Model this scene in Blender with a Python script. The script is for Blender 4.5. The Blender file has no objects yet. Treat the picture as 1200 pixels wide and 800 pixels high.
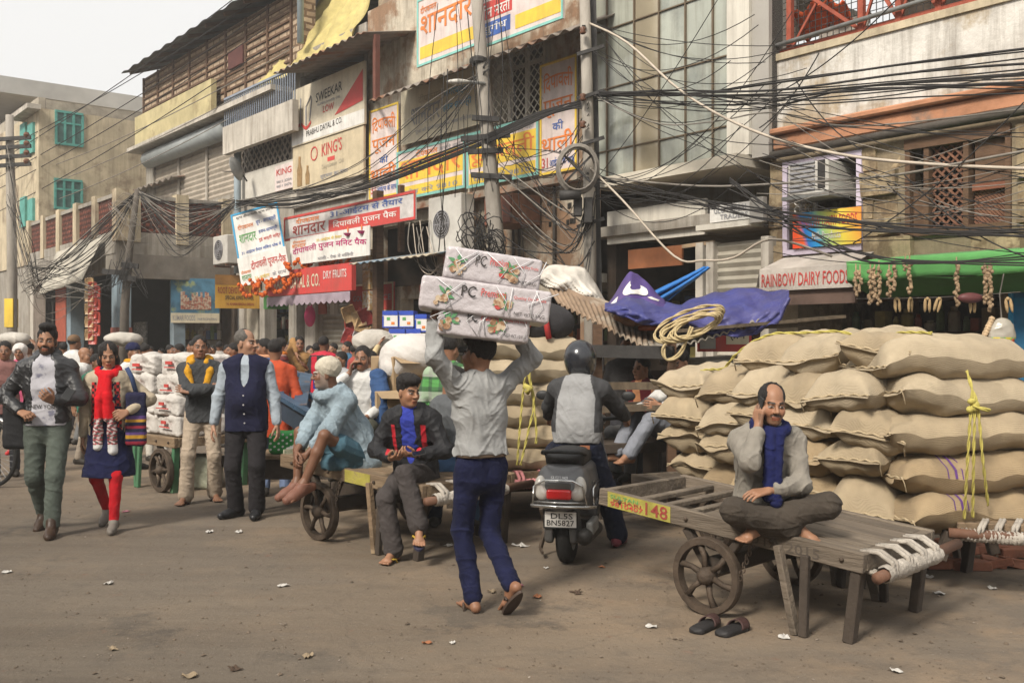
import bpy, math, random
import numpy as np
from mathutils import Matrix, Vector, Euler
R = math.radians
random.seed(7)
rng = np.random.default_rng(7)
SC = bpy.context.scene
COL = SC.collection

# ------------------------------------------------------------------ camera, sky, sun, exposure
F0, CH = 1167.0, 1.65
cam = bpy.data.cameras.new('camera'); cam.lens = 35.0; cam.sensor_width = 36.0
cam.clip_end = 2000; cam.clip_start = 0.05
camo = bpy.data.objects.new('camera', cam); COL.objects.link(camo)
camo.location = (0, 0, CH); camo.rotation_euler = (R(90), 0, 0)
SC.camera = camo
SUN_EL, SUN_AZ = 42.0, 214.0       # compass style: the sun stands behind and to the left of the camera
w = bpy.data.worlds.new('World'); SC.world = w; w.use_nodes = True
nt = w.node_tree
bg = nt.nodes['Background']
sky = nt.nodes.new('ShaderNodeTexSky'); sky.sky_type = 'NISHITA'; sky.sun_disc = False
sky.sun_elevation = R(SUN_EL); sky.sun_rotation = R(SUN_AZ)
sky.dust_density = 6.0; sky.air_density = 1.2; sky.ozone_density = 1.0
hs = nt.nodes.new('ShaderNodeHueSaturation'); hs.inputs['Saturation'].default_value = 0.12
mx = nt.nodes.new('ShaderNodeMix'); mx.data_type = 'RGBA'; mx.inputs[0].default_value = 0.6
mx.inputs[7].default_value = (9.6, 9.5, 9.3, 1)      # high even overcast veil
nt.links.new(sky.outputs[0], hs.inputs['Color']); nt.links.new(hs.outputs[0], mx.inputs[6])
nt.links.new(mx.outputs[2], bg.inputs[0]); bg.inputs[1].default_value = 0.075
sun = bpy.data.lights.new('sun', 'SUN'); sun.energy = 2.6; sun.angle = R(12); sun.color = (1, .925, .81)
suno = bpy.data.objects.new('sun', sun); COL.objects.link(suno)
_a = R(SUN_AZ); _sd = Vector((math.sin(_a) * math.cos(R(SUN_EL)), math.cos(_a) * math.cos(R(SUN_EL)), math.sin(R(SUN_EL))))
suno.rotation_euler = _sd.to_track_quat('Z', 'Y').to_euler()
suno.location = (-8, -8, 30)
SC.view_settings.view_transform = 'Standard'; SC.view_settings.look = 'None'
SC.view_settings.exposure = 0.9; SC.view_settings.gamma = 1.0
SC.render.engine = 'CYCLES'
SC.cycles.use_denoising = True
SC.cycles.max_bounces = 6; SC.cycles.diffuse_bounces = 3; SC.cycles.volume_bounces = 0
SC.cycles.transparent_max_bounces = 12

# ------------------------------------------------------------------ picture <-> place
def P(px, py, Y):
    return Vector(((px - 600) / F0 * Y, Y, CH - (py - 400) / F0 * Y))
def G(px, py):
    return P(px, py, CH * F0 / (py - 400))
FE = (0.6313, -0.7755); FV = (0.7755, 0.6313)     # along the street front (towards us), into the buildings
FA = math.atan2(-0.7755, 0.6313)
def fw(u, v, z=0):
    return Vector((u * FE[0] + v * FV[0], u * FE[1] + v * FV[1], z))
def FU(px, v):
    a = (px - 600) / F0; Y = v / (FV[0] * a + FV[1]); return a * Y * FE[0] + Y * FE[1]
def FY(px, v):
    a = (px - 600) / F0; return v / (FV[0] * a + FV[1])
def FZ(px, py, v):
    return CH - (py - 400) / F0 * FY(px, v)

# ------------------------------------------------------------------ materials
MATS = {}
def _n(nt, t, **kw):
    n = nt.nodes.new(t)
    for k, v in kw.items(): setattr(n, k, v)
    return n
def M(key, col=None, rough=.8, var=.25, sc=5., bump=.15, bsc=40., metal=0., col2=None, sc2=None, amt2=.5, stretch=None, spec=.3, sheen=0, alpha=1, trans=0, dirt=0.0, streak=0.0, fold=0):
    if key in MATS: return MATS[key]
    m = bpy.data.materials.new(key); m.use_nodes = True; MATS[key] = m
    nt = m.node_tree; b = nt.nodes['Principled BSDF']; L = nt.links.new
    tc = _n(nt, 'ShaderNodeTexCoord'); oi = _n(nt, 'ShaderNodeObjectInfo')
    mp = _n(nt, 'ShaderNodeMapping')
    if stretch: mp.inputs['Scale'].default_value = stretch
    L(tc.outputs['Object'], mp.inputs[0])
    ml = _n(nt, 'ShaderNodeMath', operation='MULTIPLY'); ml.inputs[1].default_value = 37.0
    L(oi.outputs['Random'], ml.inputs[0])
    def noise(s, det=5, rgh=.6):
        n = _n(nt, 'ShaderNodeTexNoise', noise_dimensions='4D'); n.inputs['Scale'].default_value = s
        n.inputs['Detail'].default_value = det; n.inputs['Roughness'].default_value = rgh
        L(mp.outputs[0], n.inputs['Vector']); L(ml.outputs[0], n.inputs['W']); return n
    n1 = noise(sc); rp = _n(nt, 'ShaderNodeValToRGB')
    c = np.array(col[:3]); lo = c * (1 - var); hi = np.clip(c * (1 + var * .7), 0, 1)
    rp.color_ramp.elements[0].position = .3; rp.color_ramp.elements[1].position = .72
    rp.color_ramp.elements[0].color = (*lo, 1); rp.color_ramp.elements[1].color = (*hi, 1)
    L(n1.outputs[0], rp.inputs[0]); out = rp.outputs[0]
    if col2 is not None:
        n2 = noise(sc2 or sc * .5, 8, .65); r2 = _n(nt, 'ShaderNodeValToRGB')
        r2.color_ramp.elements[0].position = max(.02, 1 - amt2 - .04); r2.color_ramp.elements[1].position = min(.99, 1 - amt2 + .05)
        L(n2.outputs[0], r2.inputs[0]); x = _n(nt, 'ShaderNodeMix', data_type='RGBA')
        L(r2.outputs[0], x.inputs[0]); L(out, x.inputs[6]); x.inputs[7].default_value = (*col2[:3], 1); out = x.outputs[2]
    if dirt:
        n3 = noise(2.3, 7, .7); r3 = _n(nt, 'ShaderNodeMapRange'); r3.inputs[1].default_value = .42; r3.inputs[2].default_value = .75
        r3.inputs[3].default_value = 0; r3.inputs[4].default_value = dirt
        L(n3.outputs[0], r3.inputs[0]); x = _n(nt, 'ShaderNodeMix', data_type='RGBA')
        L(r3.outputs[0], x.inputs[0]); L(out, x.inputs[6]); x.inputs[7].default_value = (.13, .10, .07, 1); out = x.outputs[2]
    if streak:
        mq = _n(nt, 'ShaderNodeMapping'); mq.inputs['Scale'].default_value = (2.6, 2.6, .22); L(tc.outputs['Object'], mq.inputs[0])
        n4 = _n(nt, 'ShaderNodeTexNoise'); n4.inputs['Scale'].default_value = 2.2; n4.inputs['Detail'].default_value = 9; n4.inputs['Roughness'].default_value = .72; L(mq.outputs[0], n4.inputs['Vector'])
        r4 = _n(nt, 'ShaderNodeMapRange'); r4.inputs[1].default_value = .46; r4.inputs[2].default_value = .72; r4.inputs[3].default_value = 0; r4.inputs[4].default_value = streak; L(n4.outputs[0], r4.inputs[0])
        x = _n(nt, 'ShaderNodeMix', data_type='RGBA'); L(r4.outputs[0], x.inputs[0]); L(out, x.inputs[6]); x.inputs[7].default_value = (.10, .075, .05, 1); out = x.outputs[2]
    L(out, b.inputs['Base Color'])
    b.inputs['Roughness'].default_value = rough; b.inputs['Metallic'].default_value = metal
    b.inputs['Specular IOR Level'].default_value = spec
    if sheen: b.inputs['Sheen Weight'].default_value = sheen
    if alpha < 1: b.inputs['Alpha'].default_value = alpha
    if trans: b.inputs['Transmission Weight'].default_value = trans
    if bump:
        nb = noise(bsc, 4); bp = _n(nt, 'ShaderNodeBump'); bp.inputs['Strength'].default_value = bump; bp.inputs['Distance'].default_value = .02
        L(nb.outputs[0], bp.inputs['Height']); L(bp.outputs[0], b.inputs['Normal'])
        if fold:
            nf = noise(fold, 2, .45); nf.inputs['Distortion'].default_value = 1.6; b2 = _n(nt, 'ShaderNodeBump'); b2.inputs['Strength'].default_value = .5; b2.inputs['Distance'].default_value = .03
            L(nf.outputs[0], b2.inputs['Height']); L(b2.outputs[0], bp.inputs['Normal'])
    return m
def attr_mat(key, rough=.55, spec=.35, bump=.05, bsc=120, fold=0):
    """surface whose own colours are stored per vertex in the attribute Col"""
    if key in MATS: return MATS[key]
    m = M(key, (.5, .5, .5), rough=rough, bump=bump, bsc=bsc, spec=spec, fold=fold)
    nt = m.node_tree; b = nt.nodes['Principled BSDF']
    a = _n(nt, 'ShaderNodeAttribute'); a.attribute_name = 'Col'
    nz = _n(nt, 'ShaderNodeTexNoise'); nz.inputs['Scale'].default_value = 14; nz.inputs['Detail'].default_value = 5
    mr = _n(nt, 'ShaderNodeMapRange'); mr.inputs[3].default_value = .8; mr.inputs[4].default_value = 1.2
    tc = _n(nt, 'ShaderNodeTexCoord'); nt.links.new(tc.outputs['Object'], nz.inputs['Vector'])
    vm = _n(nt, 'ShaderNodeVectorMath', operation='SCALE')
    nt.links.new(nz.outputs[0], mr.inputs[0]); nt.links.new(a.outputs['Color'], vm.inputs[0]); nt.links.new(mr.outputs[0], vm.inputs['Scale'])
    nt.links.new(vm.outputs[0], b.inputs['Base Color'])
    return m
def tweak(m, fn):
    fn(m.node_tree, m.node_tree.nodes['Principled BSDF']); return m

# ------------------------------------------------------------------ mesh builder
class MB:
    def __init__(s): s.v = []; s.f = []
    def add(s, vs, fs):
        b = len(s.v); s.v.extend([tuple(map(float, q)) for q in vs]); s.f.extend([tuple(b + i for i in q) for q in fs]); return s
    def box(s, x0, x1, y0, y1, z0, z1):
        return s.add([(x0,y0,z0),(x1,y0,z0),(x1,y1,z0),(x0,y1,z0),(x0,y0,z1),(x1,y0,z1),(x1,y1,z1),(x0,y1,z1)],
              [(0,3,2,1),(4,5,6,7),(0,1,5,4),(1,2,6,5),(2,3,7,6),(3,0,4,7)])
    def beam(s, a, b, w, h, up=(0, 0, 1)):
        a, b = Vector(a), Vector(b); d = (b - a).normalized(); up = Vector(up)
        if abs(d.dot(up)) > .98: up = Vector((0, 1, 0))
        x = d.cross(up).normalized(); z = x.cross(d)
        vs = []
        for q in (a, b):
            for i, j in ((-1,-1),(1,-1),(1,1),(-1,1)): vs.append(q + x * (i*w/2) + z * (j*h/2))
        return s.add(vs, [(0,1,2,3),(7,6,5,4),(0,4,5,1),(1,5,6,2),(2,6,7,3),(3,7,4,0)])
    def tube(s, pts, r, n=6, cap=True, closed=False):
        pts = [Vector(p) for p in pts]; m = len(pts)
        rs = r if hasattr(r, '__len__') else [r] * m
        t0 = (pts[1] - pts[0]).normalized(); up = Vector((0,0,1)) if abs(t0.z) < .9 else Vector((1,0,0))
        x = t0.cross(up).normalized(); vs = []
        for i, p in enumerate(pts):
            a = pts[max(i-1, 0)]; b = pts[min(i+1, m-1)]
            if closed: a = pts[(i-1) % m]; b = pts[(i+1) % m]
            t = (b - a)
            t = t.normalized() if t.length > 1e-9 else t0
            x = (x - t * x.dot(t)); x = x.normalized() if x.length > 1e-6 else t.orthogonal().normalized()
            y = t.cross(x)
            for k in range(n):
                c = 2*math.pi*k/n; vs.append(p + (x*math.cos(c) + y*math.sin(c)) * rs[i])
        fs = []
        for i in range(m if closed else m-1):
            for k in range(n):
                j = (i+1) % m; fs.append((i*n+k, i*n+(k+1)%n, j*n+(k+1)%n, j*n+k))
        if cap and not closed: fs += [tuple(range(n))[::-1], tuple((m-1)*n+k for k in range(n))]
        return s.add(vs, fs)
    def lathe(s, prof, n=20, axis='z', c=(0,0,0)):
        vs = []; fs = []
        for r, h in prof:
            for k in range(n):
                a = 2*math.pi*k/n; q = (r*math.cos(a), r*math.sin(a), h)
                if axis == 'x': q = (h, r*math.cos(a), r*math.sin(a))
                if axis == 'y': q = (r*math.sin(a), h, r*math.cos(a))
                vs.append((q[0]+c[0], q[1]+c[1], q[2]+c[2]))
        for i in range(len(prof)-1):
            for k in range(n): fs.append((i*n+k, i*n+(k+1)%n, (i+1)*n+(k+1)%n, (i+1)*n+k))
        return s.add(vs, fs)
    def sheet(s, fn, nu, nv, thick=0):
        """grid of fn(a,b), a,b in 0..1; with thickness along the local normal"""
        p = np.array([[fn(i/nu, j/nv) for j in range(nv+1)] for i in range(nu+1)], float)
        idx = lambda i, j: i*(nv+1)+j
        fs = [(idx(i,j), idx(i+1,j), idx(i+1,j+1), idx(i,j+1)) for i in range(nu) for j in range(nv)]
        if not thick: return s.add(p.reshape(-1,3), fs)
        du = np.gradient(p, axis=0); dv = np.gradient(p, axis=1); nn = np.cross(du, dv); nn /= (np.linalg.norm(nn, axis=2, keepdims=True)+1e-9)
        q = p - nn*thick; N = (nu+1)*(nv+1)
        fs2 = [tuple(N+i for i in f[::-1]) for f in fs]
        rim = [idx(i,0) for i in range(nu+1)] + [idx(nu,j) for j in range(1,nv+1)] + [idx(i,nv) for i in range(nu-1,-1,-1)] + [idx(0,j) for j in range(nv-1,0,-1)]
        fr = [(rim[(k+1)%len(rim)], rim[k], N+rim[k], N+rim[(k+1)%len(rim)]) for k in range(len(rim))]
        return s.add(np.concatenate([p.reshape(-1,3), q.reshape(-1,3)]), fs+fs2+fr)
    def blob(s, c, r, n=10, m=7, jit=0):
        vs = []; fs = []
        for i in range(m+1):
            t = math.pi*i/m
            for k in range(n):
                a = 2*math.pi*k/n; j = 1 + random.uniform(-jit, jit)
                vs.append((c[0]+r[0]*math.sin(t)*math.cos(a)*j, c[1]+r[1]*math.sin(t)*math.sin(a)*j, c[2]+r[2]*math.cos(t)*j))
        for i in range(m):
            for k in range(n): fs.append((i*n+k, (i+1)*n+k, (i+1)*n+(k+1)%n, i*n+(k+1)%n))
        return s.add(vs, fs)
    def xf(s, mat):
        s.v = [tuple(mat @ Vector(q)) for q in s.v]; return s
    def build(s, name, mat, parent=None, smooth=False, bev=0, origin=False, seg=1):
        me = bpy.data.meshes.new(name); v = s.v; loc = None
        if origin:
            a = np.array(v); c = (a.min(0)+a.max(0))/2; c[2] = a[:,2].min(); v = [tuple(q) for q in a-c]; loc = c
        me.from_pydata(v, [], s.f); me.validate(); me.update()
        if mat: me.materials.append(mat)
        if smooth: me.polygons.foreach_set('use_smooth', [True]*len(me.polygons))
        o = bpy.data.objects.new(name, me); COL.objects.link(o)
        if loc is not None: o.location = loc
        if parent: o.parent = parent
        if bev:
            b = o.modifiers.new('edge', 'BEVEL'); b.width = bev; b.segments = seg; b.limit_method = 'ANGLE'; b.angle_limit = R(40)
        return o
def islands(mb):
    par = list(range(len(mb.v)))
    def find(i):
        while par[i] != i: par[i] = par[par[i]]; i = par[i]
        return i
    for f in mb.f:
        a = find(f[0])
        for q in f[1:]: par[find(q)] = a
    g = {}
    for f in mb.f: g.setdefault(find(f[0]), []).append(f)
    out = []
    for fs in g.values():
        ids = sorted({i for f in fs for i in f}); mp = {i: k for k, i in enumerate(ids)}; m = MB(); m.v = [mb.v[i] for i in ids]; m.f = [tuple(mp[i] for i in f) for f in fs]; out.append(m)
    return out
SPLIT = set('pillar column shutter_board stock roof_post floor_slab parapet_pier lattice_panel parapet_band canopy_bracket timber_post shutter_post shutter_guide window door vent_slot balcony_slab bracket bottle_picture side_wall post plank slat'.split())
def tag(o, label=None, cat=None, group=None, kind=None):
    if label: o['label'] = label
    if cat: o['category'] = cat
    if group: o['group'] = group
    if kind: o['kind'] = kind
    return o
def thing(name, label, cat, loc=(0,0,0), rz=0, group=None):
    o = bpy.data.objects.new(name, None); COL.objects.link(o); o.location = loc; o.rotation_euler = (0,0,rz); o.empty_display_size = .1
    return tag(o, label, cat, group)
def copy_tree(o, parent=None):
    c = o.copy(); COL.objects.link(c); c.parent = parent
    for ch in o.children: copy_tree(ch, c)
    return c
def wall_holes(mb, u0, u1, z0, z1, v0, v1, holes):
    """wall slab with rectangular openings (u0,u1,z0,z1)"""
    us = sorted({u0, u1, *[min(max(h[i], u0), u1) for h in holes for i in (0,1)]}); zs = sorted({z0, z1, *[min(max(h[i], z0), z1) for h in holes for i in (2,3)]})
    for j in range(len(zs)-1):
        run = None
        for i in range(len(us)-1):
            cu, cz = (us[i]+us[i+1])/2, (zs[j]+zs[j+1])/2
            solid = not any(h[0] < cu < h[1] and h[2] < cz < h[3] for h in holes)
            if solid: run = (run[0], us[i+1]) if run else (us[i], us[i+1])
            if (not solid or i == len(us)-2) and run:
                mb.box(run[0], run[1], v0, v1, zs[j], zs[j+1]); run = None
    return mb

# ------------------------------------------------------------------ lettering
_TX = {}
def text_geo(body, bold=.008):
    k = (body, bold)
    if k in _TX: return _TX[k]
    c = bpy.data.curves.new('lettering', 'FONT'); c.body = body; c.offset = bold; c.resolution_u = 2; c.extrude = 0
    o = bpy.data.objects.new('lettering', c); COL.objects.link(o); bpy.context.view_layer.update()
    dg = bpy.context.evaluated_depsgraph_get(); me = bpy.data.meshes.new_from_object(o.evaluated_get(dg))
    v = np.array([x.co[:] for x in me.vertices]); f = [tuple(p.vertices) for p in me.polygons]
    bpy.data.objects.remove(o); bpy.data.curves.remove(c); bpy.data.meshes.remove(me)
    lo, hi = v.min(0), v.max(0); v = (v-lo)/np.maximum(hi-lo, 1e-6)
    _TX[k] = (v, f, (hi-lo)[0]/max((hi-lo)[1], 1e-6)); return _TX[k]
def add_text(mb, body, x0, x1, z0, z1, y, bold=.008, curve=0, slant=0):
    """fits the words into x0..x1, z0..z1 on the plane y (facing -y)"""
    v, f, _ = text_geo(body, bold); vs = []
    for q in v:
        x = x0+q[0]*(x1-x0); z = z0+q[1]*(z1-z0)
        z += curve*(1-(2*q[0]-1)**2) + slant*q[0]
        vs.append((x, y, z))
    return mb.add(vs, f)
# ------------------------------------------------------------------ implicit-surface figures (people, garments, bags, panels)
def _smin(a, b, k):
    h = np.clip(.5+.5*(b-a)/k, 0, 1); return b+(a-b)*h-k*h*(1-h)
class Fig:
    def __init__(s): s.p = []; s.post = []
    def cone(s, a, b, ra, rb=None, k=.03): s.p.append(('c', np.array(a, float), np.array(b, float), ra, ra if rb is None else rb, k)); return s
    def chain(s, pts, rs, k=.03):
        for i in range(len(pts)-1): s.cone(pts[i], pts[i+1], rs[i], rs[i+1], k)
        return s
    def ell(s, c, r, rot=None, k=.03): s.p.append(('e', np.array(c, float), np.array(r, float), rot, None, k)); return s
    def sub(s, c, r, rot=None, k=.01): s.p.append(('-', np.array(c, float), np.array(r, float), rot, None, k)); return s
    def cut(s, pt, n): s.p.append(('|', np.array(pt, float), np.array(n, float)/np.linalg.norm(n), None, None, .004)); return s   # keeps the side away from n
    def rbox(s, c, h, r, rot=None, k=.02): s.p.append(('b', np.array(c, float), np.array(h, float), rot, r, k)); return s
    def bbox(s):
        lo = np.full(3, 1e9); hi = -lo
        for t, a, b, c, d, k in s.p:
            if t == 'c': r = max(c, d); lo = np.minimum(lo, np.minimum(a, b)-r); hi = np.maximum(hi, np.maximum(a, b)+r)
            elif t in 'eb':
                r = (np.full(3, np.linalg.norm(b) if t == 'b' else b.max()) if c is not None else b) + (d if t == 'b' else 0)
                lo = np.minimum(lo, a-r); hi = np.maximum(hi, a+r)
        return lo-.012, hi+.012
    def ev(s, Q, margin):
        D = np.full(len(Q), 9.0)
        for t, a, b, c, d, k in s.p:
            if t == 'c':
                r = max(c, d)+margin+k; lo = np.minimum(a, b)-r; hi = np.maximum(a, b)+r
            elif t == '|':
                D = np.maximum(D, (Q-a)@b); continue
            else:
                rr = (np.full(3, np.linalg.norm(b) if t == 'b' else b.max()) if c is not None else b)+margin+k + (d or 0); lo = a-rr; hi = a+rr
            m = np.nonzero(((Q > lo) & (Q < hi)).all(1))[0]
            if not len(m): continue
            q = Q[m]
            if t == 'c':
                ba = b-a; L2 = ba@ba+1e-12; h = np.clip(((q-a)@ba)/L2, 0, 1)
                dd = np.sqrt(((q-a-h[:, None]*ba)**2).sum(1))-(c+(d-c)*h)
            else:
                q = q-a
                if c is not None: q = q@c
                if t == 'b':
                    z = np.abs(q)-b; dd = np.sqrt((np.maximum(z, 0)**2).sum(1))+np.minimum(z.max(1), 0)-d
                else:
                    k0 = np.sqrt(((q/b)**2).sum(1)); k1 = np.sqrt(((q/(b*b))**2).sum(1)); dd = k0*(k0-1)/(k1+1e-9)
            if t == '-':
                e = D[m]; D[m] = -_smin(-e, dd, k)
            else: D[m] = _smin(D[m], dd, k)
        for fn in s.post: D = D+fn(Q)
        return D
def surface(fig, h):
    lo, hi = fig.bbox(); n = np.ceil((hi-lo)/(4*h)).astype(int)+1
    ax = [lo[i]+4*h*np.arange(n[i]) for i in range(3)]
    Qc = np.stack(np.meshgrid(*ax, indexing='ij'), -1).reshape(-1, 3)
    Dc = fig.ev(Qc, 9*h).reshape(n)
    act = np.abs(Dc) < 8*h+.01
    # dilate
    a2 = act.copy()
    for i in range(3):
        sl = [slice(None)]*3; sr = [slice(None)]*3; sl[i] = slice(1, None); sr[i] = slice(None, -1)
        b2 = a2.copy(); b2[tuple(sl)] |= a2[tuple(sr)]; b2[tuple(sr)] |= a2[tuple(sl)]; a2 = b2
    D = np.repeat(np.repeat(np.repeat(Dc, 4, 0), 4, 1), 4, 2).astype(np.float32)
    A = np.repeat(np.repeat(np.repeat(a2, 4, 0), 4, 1), 4, 2)
    ii = np.argwhere(A); D[A] = fig.ev(lo+ii*h, 3*h+.008)
    S = D < 0
    S[0] = S[-1] = False; S[:, 0] = S[:, -1] = False; S[:, :, 0] = S[:, :, -1] = False
    D = np.where(S, np.minimum(D, -1e-5), np.maximum(D, 1e-5))
    c8 = [S[i:S.shape[0]-1+i, j:S.shape[1]-1+j, k:S.shape[2]-1+k] for i in (0,1) for j in (0,1) for k in (0,1)]
    anyv = np.logical_or.reduce(c8); allv = np.logical_and.reduce(c8); cells = anyv & ~allv
    ci = np.argwhere(cells); idm = np.full(cells.shape, -1, np.int64); idm[cells] = np.arange(len(ci))
    acc = np.zeros((len(ci), 3)); cnt = np.zeros(len(ci))
    cor = [(i,j,k) for i in (0,1) for j in (0,1) for k in (0,1)]
    val = {c: D[ci[:,0]+c[0], ci[:,1]+c[1], ci[:,2]+c[2]] for c in cor}
    for c in cor:
        for axn in range(3):
            if c[axn] == 0:
                e = list(c); e[axn] = 1; e = tuple(e); a, b = val[c], val[e]; m = (a < 0) != (b < 0)
                t = a[m]/(a[m]-b[m]); p = np.tile(np.array(c, float), (m.sum(), 1)); p[:, axn] += t
                acc[m] += p; cnt[m] += 1
    V = lo+(ci+acc/cnt[:, None])*h
    F = []
    for axn in range(3):
        o1, o2 = [(1,2),(2,0),(0,1)][axn]
        sl = [slice(1, -1)]*3; sl[axn] = slice(0, -1); sr = list(sl); sr[axn] = slice(1, None)
        # keep index ranges aligned
        a = S[tuple(sl)]; b = S[tuple(sr)][:a.shape[0], :a.shape[1], :a.shape[2]]
        e = np.argwhere(a != b)
        if not len(e): continue
        base = e+np.array([0 if i == axn else 1 for i in range(3)])
        flip = a[tuple(e.T)]
        def cid(d1, d2):
            q = base.copy(); q[:, o1] -= d1; q[:, o2] -= d2; return idm[tuple(q.T)]
        quad = np.stack([cid(1,1), cid(0,1), cid(0,0), cid(1,0)], 1)
        quad[~flip] = quad[~flip][:, ::-1]; F.append(quad)
    F = np.concatenate(F); F = F[(F >= 0).all(1)]
    return V, F
def fig_obj(name, fig, h, mat, parent, colfn=None, post=None):
    V, F = surface(fig, h)
    me = bpy.data.meshes.new(name)
    me.vertices.add(len(V)); me.vertices.foreach_set('co', V.ravel())
    me.loops.add(F.size); me.loops.foreach_set('vertex_index', F.ravel().astype(np.int32))
    me.polygons.add(len(F)); me.polygons.foreach_set('loop_start', np.arange(0, F.size, 4, dtype=np.int32))
    me.polygons.foreach_set('use_smooth', np.ones(len(F), bool))
    me.update(); me.validate()
    if colfn is not None:
        c = colfn(V); at = me.color_attributes.new('Col', 'FLOAT_COLOR', 'POINT')
        at.data.foreach_set('color', np.concatenate([c, np.ones((len(c), 1))], 1).astype(np.float32).ravel())
    me.materials.append(mat)
    o = bpy.data.objects.new(name, me); COL.objects.link(o); o.parent = parent
    return o
def wrinkle(amp, f=26., seed=0, st=(.75, .75, 1.15)):
    """cloth folds: narrow ridges running in a few wandering directions"""
    r = np.random.default_rng(seed); K = r.normal(size=(5, 3)); K /= np.linalg.norm(K, axis=1, keepdims=True); K *= np.array(st)*f*np.array([.45, .7, 1, 1.4, 2.2])[:, None]
    W = r.normal(size=(3, 3))*f*.55; ph = r.uniform(0, 6.28, 8)
    def fn(Q):
        w = np.sin(Q@W[0]+ph[5])*1.1+np.sin(Q@W[1]*1.7+ph[6])*.7; g = .5+.5*np.sin(Q@W[2]*.6+ph[7]); s = 0
        for i in range(5): s = s+(1-np.abs(np.sin(Q@K[i]+ph[i]+w)))**3.2/(1+.3*i)*(g if i % 2 else 1-g*.7)
        return amp*(.18-s)*.75
    return fn
# ------------------------------------------------------------------ people
def V3(*a): return np.array(a, float)
def unit(a): a = np.array(a, float); return a/(np.linalg.norm(a)+1e-9)
def rotm(yaw=0, pitch=0, roll=0):
    return np.array(Matrix.Rotation(R(yaw), 3, 'Z') @ Matrix.Rotation(R(pitch), 3, 'X') @ Matrix.Rotation(R(roll), 3, 'Y'))
def ik(a, c, l1, l2, pole):
    a = np.array(a, float); c = np.array(c, float); d = c-a; L = np.linalg.norm(d)
    if L > (l1+l2)*.995: c = a+d/L*(l1+l2)*.995; d = c-a; L = np.linalg.norm(d)
    u = d/L; x = (l1*l1-l2*l2+L*L)/(2*L); h = math.sqrt(max(l1*l1-x*x, 1e-6))
    p = np.array(pole, float); p = p-u*(p@u); p = unit(p)
    return a+u*x+p*h, c
def skel(pelvis=(0, 0, .93), lean=4, side=0, twist=0, hipyaw=0, neckfwd=.0, head=(0, 0, 0), hf=0.0,
         wl=(.27, -.03, .86), wr=(-.27, -.03, .86), pl=(.4, .6, -.2), pr=(-.4, .6, -.2),
         al=(.11, .03, .085), ar=(-.11, -.02, .085), kl=(.15, -1, .2), kr=(-.15, -1, .2), fl=(.2, -1, 0), fr=(-.2, -1, 0), shrug=0, bend=0, sw=.165):
    k = {}; pel = V3(*pelvis); t = unit((math.sin(R(side)), -math.sin(R(lean)), math.cos(R(lean))))
    t2 = unit((math.sin(R(side)), -math.sin(R(lean+bend)), math.cos(R(lean+bend))))
    k['pel'] = pel; k['mid'] = pel+t*.2; k['chest'] = k['mid']+t2*.17; k['neck'] = k['mid']+t2*.335+V3(0, -neckfwd, 0)
    sx = V3(math.cos(R(twist)), math.sin(R(twist)), 0); k['sx'] = sx; k['fwd'] = V3(math.sin(R(twist)), -math.cos(R(twist)), 0)
    hx = V3(math.cos(R(hipyaw)), math.sin(R(hipyaw)), 0); k['hx'] = hx; k['t'] = t2
    k['sl'] = k['neck']-t2*.085+sx*sw+V3(0, 0, shrug); k['sr'] = k['neck']-t2*.085-sx*sw+V3(0, 0, shrug)
    k['hR'] = rotm(*head); k['hc'] = k['neck']+t2*.06+V3(0, -.015-hf, .085)
    k['hl'] = pel+hx*.092+V3(0, 0, -.03); k['hr'] = pel-hx*.092+V3(0, 0, -.03)
    k['el'], k['wl'] = ik(k['sl'], wl, .285, .255, pl); k['er'], k['wr'] = ik(k['sr'], wr, .285, .255, pr)
    k['kl'], k['al'] = ik(k['hl'], al, .43, .415, kl); k['kr'], k['ar'] = ik(k['hr'], ar, .43, .415, kr)
    k['fl'] = unit(fl); k['fr'] = unit(fr); return k
def hand(f, w, fd, pn, left, curl=.4, r=1.0, thumb=.5):
    """a palm, five unequal fingers with two bends, and a thumb from the palm's side"""
    fd = unit(fd); pn = unit(np.array(pn, float)-fd*(np.array(pn, float)@fd)); th = np.cross(fd, pn)*(-1 if left else 1)
    w = np.array(w, float); cu = curl if hasattr(curl, '__len__') else [curl]*4
    L = [.072, .08, .075, .06]
    for i in range(4):
        off = (1.5-i)*.021*r; kn = w+fd*(.088-.004*abs(i-1))*r+th*off
        f.cone(w+th*off*.55+fd*.01, kn, .0135*r, .0115*r, .012)
        p = kn; a = cu[i]*.55; spread = th*(1.5-i)*.05
        for j, q in enumerate((.45, .32, .23)):
            d = unit(fd*math.cos(a)+pn*math.sin(a)+spread*math.cos(a)); e = p+d*L[i]*q*r
            f.cone(p, e, (.0095-.001*j)*r, (.0088-.001*j)*r, .004); p = e; a += cu[i]*.75
    b = w+fd*.025+th*.025*r+pn*.008; m = b+unit(fd*.75+th*.75+pn*thumb*.6)*.042*r; e = m+unit(fd*.95+th*.2+pn*thumb)*.032*r; g = e+unit(fd+pn*thumb*1.2-th*.1)*.024*r
    f.cone(b, m, .014*r, .0115*r, .012); f.cone(m, e, .011*r, .0098*r, .004); f.cone(e, g, .0098*r, .008*r, .004)
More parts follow.
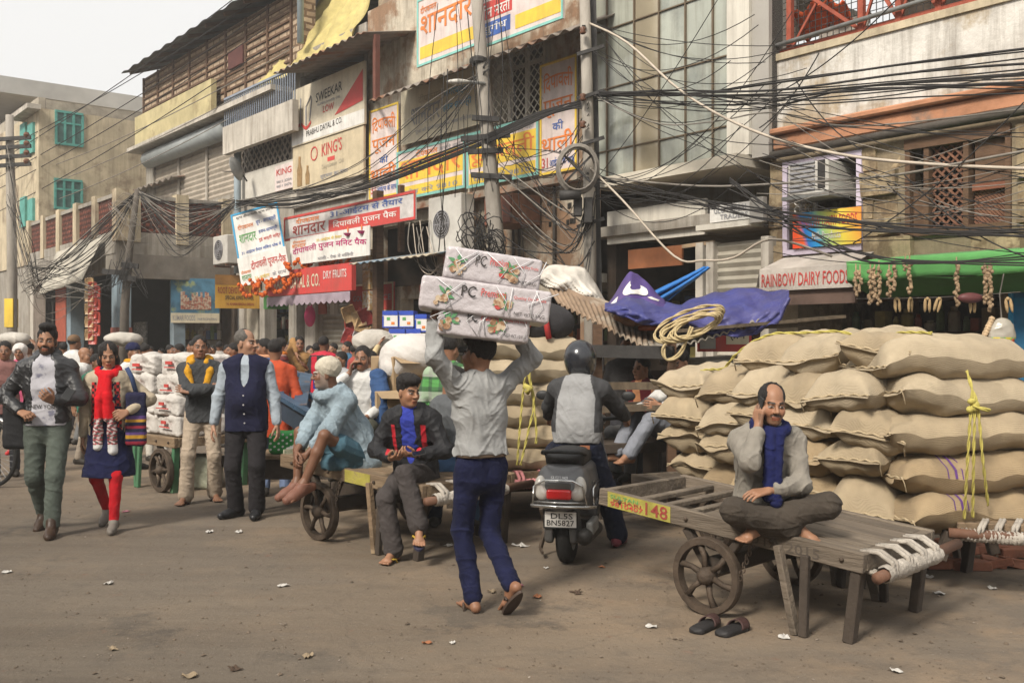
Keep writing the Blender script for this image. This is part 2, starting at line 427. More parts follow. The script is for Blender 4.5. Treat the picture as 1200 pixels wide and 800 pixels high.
def foot(f, a, d, r=1., toes=True):
    d = unit(d); sidev = unit(np.cross(d, (0, 0, 1))); up = np.cross(sidev, d)
    a = np.array(a, float); heel = a-d*.045-up*.05; ball = a+d*.115-up*.062
    f.cone(a, heel, .032*r, .03*r, .03); f.cone(a+d*.01, ball, .034*r, .026*r, .03); f.cone(heel, ball, .027*r, .024*r, .02)
    f.cone(ball-sidev*.022, ball+sidev*.026, .02*r, .018*r, .02)
    if toes:
        for i in range(5):
            o = (i-2)*.0175; f.cone(ball+sidev*o, ball+sidev*o*1.15+d*(.06-.004*abs(i-1)**1.5)-up*.004, .012, .0095, .004)
def shoe(f, a, d, r=1., boot=False):
    d = unit(d); sidev = unit(np.cross(d, (0, 0, 1))); up = np.cross(sidev, d); a = np.array(a, float)
    heel = a-d*.055-up*.042; ball = a+d*.12-up*.05; toe = a+d*.185-up*.052
    f.cone(heel, ball, .04*r, .042*r, .03); f.cone(ball, toe, .042*r, .032*r, .03); f.cone(a+up*(.06 if boot else .0), a+d*.09-up*.045, .045*r, .034*r, .03)
    f.cone(a+up*(.06 if boot else 0), heel, .045*r, .036*r, .03)
    f.cut(a-up*.0835, -up)
def head_prims(f, c, Rh, s=1., ears=True, jaw=1., neck=None, fat=1.):
    T = lambda q: c+Rh@(np.array(q)*s)
    def e(q, r, k=.02): f.ell(T(q), np.array(r)*s, Rh, k)
    e((0, .02, .042), (.072, .093, .085)); e((0, -.028, -.035), (.058*jaw*fat, .062, .083), .03); e((0, -.062, -.092), (.03*jaw, .026, .021), .03)
    for x in (1, -1):
        e((x*.036*fat, -.058, -.028), (.024*fat, .022, .024), .03)
        if ears: e((x*.072, .012, -.008), (.009, .019, .031), .008)
        f.cone(T((x*.012, -.087, .021)), T((x*.042, -.074, .021)), .009*s, .008*s, .012)
    for x in (1, -1): f.sub(T((x*.031, -.099, .001)), np.array((.0165, .014, .0095))*s, Rh, .012)
    for x in (1, -1): e((x*.031, -.0785, .0), (.0125, .0125, .0105), .003)
    f.cone(T((0, -.088, .010)), T((0, -.112, -.027)), .0075*s, .0115*s, .012)
    for x in (1, -1): e((x*.013, -.099, -.031), (.009, .011, .0085), .008)
    f.cone(T((-.017, -.088, -.060)), T((.017, -.088, -.060)), .0075*s, None, .008)
    f.cone(T((-.014, -.087, -.0715)), T((.014, -.087, -.0715)), .0085*s, None, .006)
    if neck is not None:
        f.cone(T((0, .028, -.05)), neck, .054*s, .058*s, .04)
def skin_col(base, k, beard=0, mous=0, brow=(.012, .009, .007), stub=(.02, .015, .012), lipc=(.85, .52, .5), bw=.0058):
    base = np.array(base)
    def fn(V):
        c = np.tile(base, (len(V), 1)); L = (V-k['hc'])@k['hR']/k.get('hs', 1); x, y, z = L.T; ax = np.abs(x)
        hd = (np.abs(z) < .16) & (ax < .1) & (np.abs(y) < .14); fr = hd & (y < -.03)
        c[hd & (z > -.06) & (z < .0) & (ax > .02) & (ax < .06) & (y < -.05)] *= [1.1, 1.0, .97]
        if beard:
            jb = hd & (y < .02) & (z < -.042-.35*np.maximum(0, .05-ax)*0) & (z > -.135)
            zz = np.where(ax > .045, z < -.015, z < -.052); m = jb & zz & ~((ax < .022) & (z > -.08) & (z < -.05))
            m |= hd & (ax < .032) & (z < -.042) & (z > -.058) & (y < -.07); m |= hd & (ax > .058) & (y < .0) & (z > -.06) & (z < .03) & (y > -.04)
            c[m] = c[m]*(1-beard)+np.array(stub)*beard
        if mous:
            m = fr & (ax < .034) & (z < -.041-.0*ax) & (z > -.0575-.25*np.maximum(0, ax-.018)) & (y < -.07); c[m] = c[m]*(1-mous)+np.array(stub)*mous
        lip = fr & (ax < .023) & (z < -.0565) & (z > -.078) & (y < -.082); c[lip] = base*np.array(lipc)
        ml = fr & (ax < .022) & (np.abs(z+.0655) < .0026); c[ml] = base*.2
        bz = .0235+.10*np.minimum(ax-.02, .018)-.25*np.maximum(0, ax-.04); b = fr & (ax > .012) & (ax < .053) & (np.abs(z-bz) < bw) & (y < -.055); c[b] = brow
        ex, ez = ax-.031, z-.001
        el = fr & (np.abs(ex) < .0175) & (np.abs(ez) < .0095) & (y < -.06); c[el] = base*.42
        w = fr & ((ex/.0145)**2+(ez/.0042)**2 < 1) & (y < -.06); c[w] = (.27, .235, .21)
        i = fr & ((ex/.0062)**2+(ez/.0058)**2 < 1) & (y < -.06); c[i] = (.008, .005, .004)
        c[fr & (ax < .016) & (np.abs(z+.0385) < .003) & (y < -.09)] = base*.35
        return c
    return fn
SKIN = dict(a=(.27, .138, .08), b=(.215, .105, .06), c=(.15, .07, .04), d=(.31, .17, .108))
def hair_fig(k, style='short', s=1.):
    f = Fig(); c, Rh = k['hc'], k['hR']; T = lambda q: c+Rh@(np.array(q)*s)
    def e(q, r, kk=.02): f.ell(T(q), np.array(r)*s, Rh, kk)
    e((0, .028, .05), (.079, .096, .088))
    if style == 'quiff':
        e((0, -.045, .125), (.055, .05, .03), .02); e((0, .0, .125), (.065, .075, .03), .02)
    if style == 'mop':
        e((0, -.03, .10), (.075, .075, .045), .02); e((0, .02, .09), (.088, .09, .06), .02)
    if style == 'white':
        e((0, .03, .055), (.09, .105, .092), .02)
    if style != 'long':
        f.sub(T((0, -.135, -.035)), np.array((.10, .115, .10))*s, Rh, .008)
        f.cut(T((0, .0, -.028)), Rh@V3(0, -.75, -1))
    if style == 'long':
        e((0, .04, .035), (.088, .1, .095)); e((.07, .04, -.05), (.03, .045, .06)); e((-.07, .04, -.05), (.03, .045, .06))
        f.sub(T((0, -.125, -.02)), np.array((.072, .1, .088))*s, Rh, .01); f.sub(T((0, -.10, .10)), np.array((.008, .09, .05))*s, Rh, .012); f.cut(T((0, 0, -.09)), Rh@V3(0, -.3, -1))
        e((0, .10, -.03), (.035, .035, .04))
    if style == 'bald':
        f.sub(T((0, -.095, .115)), np.array((.056, .125, .088))*s, Rh, .012)
    f.post.append(wrinkle(.010 if style in ('white', 'mop', 'quiff') else .006, 110, 3))
    return f
def torso(f, k, bd=1., hem=.0, dp=1., belly=0., cut=True, flare=0, tuck=None):
    """shirt body: chest, belly, hips down to 'hem' metres under the pelvis"""
    pel, mid, ch, nk, sx, t = k['pel'], k['mid'], k['chest'], k['neck'], k['sx'], k['t']; up = unit(mid-pel)
    fwd = unit(np.cross(sx, t)); Rt = np.stack([sx, -fwd, t], 1); hx = k['hx']; f2 = unit(np.cross(hx, up)); Rp = np.stack([hx, -f2, up], 1)
    f.rbox(pel-up*(hem-.02), ((.07*bd+flare), .025*dp+flare*.8, hem), .1, Rp, .05)
    f.rbox(mid, (.055*bd, .02*dp+belly*.3, .08), .1, Rp, .07)
    if belly: f.ell(mid+f2*(.05+belly*.4)-up*.03, (.13*bd, .08+belly, .14), Rp, .06)
    f.rbox(ch+t*.02, (.07*bd, .02*dp, .07), .1, Rt, .06)
    if cut: f.cut(pel-up*hem if tuck is None else pel+up*tuck, -up)
    for s in ('sl', 'sr'): f.cone(nk-t*.04, k[s], .052, .064*min(bd, 1.1), .05)
    f.cone(nk-t*.06, nk-t*.01, .09, .075, .04)
def sleeves(f, k, r=1., end=.88, which='lr'):
    for s in which:
        S, E, W = k['s'+s], k['e'+s], k['w'+s]; a = end
        f.cone(S, S+(E-S)*min(1, a*2), .066*r, .055*r, .04)
        if a > .5: f.cone(E, E+(W-E)*(a-.5)*2, .056*r, .043*r, .025)
def trousers(f, k, r=1., end=.95, hem=1., skinny=False, waist=.10):
    pel = k['pel']; hx = k['hx']; up = unit(k['mid']-pel); f2 = unit(np.cross(hx, up)); Rp = np.stack([hx, -f2, up], 1)
    f.rbox(pel-up*.03, (.052*r, .006, .06), .1, Rp, .04)
    f.cut(pel+up*waist, up)
    for s in 'lr':
        H, K, A = k['h'+s], k['k'+s], k['a'+s]
        e = K+(A-K)*end
        f.cone(H, K, .09*r, .066*r, .035); f.cone(K, e, .064*r, (.047 if skinny else .062*hem)*r, .03)
def body_fig(k, s=1., bare_feet=False, hands=True, hl=None, hr=None, fat=1., arms=1., jaw=1., legs=True):
    f = Fig()
    f.cone(k['pel'], k['mid'], .105, .1, .05); f.cone(k['mid'], k['chest'], .1, .1, .05); f.cone(k['chest'], k['neck']-k['t']*.05, .1, .06, .05)
    f.cone(k['sl'], k['sr'], .045, None, .05)
    for q in 'lr':
        S, E, W = k['s'+q], k['e'+q], k['w'+q]
        f.cone(S, E, .047*arms, .037*arms, .03); f.cone(E, E+(W-E)*.35, .038*arms, .037*arms, .02); f.cone(E+(W-E)*.35, W, .037*arms, .026*arms, .02)
        if legs:
            H, K, A = k['h'+q], k['k'+q], k['a'+q]
            f.cone(H, K, .07, .047, .04); f.cone(K, K+(A-K)*.35, .046, .046, .02); f.cone(K+(A-K)*.35, A, .046, .033, .02)
            if bare_feet: foot(f, A, k['f'+q])
        if hands:
            o = (hl if q == 'l' else hr) or {}
            d = o.get('d', W-E); n = o.get('n', (-1, 0, 0) if q == 'l' else (1, 0, 0)); hand(f, W, d, n, q == 'l', o.get('curl', .45), o.get('r', 1.), o.get('thumb', .5))
    head_prims(f, k['hc'], k['hR'], k.get('hs', 1), neck=k['neck']-k['t']*.02, fat=fat, jaw=jaw)
    return f
def plain(c, v=.0): return lambda V: np.tile(np.array(c, float), (len(V), 1))
def cloth(key, col, **kw):
    a = dict(rough=.88, var=.2, sc=9, bump=.25, bsc=170, spec=.08, sheen=.02, fold=8); a.update(kw); return M('cloth_'+key, col, **a)
SKINM = attr_mat('skin', .5, .35, .08, 160)
COLM = attr_mat('painted_cloth', .88, .08, .25, 180, fold=8)
HAIRM = M('hair_black', (.014, .011, .010), .6, .5, 60, .9, 150, spec=.35, stretch=(1, 1, .3))
HAIRW = M('hair_white', (.50, .45, .36), .75, .25, 30, .5, 200)
HAIRG = M('hair_grey', (.10, .09, .08), .65, .5, 40, .4, 200)
def crowd(name, px, hy, Y, yaw, top, bot, label, h=.013, group=None, H=1.68, hair='short', hm=None, skin='b', scarf=None, hat=None, topkw={}, **kw):
    """a figure of the background crowd: head top at (px,hy) at depth Y, standing on the road"""
    tp = P(px, hy, Y); Hh = max(1.35, min(1.85, tp.z)); s = Hh/1.735
    t = thing('person', label, 'person', (tp.x, Y, 0), R(yaw)); t.scale = (s, s, s)
    shm = kw.pop('shoem', None); k = skel(**kw); kw['shoem'] = shm
    fig_obj('body', body_fig(k), h, SKINM, t, skin_col(SKIN[skin], k))
    f = Fig(); torso(f, k, hem=topkw.get('hem', .12), flare=topkw.get('flare', 0)); sleeves(f, k); f.post.append(wrinkle(.007, 24, hash(px) % 99)); fig_obj('shirt', f, h, top, t)
    f = Fig(); trousers(f, k); f.post.append(wrinkle(.007, 20, int(px))); fig_obj('trousers', f, h, bot, t)
    for q in 'lr': f = Fig(); shoe(f, k['a'+q], k['f'+q]); fig_obj('shoe', f, h, kw.get('shoem') or M('shoe_dark', (.03, .025, .02), .6), t)
    if hair: fig_obj('hair', hair_fig(k, hair), h*.7, hm or HAIRM, t)
    if scarf:
        f = Fig(); n = k['neck']; ring = [n+V3(.088*math.cos(a), .088*math.sin(a)-.01, .02) for a in np.linspace(0, 6.283, 11)]
        f.chain(ring, [.034]*11, .03); f.chain([n+V3(.06, -.09, 0), n+V3(.08, -.135, -.15), n+V3(.09, -.135, -.36)], [.04, .045, .04]); f.post.append(wrinkle(.006, 40, 5)); fig_obj('scarf', f, h, scarf, t)
    if hat:
        f = Fig(); f.ell(k['hc']+k['hR']@V3(0, .02, .06), (.088, .105, .085), k['hR']); f.cut(k['hc']+k['hR']@V3(0, 0, .03), k['hR']@V3(0, 0, -1)); fig_obj('cap', f, h*.8, hat, t)
    return t, k
# ------------------------------------------------------------------ setting: ground, buildings
def ground_mat():
    m = M('road_dust', (.225, .165, .11), .95, .32, .35, .35, 26, col2=(.125, .10, .077), sc2=.22, amt2=.5)
    def fn(nt, b):
        L = nt.links.new; src = b.inputs['Base Color'].links[0].from_socket
        tc = _n(nt, 'ShaderNodeTexCoord')
        def layer(src, scale, lo, hi, col, fac=1, det=6, st=None):
            mp = _n(nt, 'ShaderNodeMapping'); mp.inputs['Rotation'].default_value = (0, 0, -FA); mp.inputs['Scale'].default_value = st or (1, 1, 1)
            L(tc.outputs['Object'], mp.inputs[0])
            n = _n(nt, 'ShaderNodeTexNoise'); n.inputs['Scale'].default_value = scale; n.inputs['Detail'].default_value = det; n.inputs['Roughness'].default_value = .68
            L(mp.outputs[0], n.inputs['Vector']); r = _n(nt, 'ShaderNodeMapRange'); r.inputs[1].default_value = lo; r.inputs[2].default_value = hi; r.inputs[4].default_value = fac
            L(n.outputs[0], r.inputs[0]); x = _n(nt, 'ShaderNodeMix', data_type='RGBA'); L(r.outputs[0], x.inputs[0]); L(src, x.inputs[6]); x.inputs[7].default_value = (*col, 1); return x.outputs[2]
        o = layer(src, 1.1, .5, .68, (.265, .185, .115), .8)
        sp = _n(nt, 'ShaderNodeSeparateXYZ'); mp0 = _n(nt, 'ShaderNodeMapping'); mp0.inputs['Rotation'].default_value = (0, 0, -FA); L(tc.outputs['Object'], mp0.inputs[0]); L(mp0.outputs[0], sp.inputs[0])
        nz = _n(nt, 'ShaderNodeTexNoise'); nz.inputs['Scale'].default_value = .5; nz.inputs['Detail'].default_value = 8; nz.inputs['Roughness'].default_value = .7; L(tc.outputs['Object'], nz.inputs['Vector'])
        ma = _n(nt, 'ShaderNodeMath', operation='MULTIPLY_ADD'); L(nz.outputs[0], ma.inputs[0]); ma.inputs[1].default_value = 5.0; L(sp.outputs[1], ma.inputs[2])
        r = _n(nt, 'ShaderNodeMapRange'); r.inputs[1].default_value = 4.2; r.inputs[2].default_value = 7.8; r.inputs[3].default_value = .85; r.inputs[4].default_value = 0; L(ma.outputs[0], r.inputs[0])
        x = _n(nt, 'ShaderNodeMix', data_type='RGBA'); L(r.outputs[0], x.inputs[0]); L(o, x.inputs[6]); x.inputs[7].default_value = (.10, .081, .062, 1); o = x.outputs[2]      # bare worn asphalt in the carriageway, dust towards the shops
        o = layer(o, 2.6, .56, .68, (.115, .092, .072), .6, st=(.35, 1, 1))
        o = layer(o, 9, .60, .70, (.085, .062, .045), .6)
        o = layer(o, 5.5, .62, .72, (.17, .075, .045), .55)
        vo = _n(nt, 'ShaderNodeTexVoronoi', feature='DISTANCE_TO_EDGE'); vo.inputs['Scale'].default_value = .55; dn = _n(nt, 'ShaderNodeTexNoise'); dn.inputs['Scale'].default_value = 2.2; dn.inputs['Detail'].default_value = 8; L(tc.outputs['Object'], dn.inputs['Vector'])
        va = _n(nt, 'ShaderNodeVectorMath', operation='MULTIPLY_ADD'); va.inputs[1].default_value = (.9, .9, .9); L(dn.outputs['Color'], va.inputs[0]); L(tc.outputs['Object'], va.inputs[2]); L(va.outputs[0], vo.inputs['Vector'])
        cr = _n(nt, 'ShaderNodeMapRange'); cr.inputs[1].default_value = .004; cr.inputs[2].default_value = .014; cr.inputs[3].default_value = .22; cr.inputs[4].default_value = 0; L(vo.outputs['Distance'], cr.inputs[0])
        x = _n(nt, 'ShaderNodeMix', data_type='RGBA'); L(cr.outputs[0], x.inputs[0]); L(o, x.inputs[6]); x.inputs[7].default_value = (.06, .047, .037, 1); o = x.outputs[2]
        o = layer(o, .9, .56, .62, (.06, .05, .042), .65)
        o = layer(o, 42, .62, .68, (.25, .21, .17), .5, 3)
        o = layer(o, 80, .64, .70, (.035, .03, .025), .7, 2)
        o = layer(o, 2.0, .35, .60, (.20, .165, .125), .35, 8, st=(.12, 1.4, 1))
        L(o, b.inputs['Base Color'])
        n = _n(nt, 'ShaderNodeTexNoise'); n.inputs['Scale'].default_value = 7; n.inputs['Detail'].default_value = 9; n.inputs['Roughness'].default_value = .75; L(tc.outputs['Object'], n.inputs['Vector'])
        bp = _n(nt, 'ShaderNodeBump'); bp.inputs['Strength'].default_value = .55; bp.inputs['Distance'].default_value = .05; L(n.outputs[0], bp.inputs['Height']); L(bp.outputs[0], b.inputs['Normal'])
    return tweak(m, fn)
def gz(x, y): return .012*math.sin(x*.7+y*.31)*math.sin(y*.43) if y > 0 else 0
MB().box(-160, 120, -60, 220, -.4, 0).build('road', ground_mat())['kind'] = 'structure'

def brickify(m, sx, sy, c1, c2, mortar, ms=.012, mix=1.0, bump=.5):
    def fn(nt, b):
        L = nt.links.new; tc = _n(nt, 'ShaderNodeTexCoord'); sp = _n(nt, 'ShaderNodeSeparateXYZ'); cb = _n(nt, 'ShaderNodeCombineXYZ'); L(tc.outputs['Object'], sp.inputs[0])
        ad = _n(nt, 'ShaderNodeMath', operation='ADD'); L(sp.outputs[0], ad.inputs[0]); L(sp.outputs[1], ad.inputs[1]); L(ad.outputs[0], cb.inputs[0]); L(sp.outputs[2], cb.inputs[1])
        nz = _n(nt, 'ShaderNodeTexNoise'); nz.inputs['Scale'].default_value = 5; nz.inputs['Detail'].default_value = 5; L(tc.outputs['Object'], nz.inputs['Vector'])
        va = _n(nt, 'ShaderNodeVectorMath', operation='MULTIPLY_ADD'); va.inputs[1].default_value = (.07, .07, .07); L(nz.outputs['Color'], va.inputs[0]); L(cb.outputs[0], va.inputs[2])
        br = _n(nt, 'ShaderNodeTexBrick'); br.inputs['Scale'].default_value = 1; br.inputs['Brick Width'].default_value = sx; br.inputs['Row Height'].default_value = sy; br.inputs['Mortar Size'].default_value = ms
        br.inputs['Color1'].default_value = (*c1, 1); br.inputs['Color2'].default_value = (*c2, 1); br.inputs['Mortar'].default_value = (*mortar, 1); L(va.outputs[0], br.inputs['Vector'])
        src = b.inputs['Base Color'].links[0].from_socket
        x = _n(nt, 'ShaderNodeMix', data_type='RGBA', blend_type='MULTIPLY'); x.inputs[0].default_value = mix; L(src, x.inputs[6]); L(br.outputs[0], x.inputs[7]); L(x.outputs[2], b.inputs['Base Color'])
        ml = _n(nt, 'ShaderNodeMath', operation='MULTIPLY_ADD'); L(br.outputs['Fac'], ml.inputs[0]); ml.inputs[1].default_value = -.6; L(nz.outputs[0], ml.inputs[2])
        bp = _n(nt, 'ShaderNodeBump'); bp.inputs['Strength'].default_value = bump; bp.inputs['Distance'].default_value = .05; L(ml.outputs[0], bp.inputs['Height']); L(bp.outputs[0], b.inputs['Normal'])
    return tweak(m, fn)
STONE = M('worn_stone', (.40, .31, .19), .95, .45, 3.5, .9, 13, col2=(.19, .135, .08), sc2=3.2, amt2=.48, streak=.7, dirt=.4)
WHITEP = M('white_flaking_plaster', (.60, .57, .52), .9, .16, 3, .5, 16, col2=(.38, .31, .22), sc2=1.3, amt2=.48, dirt=.4, streak=.75)
TERRA = M('terracotta_band', (.42, .20, .11), .85, .35, 3, .3, 30, col2=(.22, .15, .11), sc2=2, amt2=.42)
CREAM = M('cream_plaster', (.50, .42, .29), .9, .22, 1.6, .35, 20, col2=(.27, .21, .145), sc2=.9, amt2=.42, dirt=.3, streak=.55)
CREAMP = M('peeling_cream_plaster', (.55, .49, .39), .9, .25, 2.2, .55, 14, col2=(.25, .15, .09), sc2=1.1, amt2=.49, dirt=.5, streak=.8)
GREYP = M('grey_cement', (.32, .295, .255), .92, .3, 1.7, .35, 25, dirt=.5, streak=.8)
LGREY = M('pale_cement', (.48, .44, .38), .9, .2, 1.5, .25, 25, dirt=.4, streak=.7)
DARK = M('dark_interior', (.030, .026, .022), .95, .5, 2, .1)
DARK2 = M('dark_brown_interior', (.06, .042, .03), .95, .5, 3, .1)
RUST = M('rusty_steel', (.16, .075, .045), .75, .4, 9, .3, 60)
REDP = M('red_oxide_paint', (.30, .07, .04), .65, .3, 7, .15, 60)
STEEL = M('grey_steel', (.22, .22, .21), .55, .3, 8, .15, 60, metal=.3)
DKSTEEL = M('dark_steel', (.045, .042, .04), .6, .4, 9, .2, 60, metal=.3)
TEAL = M('teal_paint', (.09, .30, .26), .7, .25, 7, .15)
BROWNW = M('brown_timber', (.115, .065, .038), .8, .4, 6, .3, 50, stretch=(1, 1, 6))
YELP = M('yellow_wash', (.47, .40, .22), .9, .25, 2, .3, 20, col2=(.32, .26, .14), sc2=1.2, amt2=.4, dirt=.3)
WHITE = M('white_paint', (.72, .70, .66), .6, .1, 4, .06, 60, dirt=.18)
LILAC = M('lilac_paint', (.55, .48, .58), .7, .12, 5, .1, dirt=.2)
def ribbed(key, col, freq, axis=2, depth=.6, **kw):
    """roller-shutter slats / corrugation as relief"""
    m = M(key, col, **kw)
    def fn(nt, b):
        L = nt.links.new; tc = _n(nt, 'ShaderNodeTexCoord'); sp = _n(nt, 'ShaderNodeSeparateXYZ'); L(tc.outputs['Object'], sp.inputs[0])
        ml = _n(nt, 'ShaderNodeMath', operation='MULTIPLY'); ml.inputs[1].default_value = freq*6.283; L(sp.outputs[axis], ml.inputs[0])
        sn = _n(nt, 'ShaderNodeMath', operation='SINE'); L(ml.outputs[0], sn.inputs[0])
        bp = _n(nt, 'ShaderNodeBump'); bp.inputs['Strength'].default_value = 1; bp.inputs['Distance'].default_value = depth/freq*.3; L(sn.outputs[0], bp.inputs['Height']); L(bp.outputs[0], b.inputs['Normal'])
    return tweak(m, fn)
SHUT = M('roller_shutter_paint', (.36, .33, .27), .6, .2, 4, .1, dirt=.4)
def shutter(mb, u0, u1, z0, z1, v, pitch=.11):
    n = max(3, int((z1-z0)/pitch)); h = (z1-z0)/n
    for i in range(n):
        a = z0+i*h; mb.add([(u0, v, a), (u1, v, a), (u1, v-.03, a+h*.5), (u0, v-.03, a+h*.5), (u0, v, a+h*.92), (u1, v, a+h*.92)], [(0,1,2,3), (3,2,5,4)])
    return mb.box(u0, u1, v+.002, v+.03, z0, z1)
class Fac:
    """a thing of the street front: its frame runs along the front (x), into the buildings (y) and up (z)"""
    def __init__(s, name, label, cat, u, v, z=0, group=None, perp=False, kind=None):
        s.o = thing(name, label, cat, fw(u, v, z), FA+(math.pi/2 if perp else 0), group); s.b = (u, v, z)
        if kind: s.o['kind'] = kind
    def p(s, name, mb, mat, parent=None, **kw):
        if not kw.pop('local', False): mb.v = [(a-s.b[0], b-s.b[1], c-s.b[2]) for a, b, c in mb.v]
        if name in SPLIT:
            for m_ in islands(mb): o = m_.build(name, mat, parent or s.o, **kw)
            return o
        o = mb.build(name, mat, parent or s.o, **kw); return o
def rect(v, x0, x1, yt, yb, ref=None):
    ref = (x0+x1)/2 if ref is None else ref
    return FU(x0, v), FU(x1, v), FZ(ref, yb, v), FZ(ref, yt, v)
def sign(name, label, v, x0, x1, yt, yb, face, texts, frame=None, ref=None, th=.04, group=None, cat='sign', blocks=(), fw_=.04):
    """flat board on the street front; texts = (words, x0, x1, z0, z1 in 0..1, material[, arch, slant])"""
    u0, u1, z0, z1 = rect(v, x0, x1, yt, yb, ref); W, H = u1-u0, z1-z0
    f = Fac(name, label, cat, u0, v, z0, group); f.W, f.H = W, H
    fill_board(f, W, H, face, texts, frame, th, blocks, fw_); return f
def fill_board(f, W, H, face, texts, frame=None, th=.04, blocks=(), fw_=.04):
    f.p('board', MB().box(0, W, 0, th, 0, H), face, local=True)
    if frame:
        b = fw_; mb = MB(); mb.box(0, W, -.012, -.001, 0, b); mb.box(0, W, -.012, -.001, H-b, H); mb.box(0, b, -.012, -.001, b, H-b); mb.box(W-b, W, -.012, -.001, b, H-b)
        f.p('frame', mb, frame, local=True)
    for k, (a, b, c, d, m) in enumerate(blocks): f.p('panel', MB().box(a*W, b*W, -.004-.0006*k, -.0015, c*H, d*H), m, local=True)
    for t in texts:
        mb = MB(); add_text(mb, t[0], t[1]*W, t[2]*W, t[3]*H, t[4]*H, -.008, bold=.01, curve=(t[6]*H if len(t) > 6 else 0), slant=(t[7]*H if len(t) > 7 else 0))
        f.p('lettering', mb, t[5], local=True)
def flat(key, col=None, rough=.6, **kw): return M('sign_'+key, col, rough, kw.pop('var', .08), 3, .05, 40, dirt=kw.pop('dirt', .36), streak=kw.pop('streak', .3), **kw)
SW = flat('white', (.70, .68, .64)); SC_ = flat('cream', (.62, .55, .40), dirt=.4); SR = flat('red', (.52, .055, .05)); SO = flat('orange', (.72, .20, .04)); SB = flat('blue', (.05, .12, .38))
SK = flat('black', (.02, .02, .022)); SY = flat('yellow', (.75, .52, .06)); SG = flat('green', (.10, .32, .10)); ST = flat('teal', (.22, .52, .46)); SPK = flat('pink', (.66, .56, .53)); SCY = flat('cyan', (.05, .33, .58))
SGR = flat('grey', (.28, .28, .30)); SLB = flat('pale_blue', (.40, .50, .62)); SDR = flat('dark_red', (.30, .035, .03)); SPU = flat('magenta', (.48, .03, .16))

V0 = 10.9
# ---- right building of stone and flaking white plaster
u0, u1 = FU(903, V0), FU(1480, V0)
rb = Fac('stone_building', 'old stone building with a flaking white parapet above the green awning', 'building', u0, V0)
win1 = rect(V0, 925, 1006, 190, 290); win2 = rect(V0, 1062, 1186, 160, 268)
shop = (FU(935, V0), FU(1172, V0), .25, 2.32); shop2 = (FU(1180, V0)+.02, FU(1250, V0), 0, 2.25)
mb = wall_holes(MB(), u0, u1, 0, 4.05, V0, V0+.35, [win1, win2, shop, shop2, (FU(1270, V0), FU(1400, V0), .2, 2.2)]); rb.p('wall', mb, M('wall_mortar', (.24, .19, .125), .95, .3, 4, .6, 30, streak=.5))
def blocks(mb, a, b, z0, z1, v, holes, seed):
    r = random.Random(seed); z = z0
    while z < z1-.05:
        h_ = min(r.uniform(.22, .31), z1-z); u = a-r.random()*.3
        while u < b:
            w_ = r.uniform(.3, .66); q0, q1 = max(u, a), min(u+w_, b)-.018; segs = [(q0, q1)]
            for h in holes:
                if z+h_ > h[2]+.02 and z < h[3]-.02: segs = [s_ for x0, x1 in segs for s_ in ((x0, min(x1, h[0]-.07)), (max(x0, h[1]+.07), x1))]
            for x0, x1 in segs:
                if x1-x0 > .06 and r.random() > .06: d = r.uniform(.0, .09); j = lambda: r.uniform(-.012, .012); k_ = len(mb.v); mb.box(x0, x1, v-d, v+.02, z+.012, z+h_-.012); mb.v[k_:] = [(q[0]+j(), q[1]+j(), q[2]+j()) for q in mb.v[k_:]]
            u += w_
        z += h_
    return mb
rb.p('stonework', blocks(MB(), u0, u1, 2.62, 4.0, V0, [win1, win2], 5), STONE, bev=.02, seg=2)
zc = FZ(1050, 131, V0)
rb.p('cornice', MB().box(u0, u1, V0-.16, V0+.3, zc-.03, zc+.05).box(u0, u1, V0-.08, V0+.3, zc-.22, zc-.03), TERRA, bev=.02)
rb.p('drain_pipe', MB().tube([(u0, V0-.13, 4.06), (u1, V0-.13, 4.10)], .05, 8), M('pipe_dark', (.07, .06, .05), .8, .4, 6, .3), smooth=True)
pz = FZ(1050, 36, V0)
rb.p('parapet', MB().box(u0, u1, V0, V0+.25, zc+.05, pz), WHITEP)
rb.p('parapet_cap', MB().box(u0, u1, V0-.03, V0+.28, pz, pz+.09), CREAM)
rb.p('side_wall', MB().box(u0, u0+.3, V0+.36, V0+8, 0, pz).box(u1-.3, u1, V0+.36, V0+8, 0, pz), STONE)
rb.p('floor_slab', MB().box(u0+.31, u1-.31, V0+.36, V0+8, 2.45, 2.6).box(u0+.31, u1-.31, V0+.36, V0+8, 4.2, 4.36), GREYP)
rb.p('back_wall', MB().box(u0+.31, u1-.31, V0+3.2, V0+3.3, 0, 4.1).box(u0+.31, u1-.31, V0+2.6, V0+2.7, 4.4, 11), DARK2)
# red steel cage on the roof terrace
mb = MB(); ztop = 7.6
for x in (907, 922, 1006, 1050, 1097, 1175, 1260): mb.box(FU(x, V0)-.035, FU(x, V0)+.035, V0+.04, V0+.11, pz+.09, ztop)
for z in (pz+.13, pz+1.0, ztop): mb.box(u0, u1, V0+.05, V0+.1, z-.03, z+.03)
for a, b in ((922, 1006), (1006, 1050), (1050, 1097), (1097, 1175)):
    mb.beam((FU(a, V0), V0+.08, pz+1.0), (FU(b, V0), V0+.08, pz+.13), .04, .04)
    mb.beam((FU(a, V0), V0+.09, pz+.13), (FU(b, V0), V0+.09, pz+1.5), .03, .03)
rb.p('cage_frame', mb, REDP)
mb = MB()
for i in range(int((u1-u0)/.085)): mb.box(u0+i*.085, u0+i*.085+.008, V0+.12, V0+.128, pz+.1, ztop)
for i in range(26): mb.box(u0, u1, V0+.129, V0+.137, pz+.1+i*.085, pz+.108+i*.085)
rb.p('wire_mesh', mb, DKSTEEL)
rb.p('steel_rail', MB().tube([(u0, V0-.02, pz+.2), (u1, V0-.02, pz+.34)], .03, 8), STEEL, smooth=True)
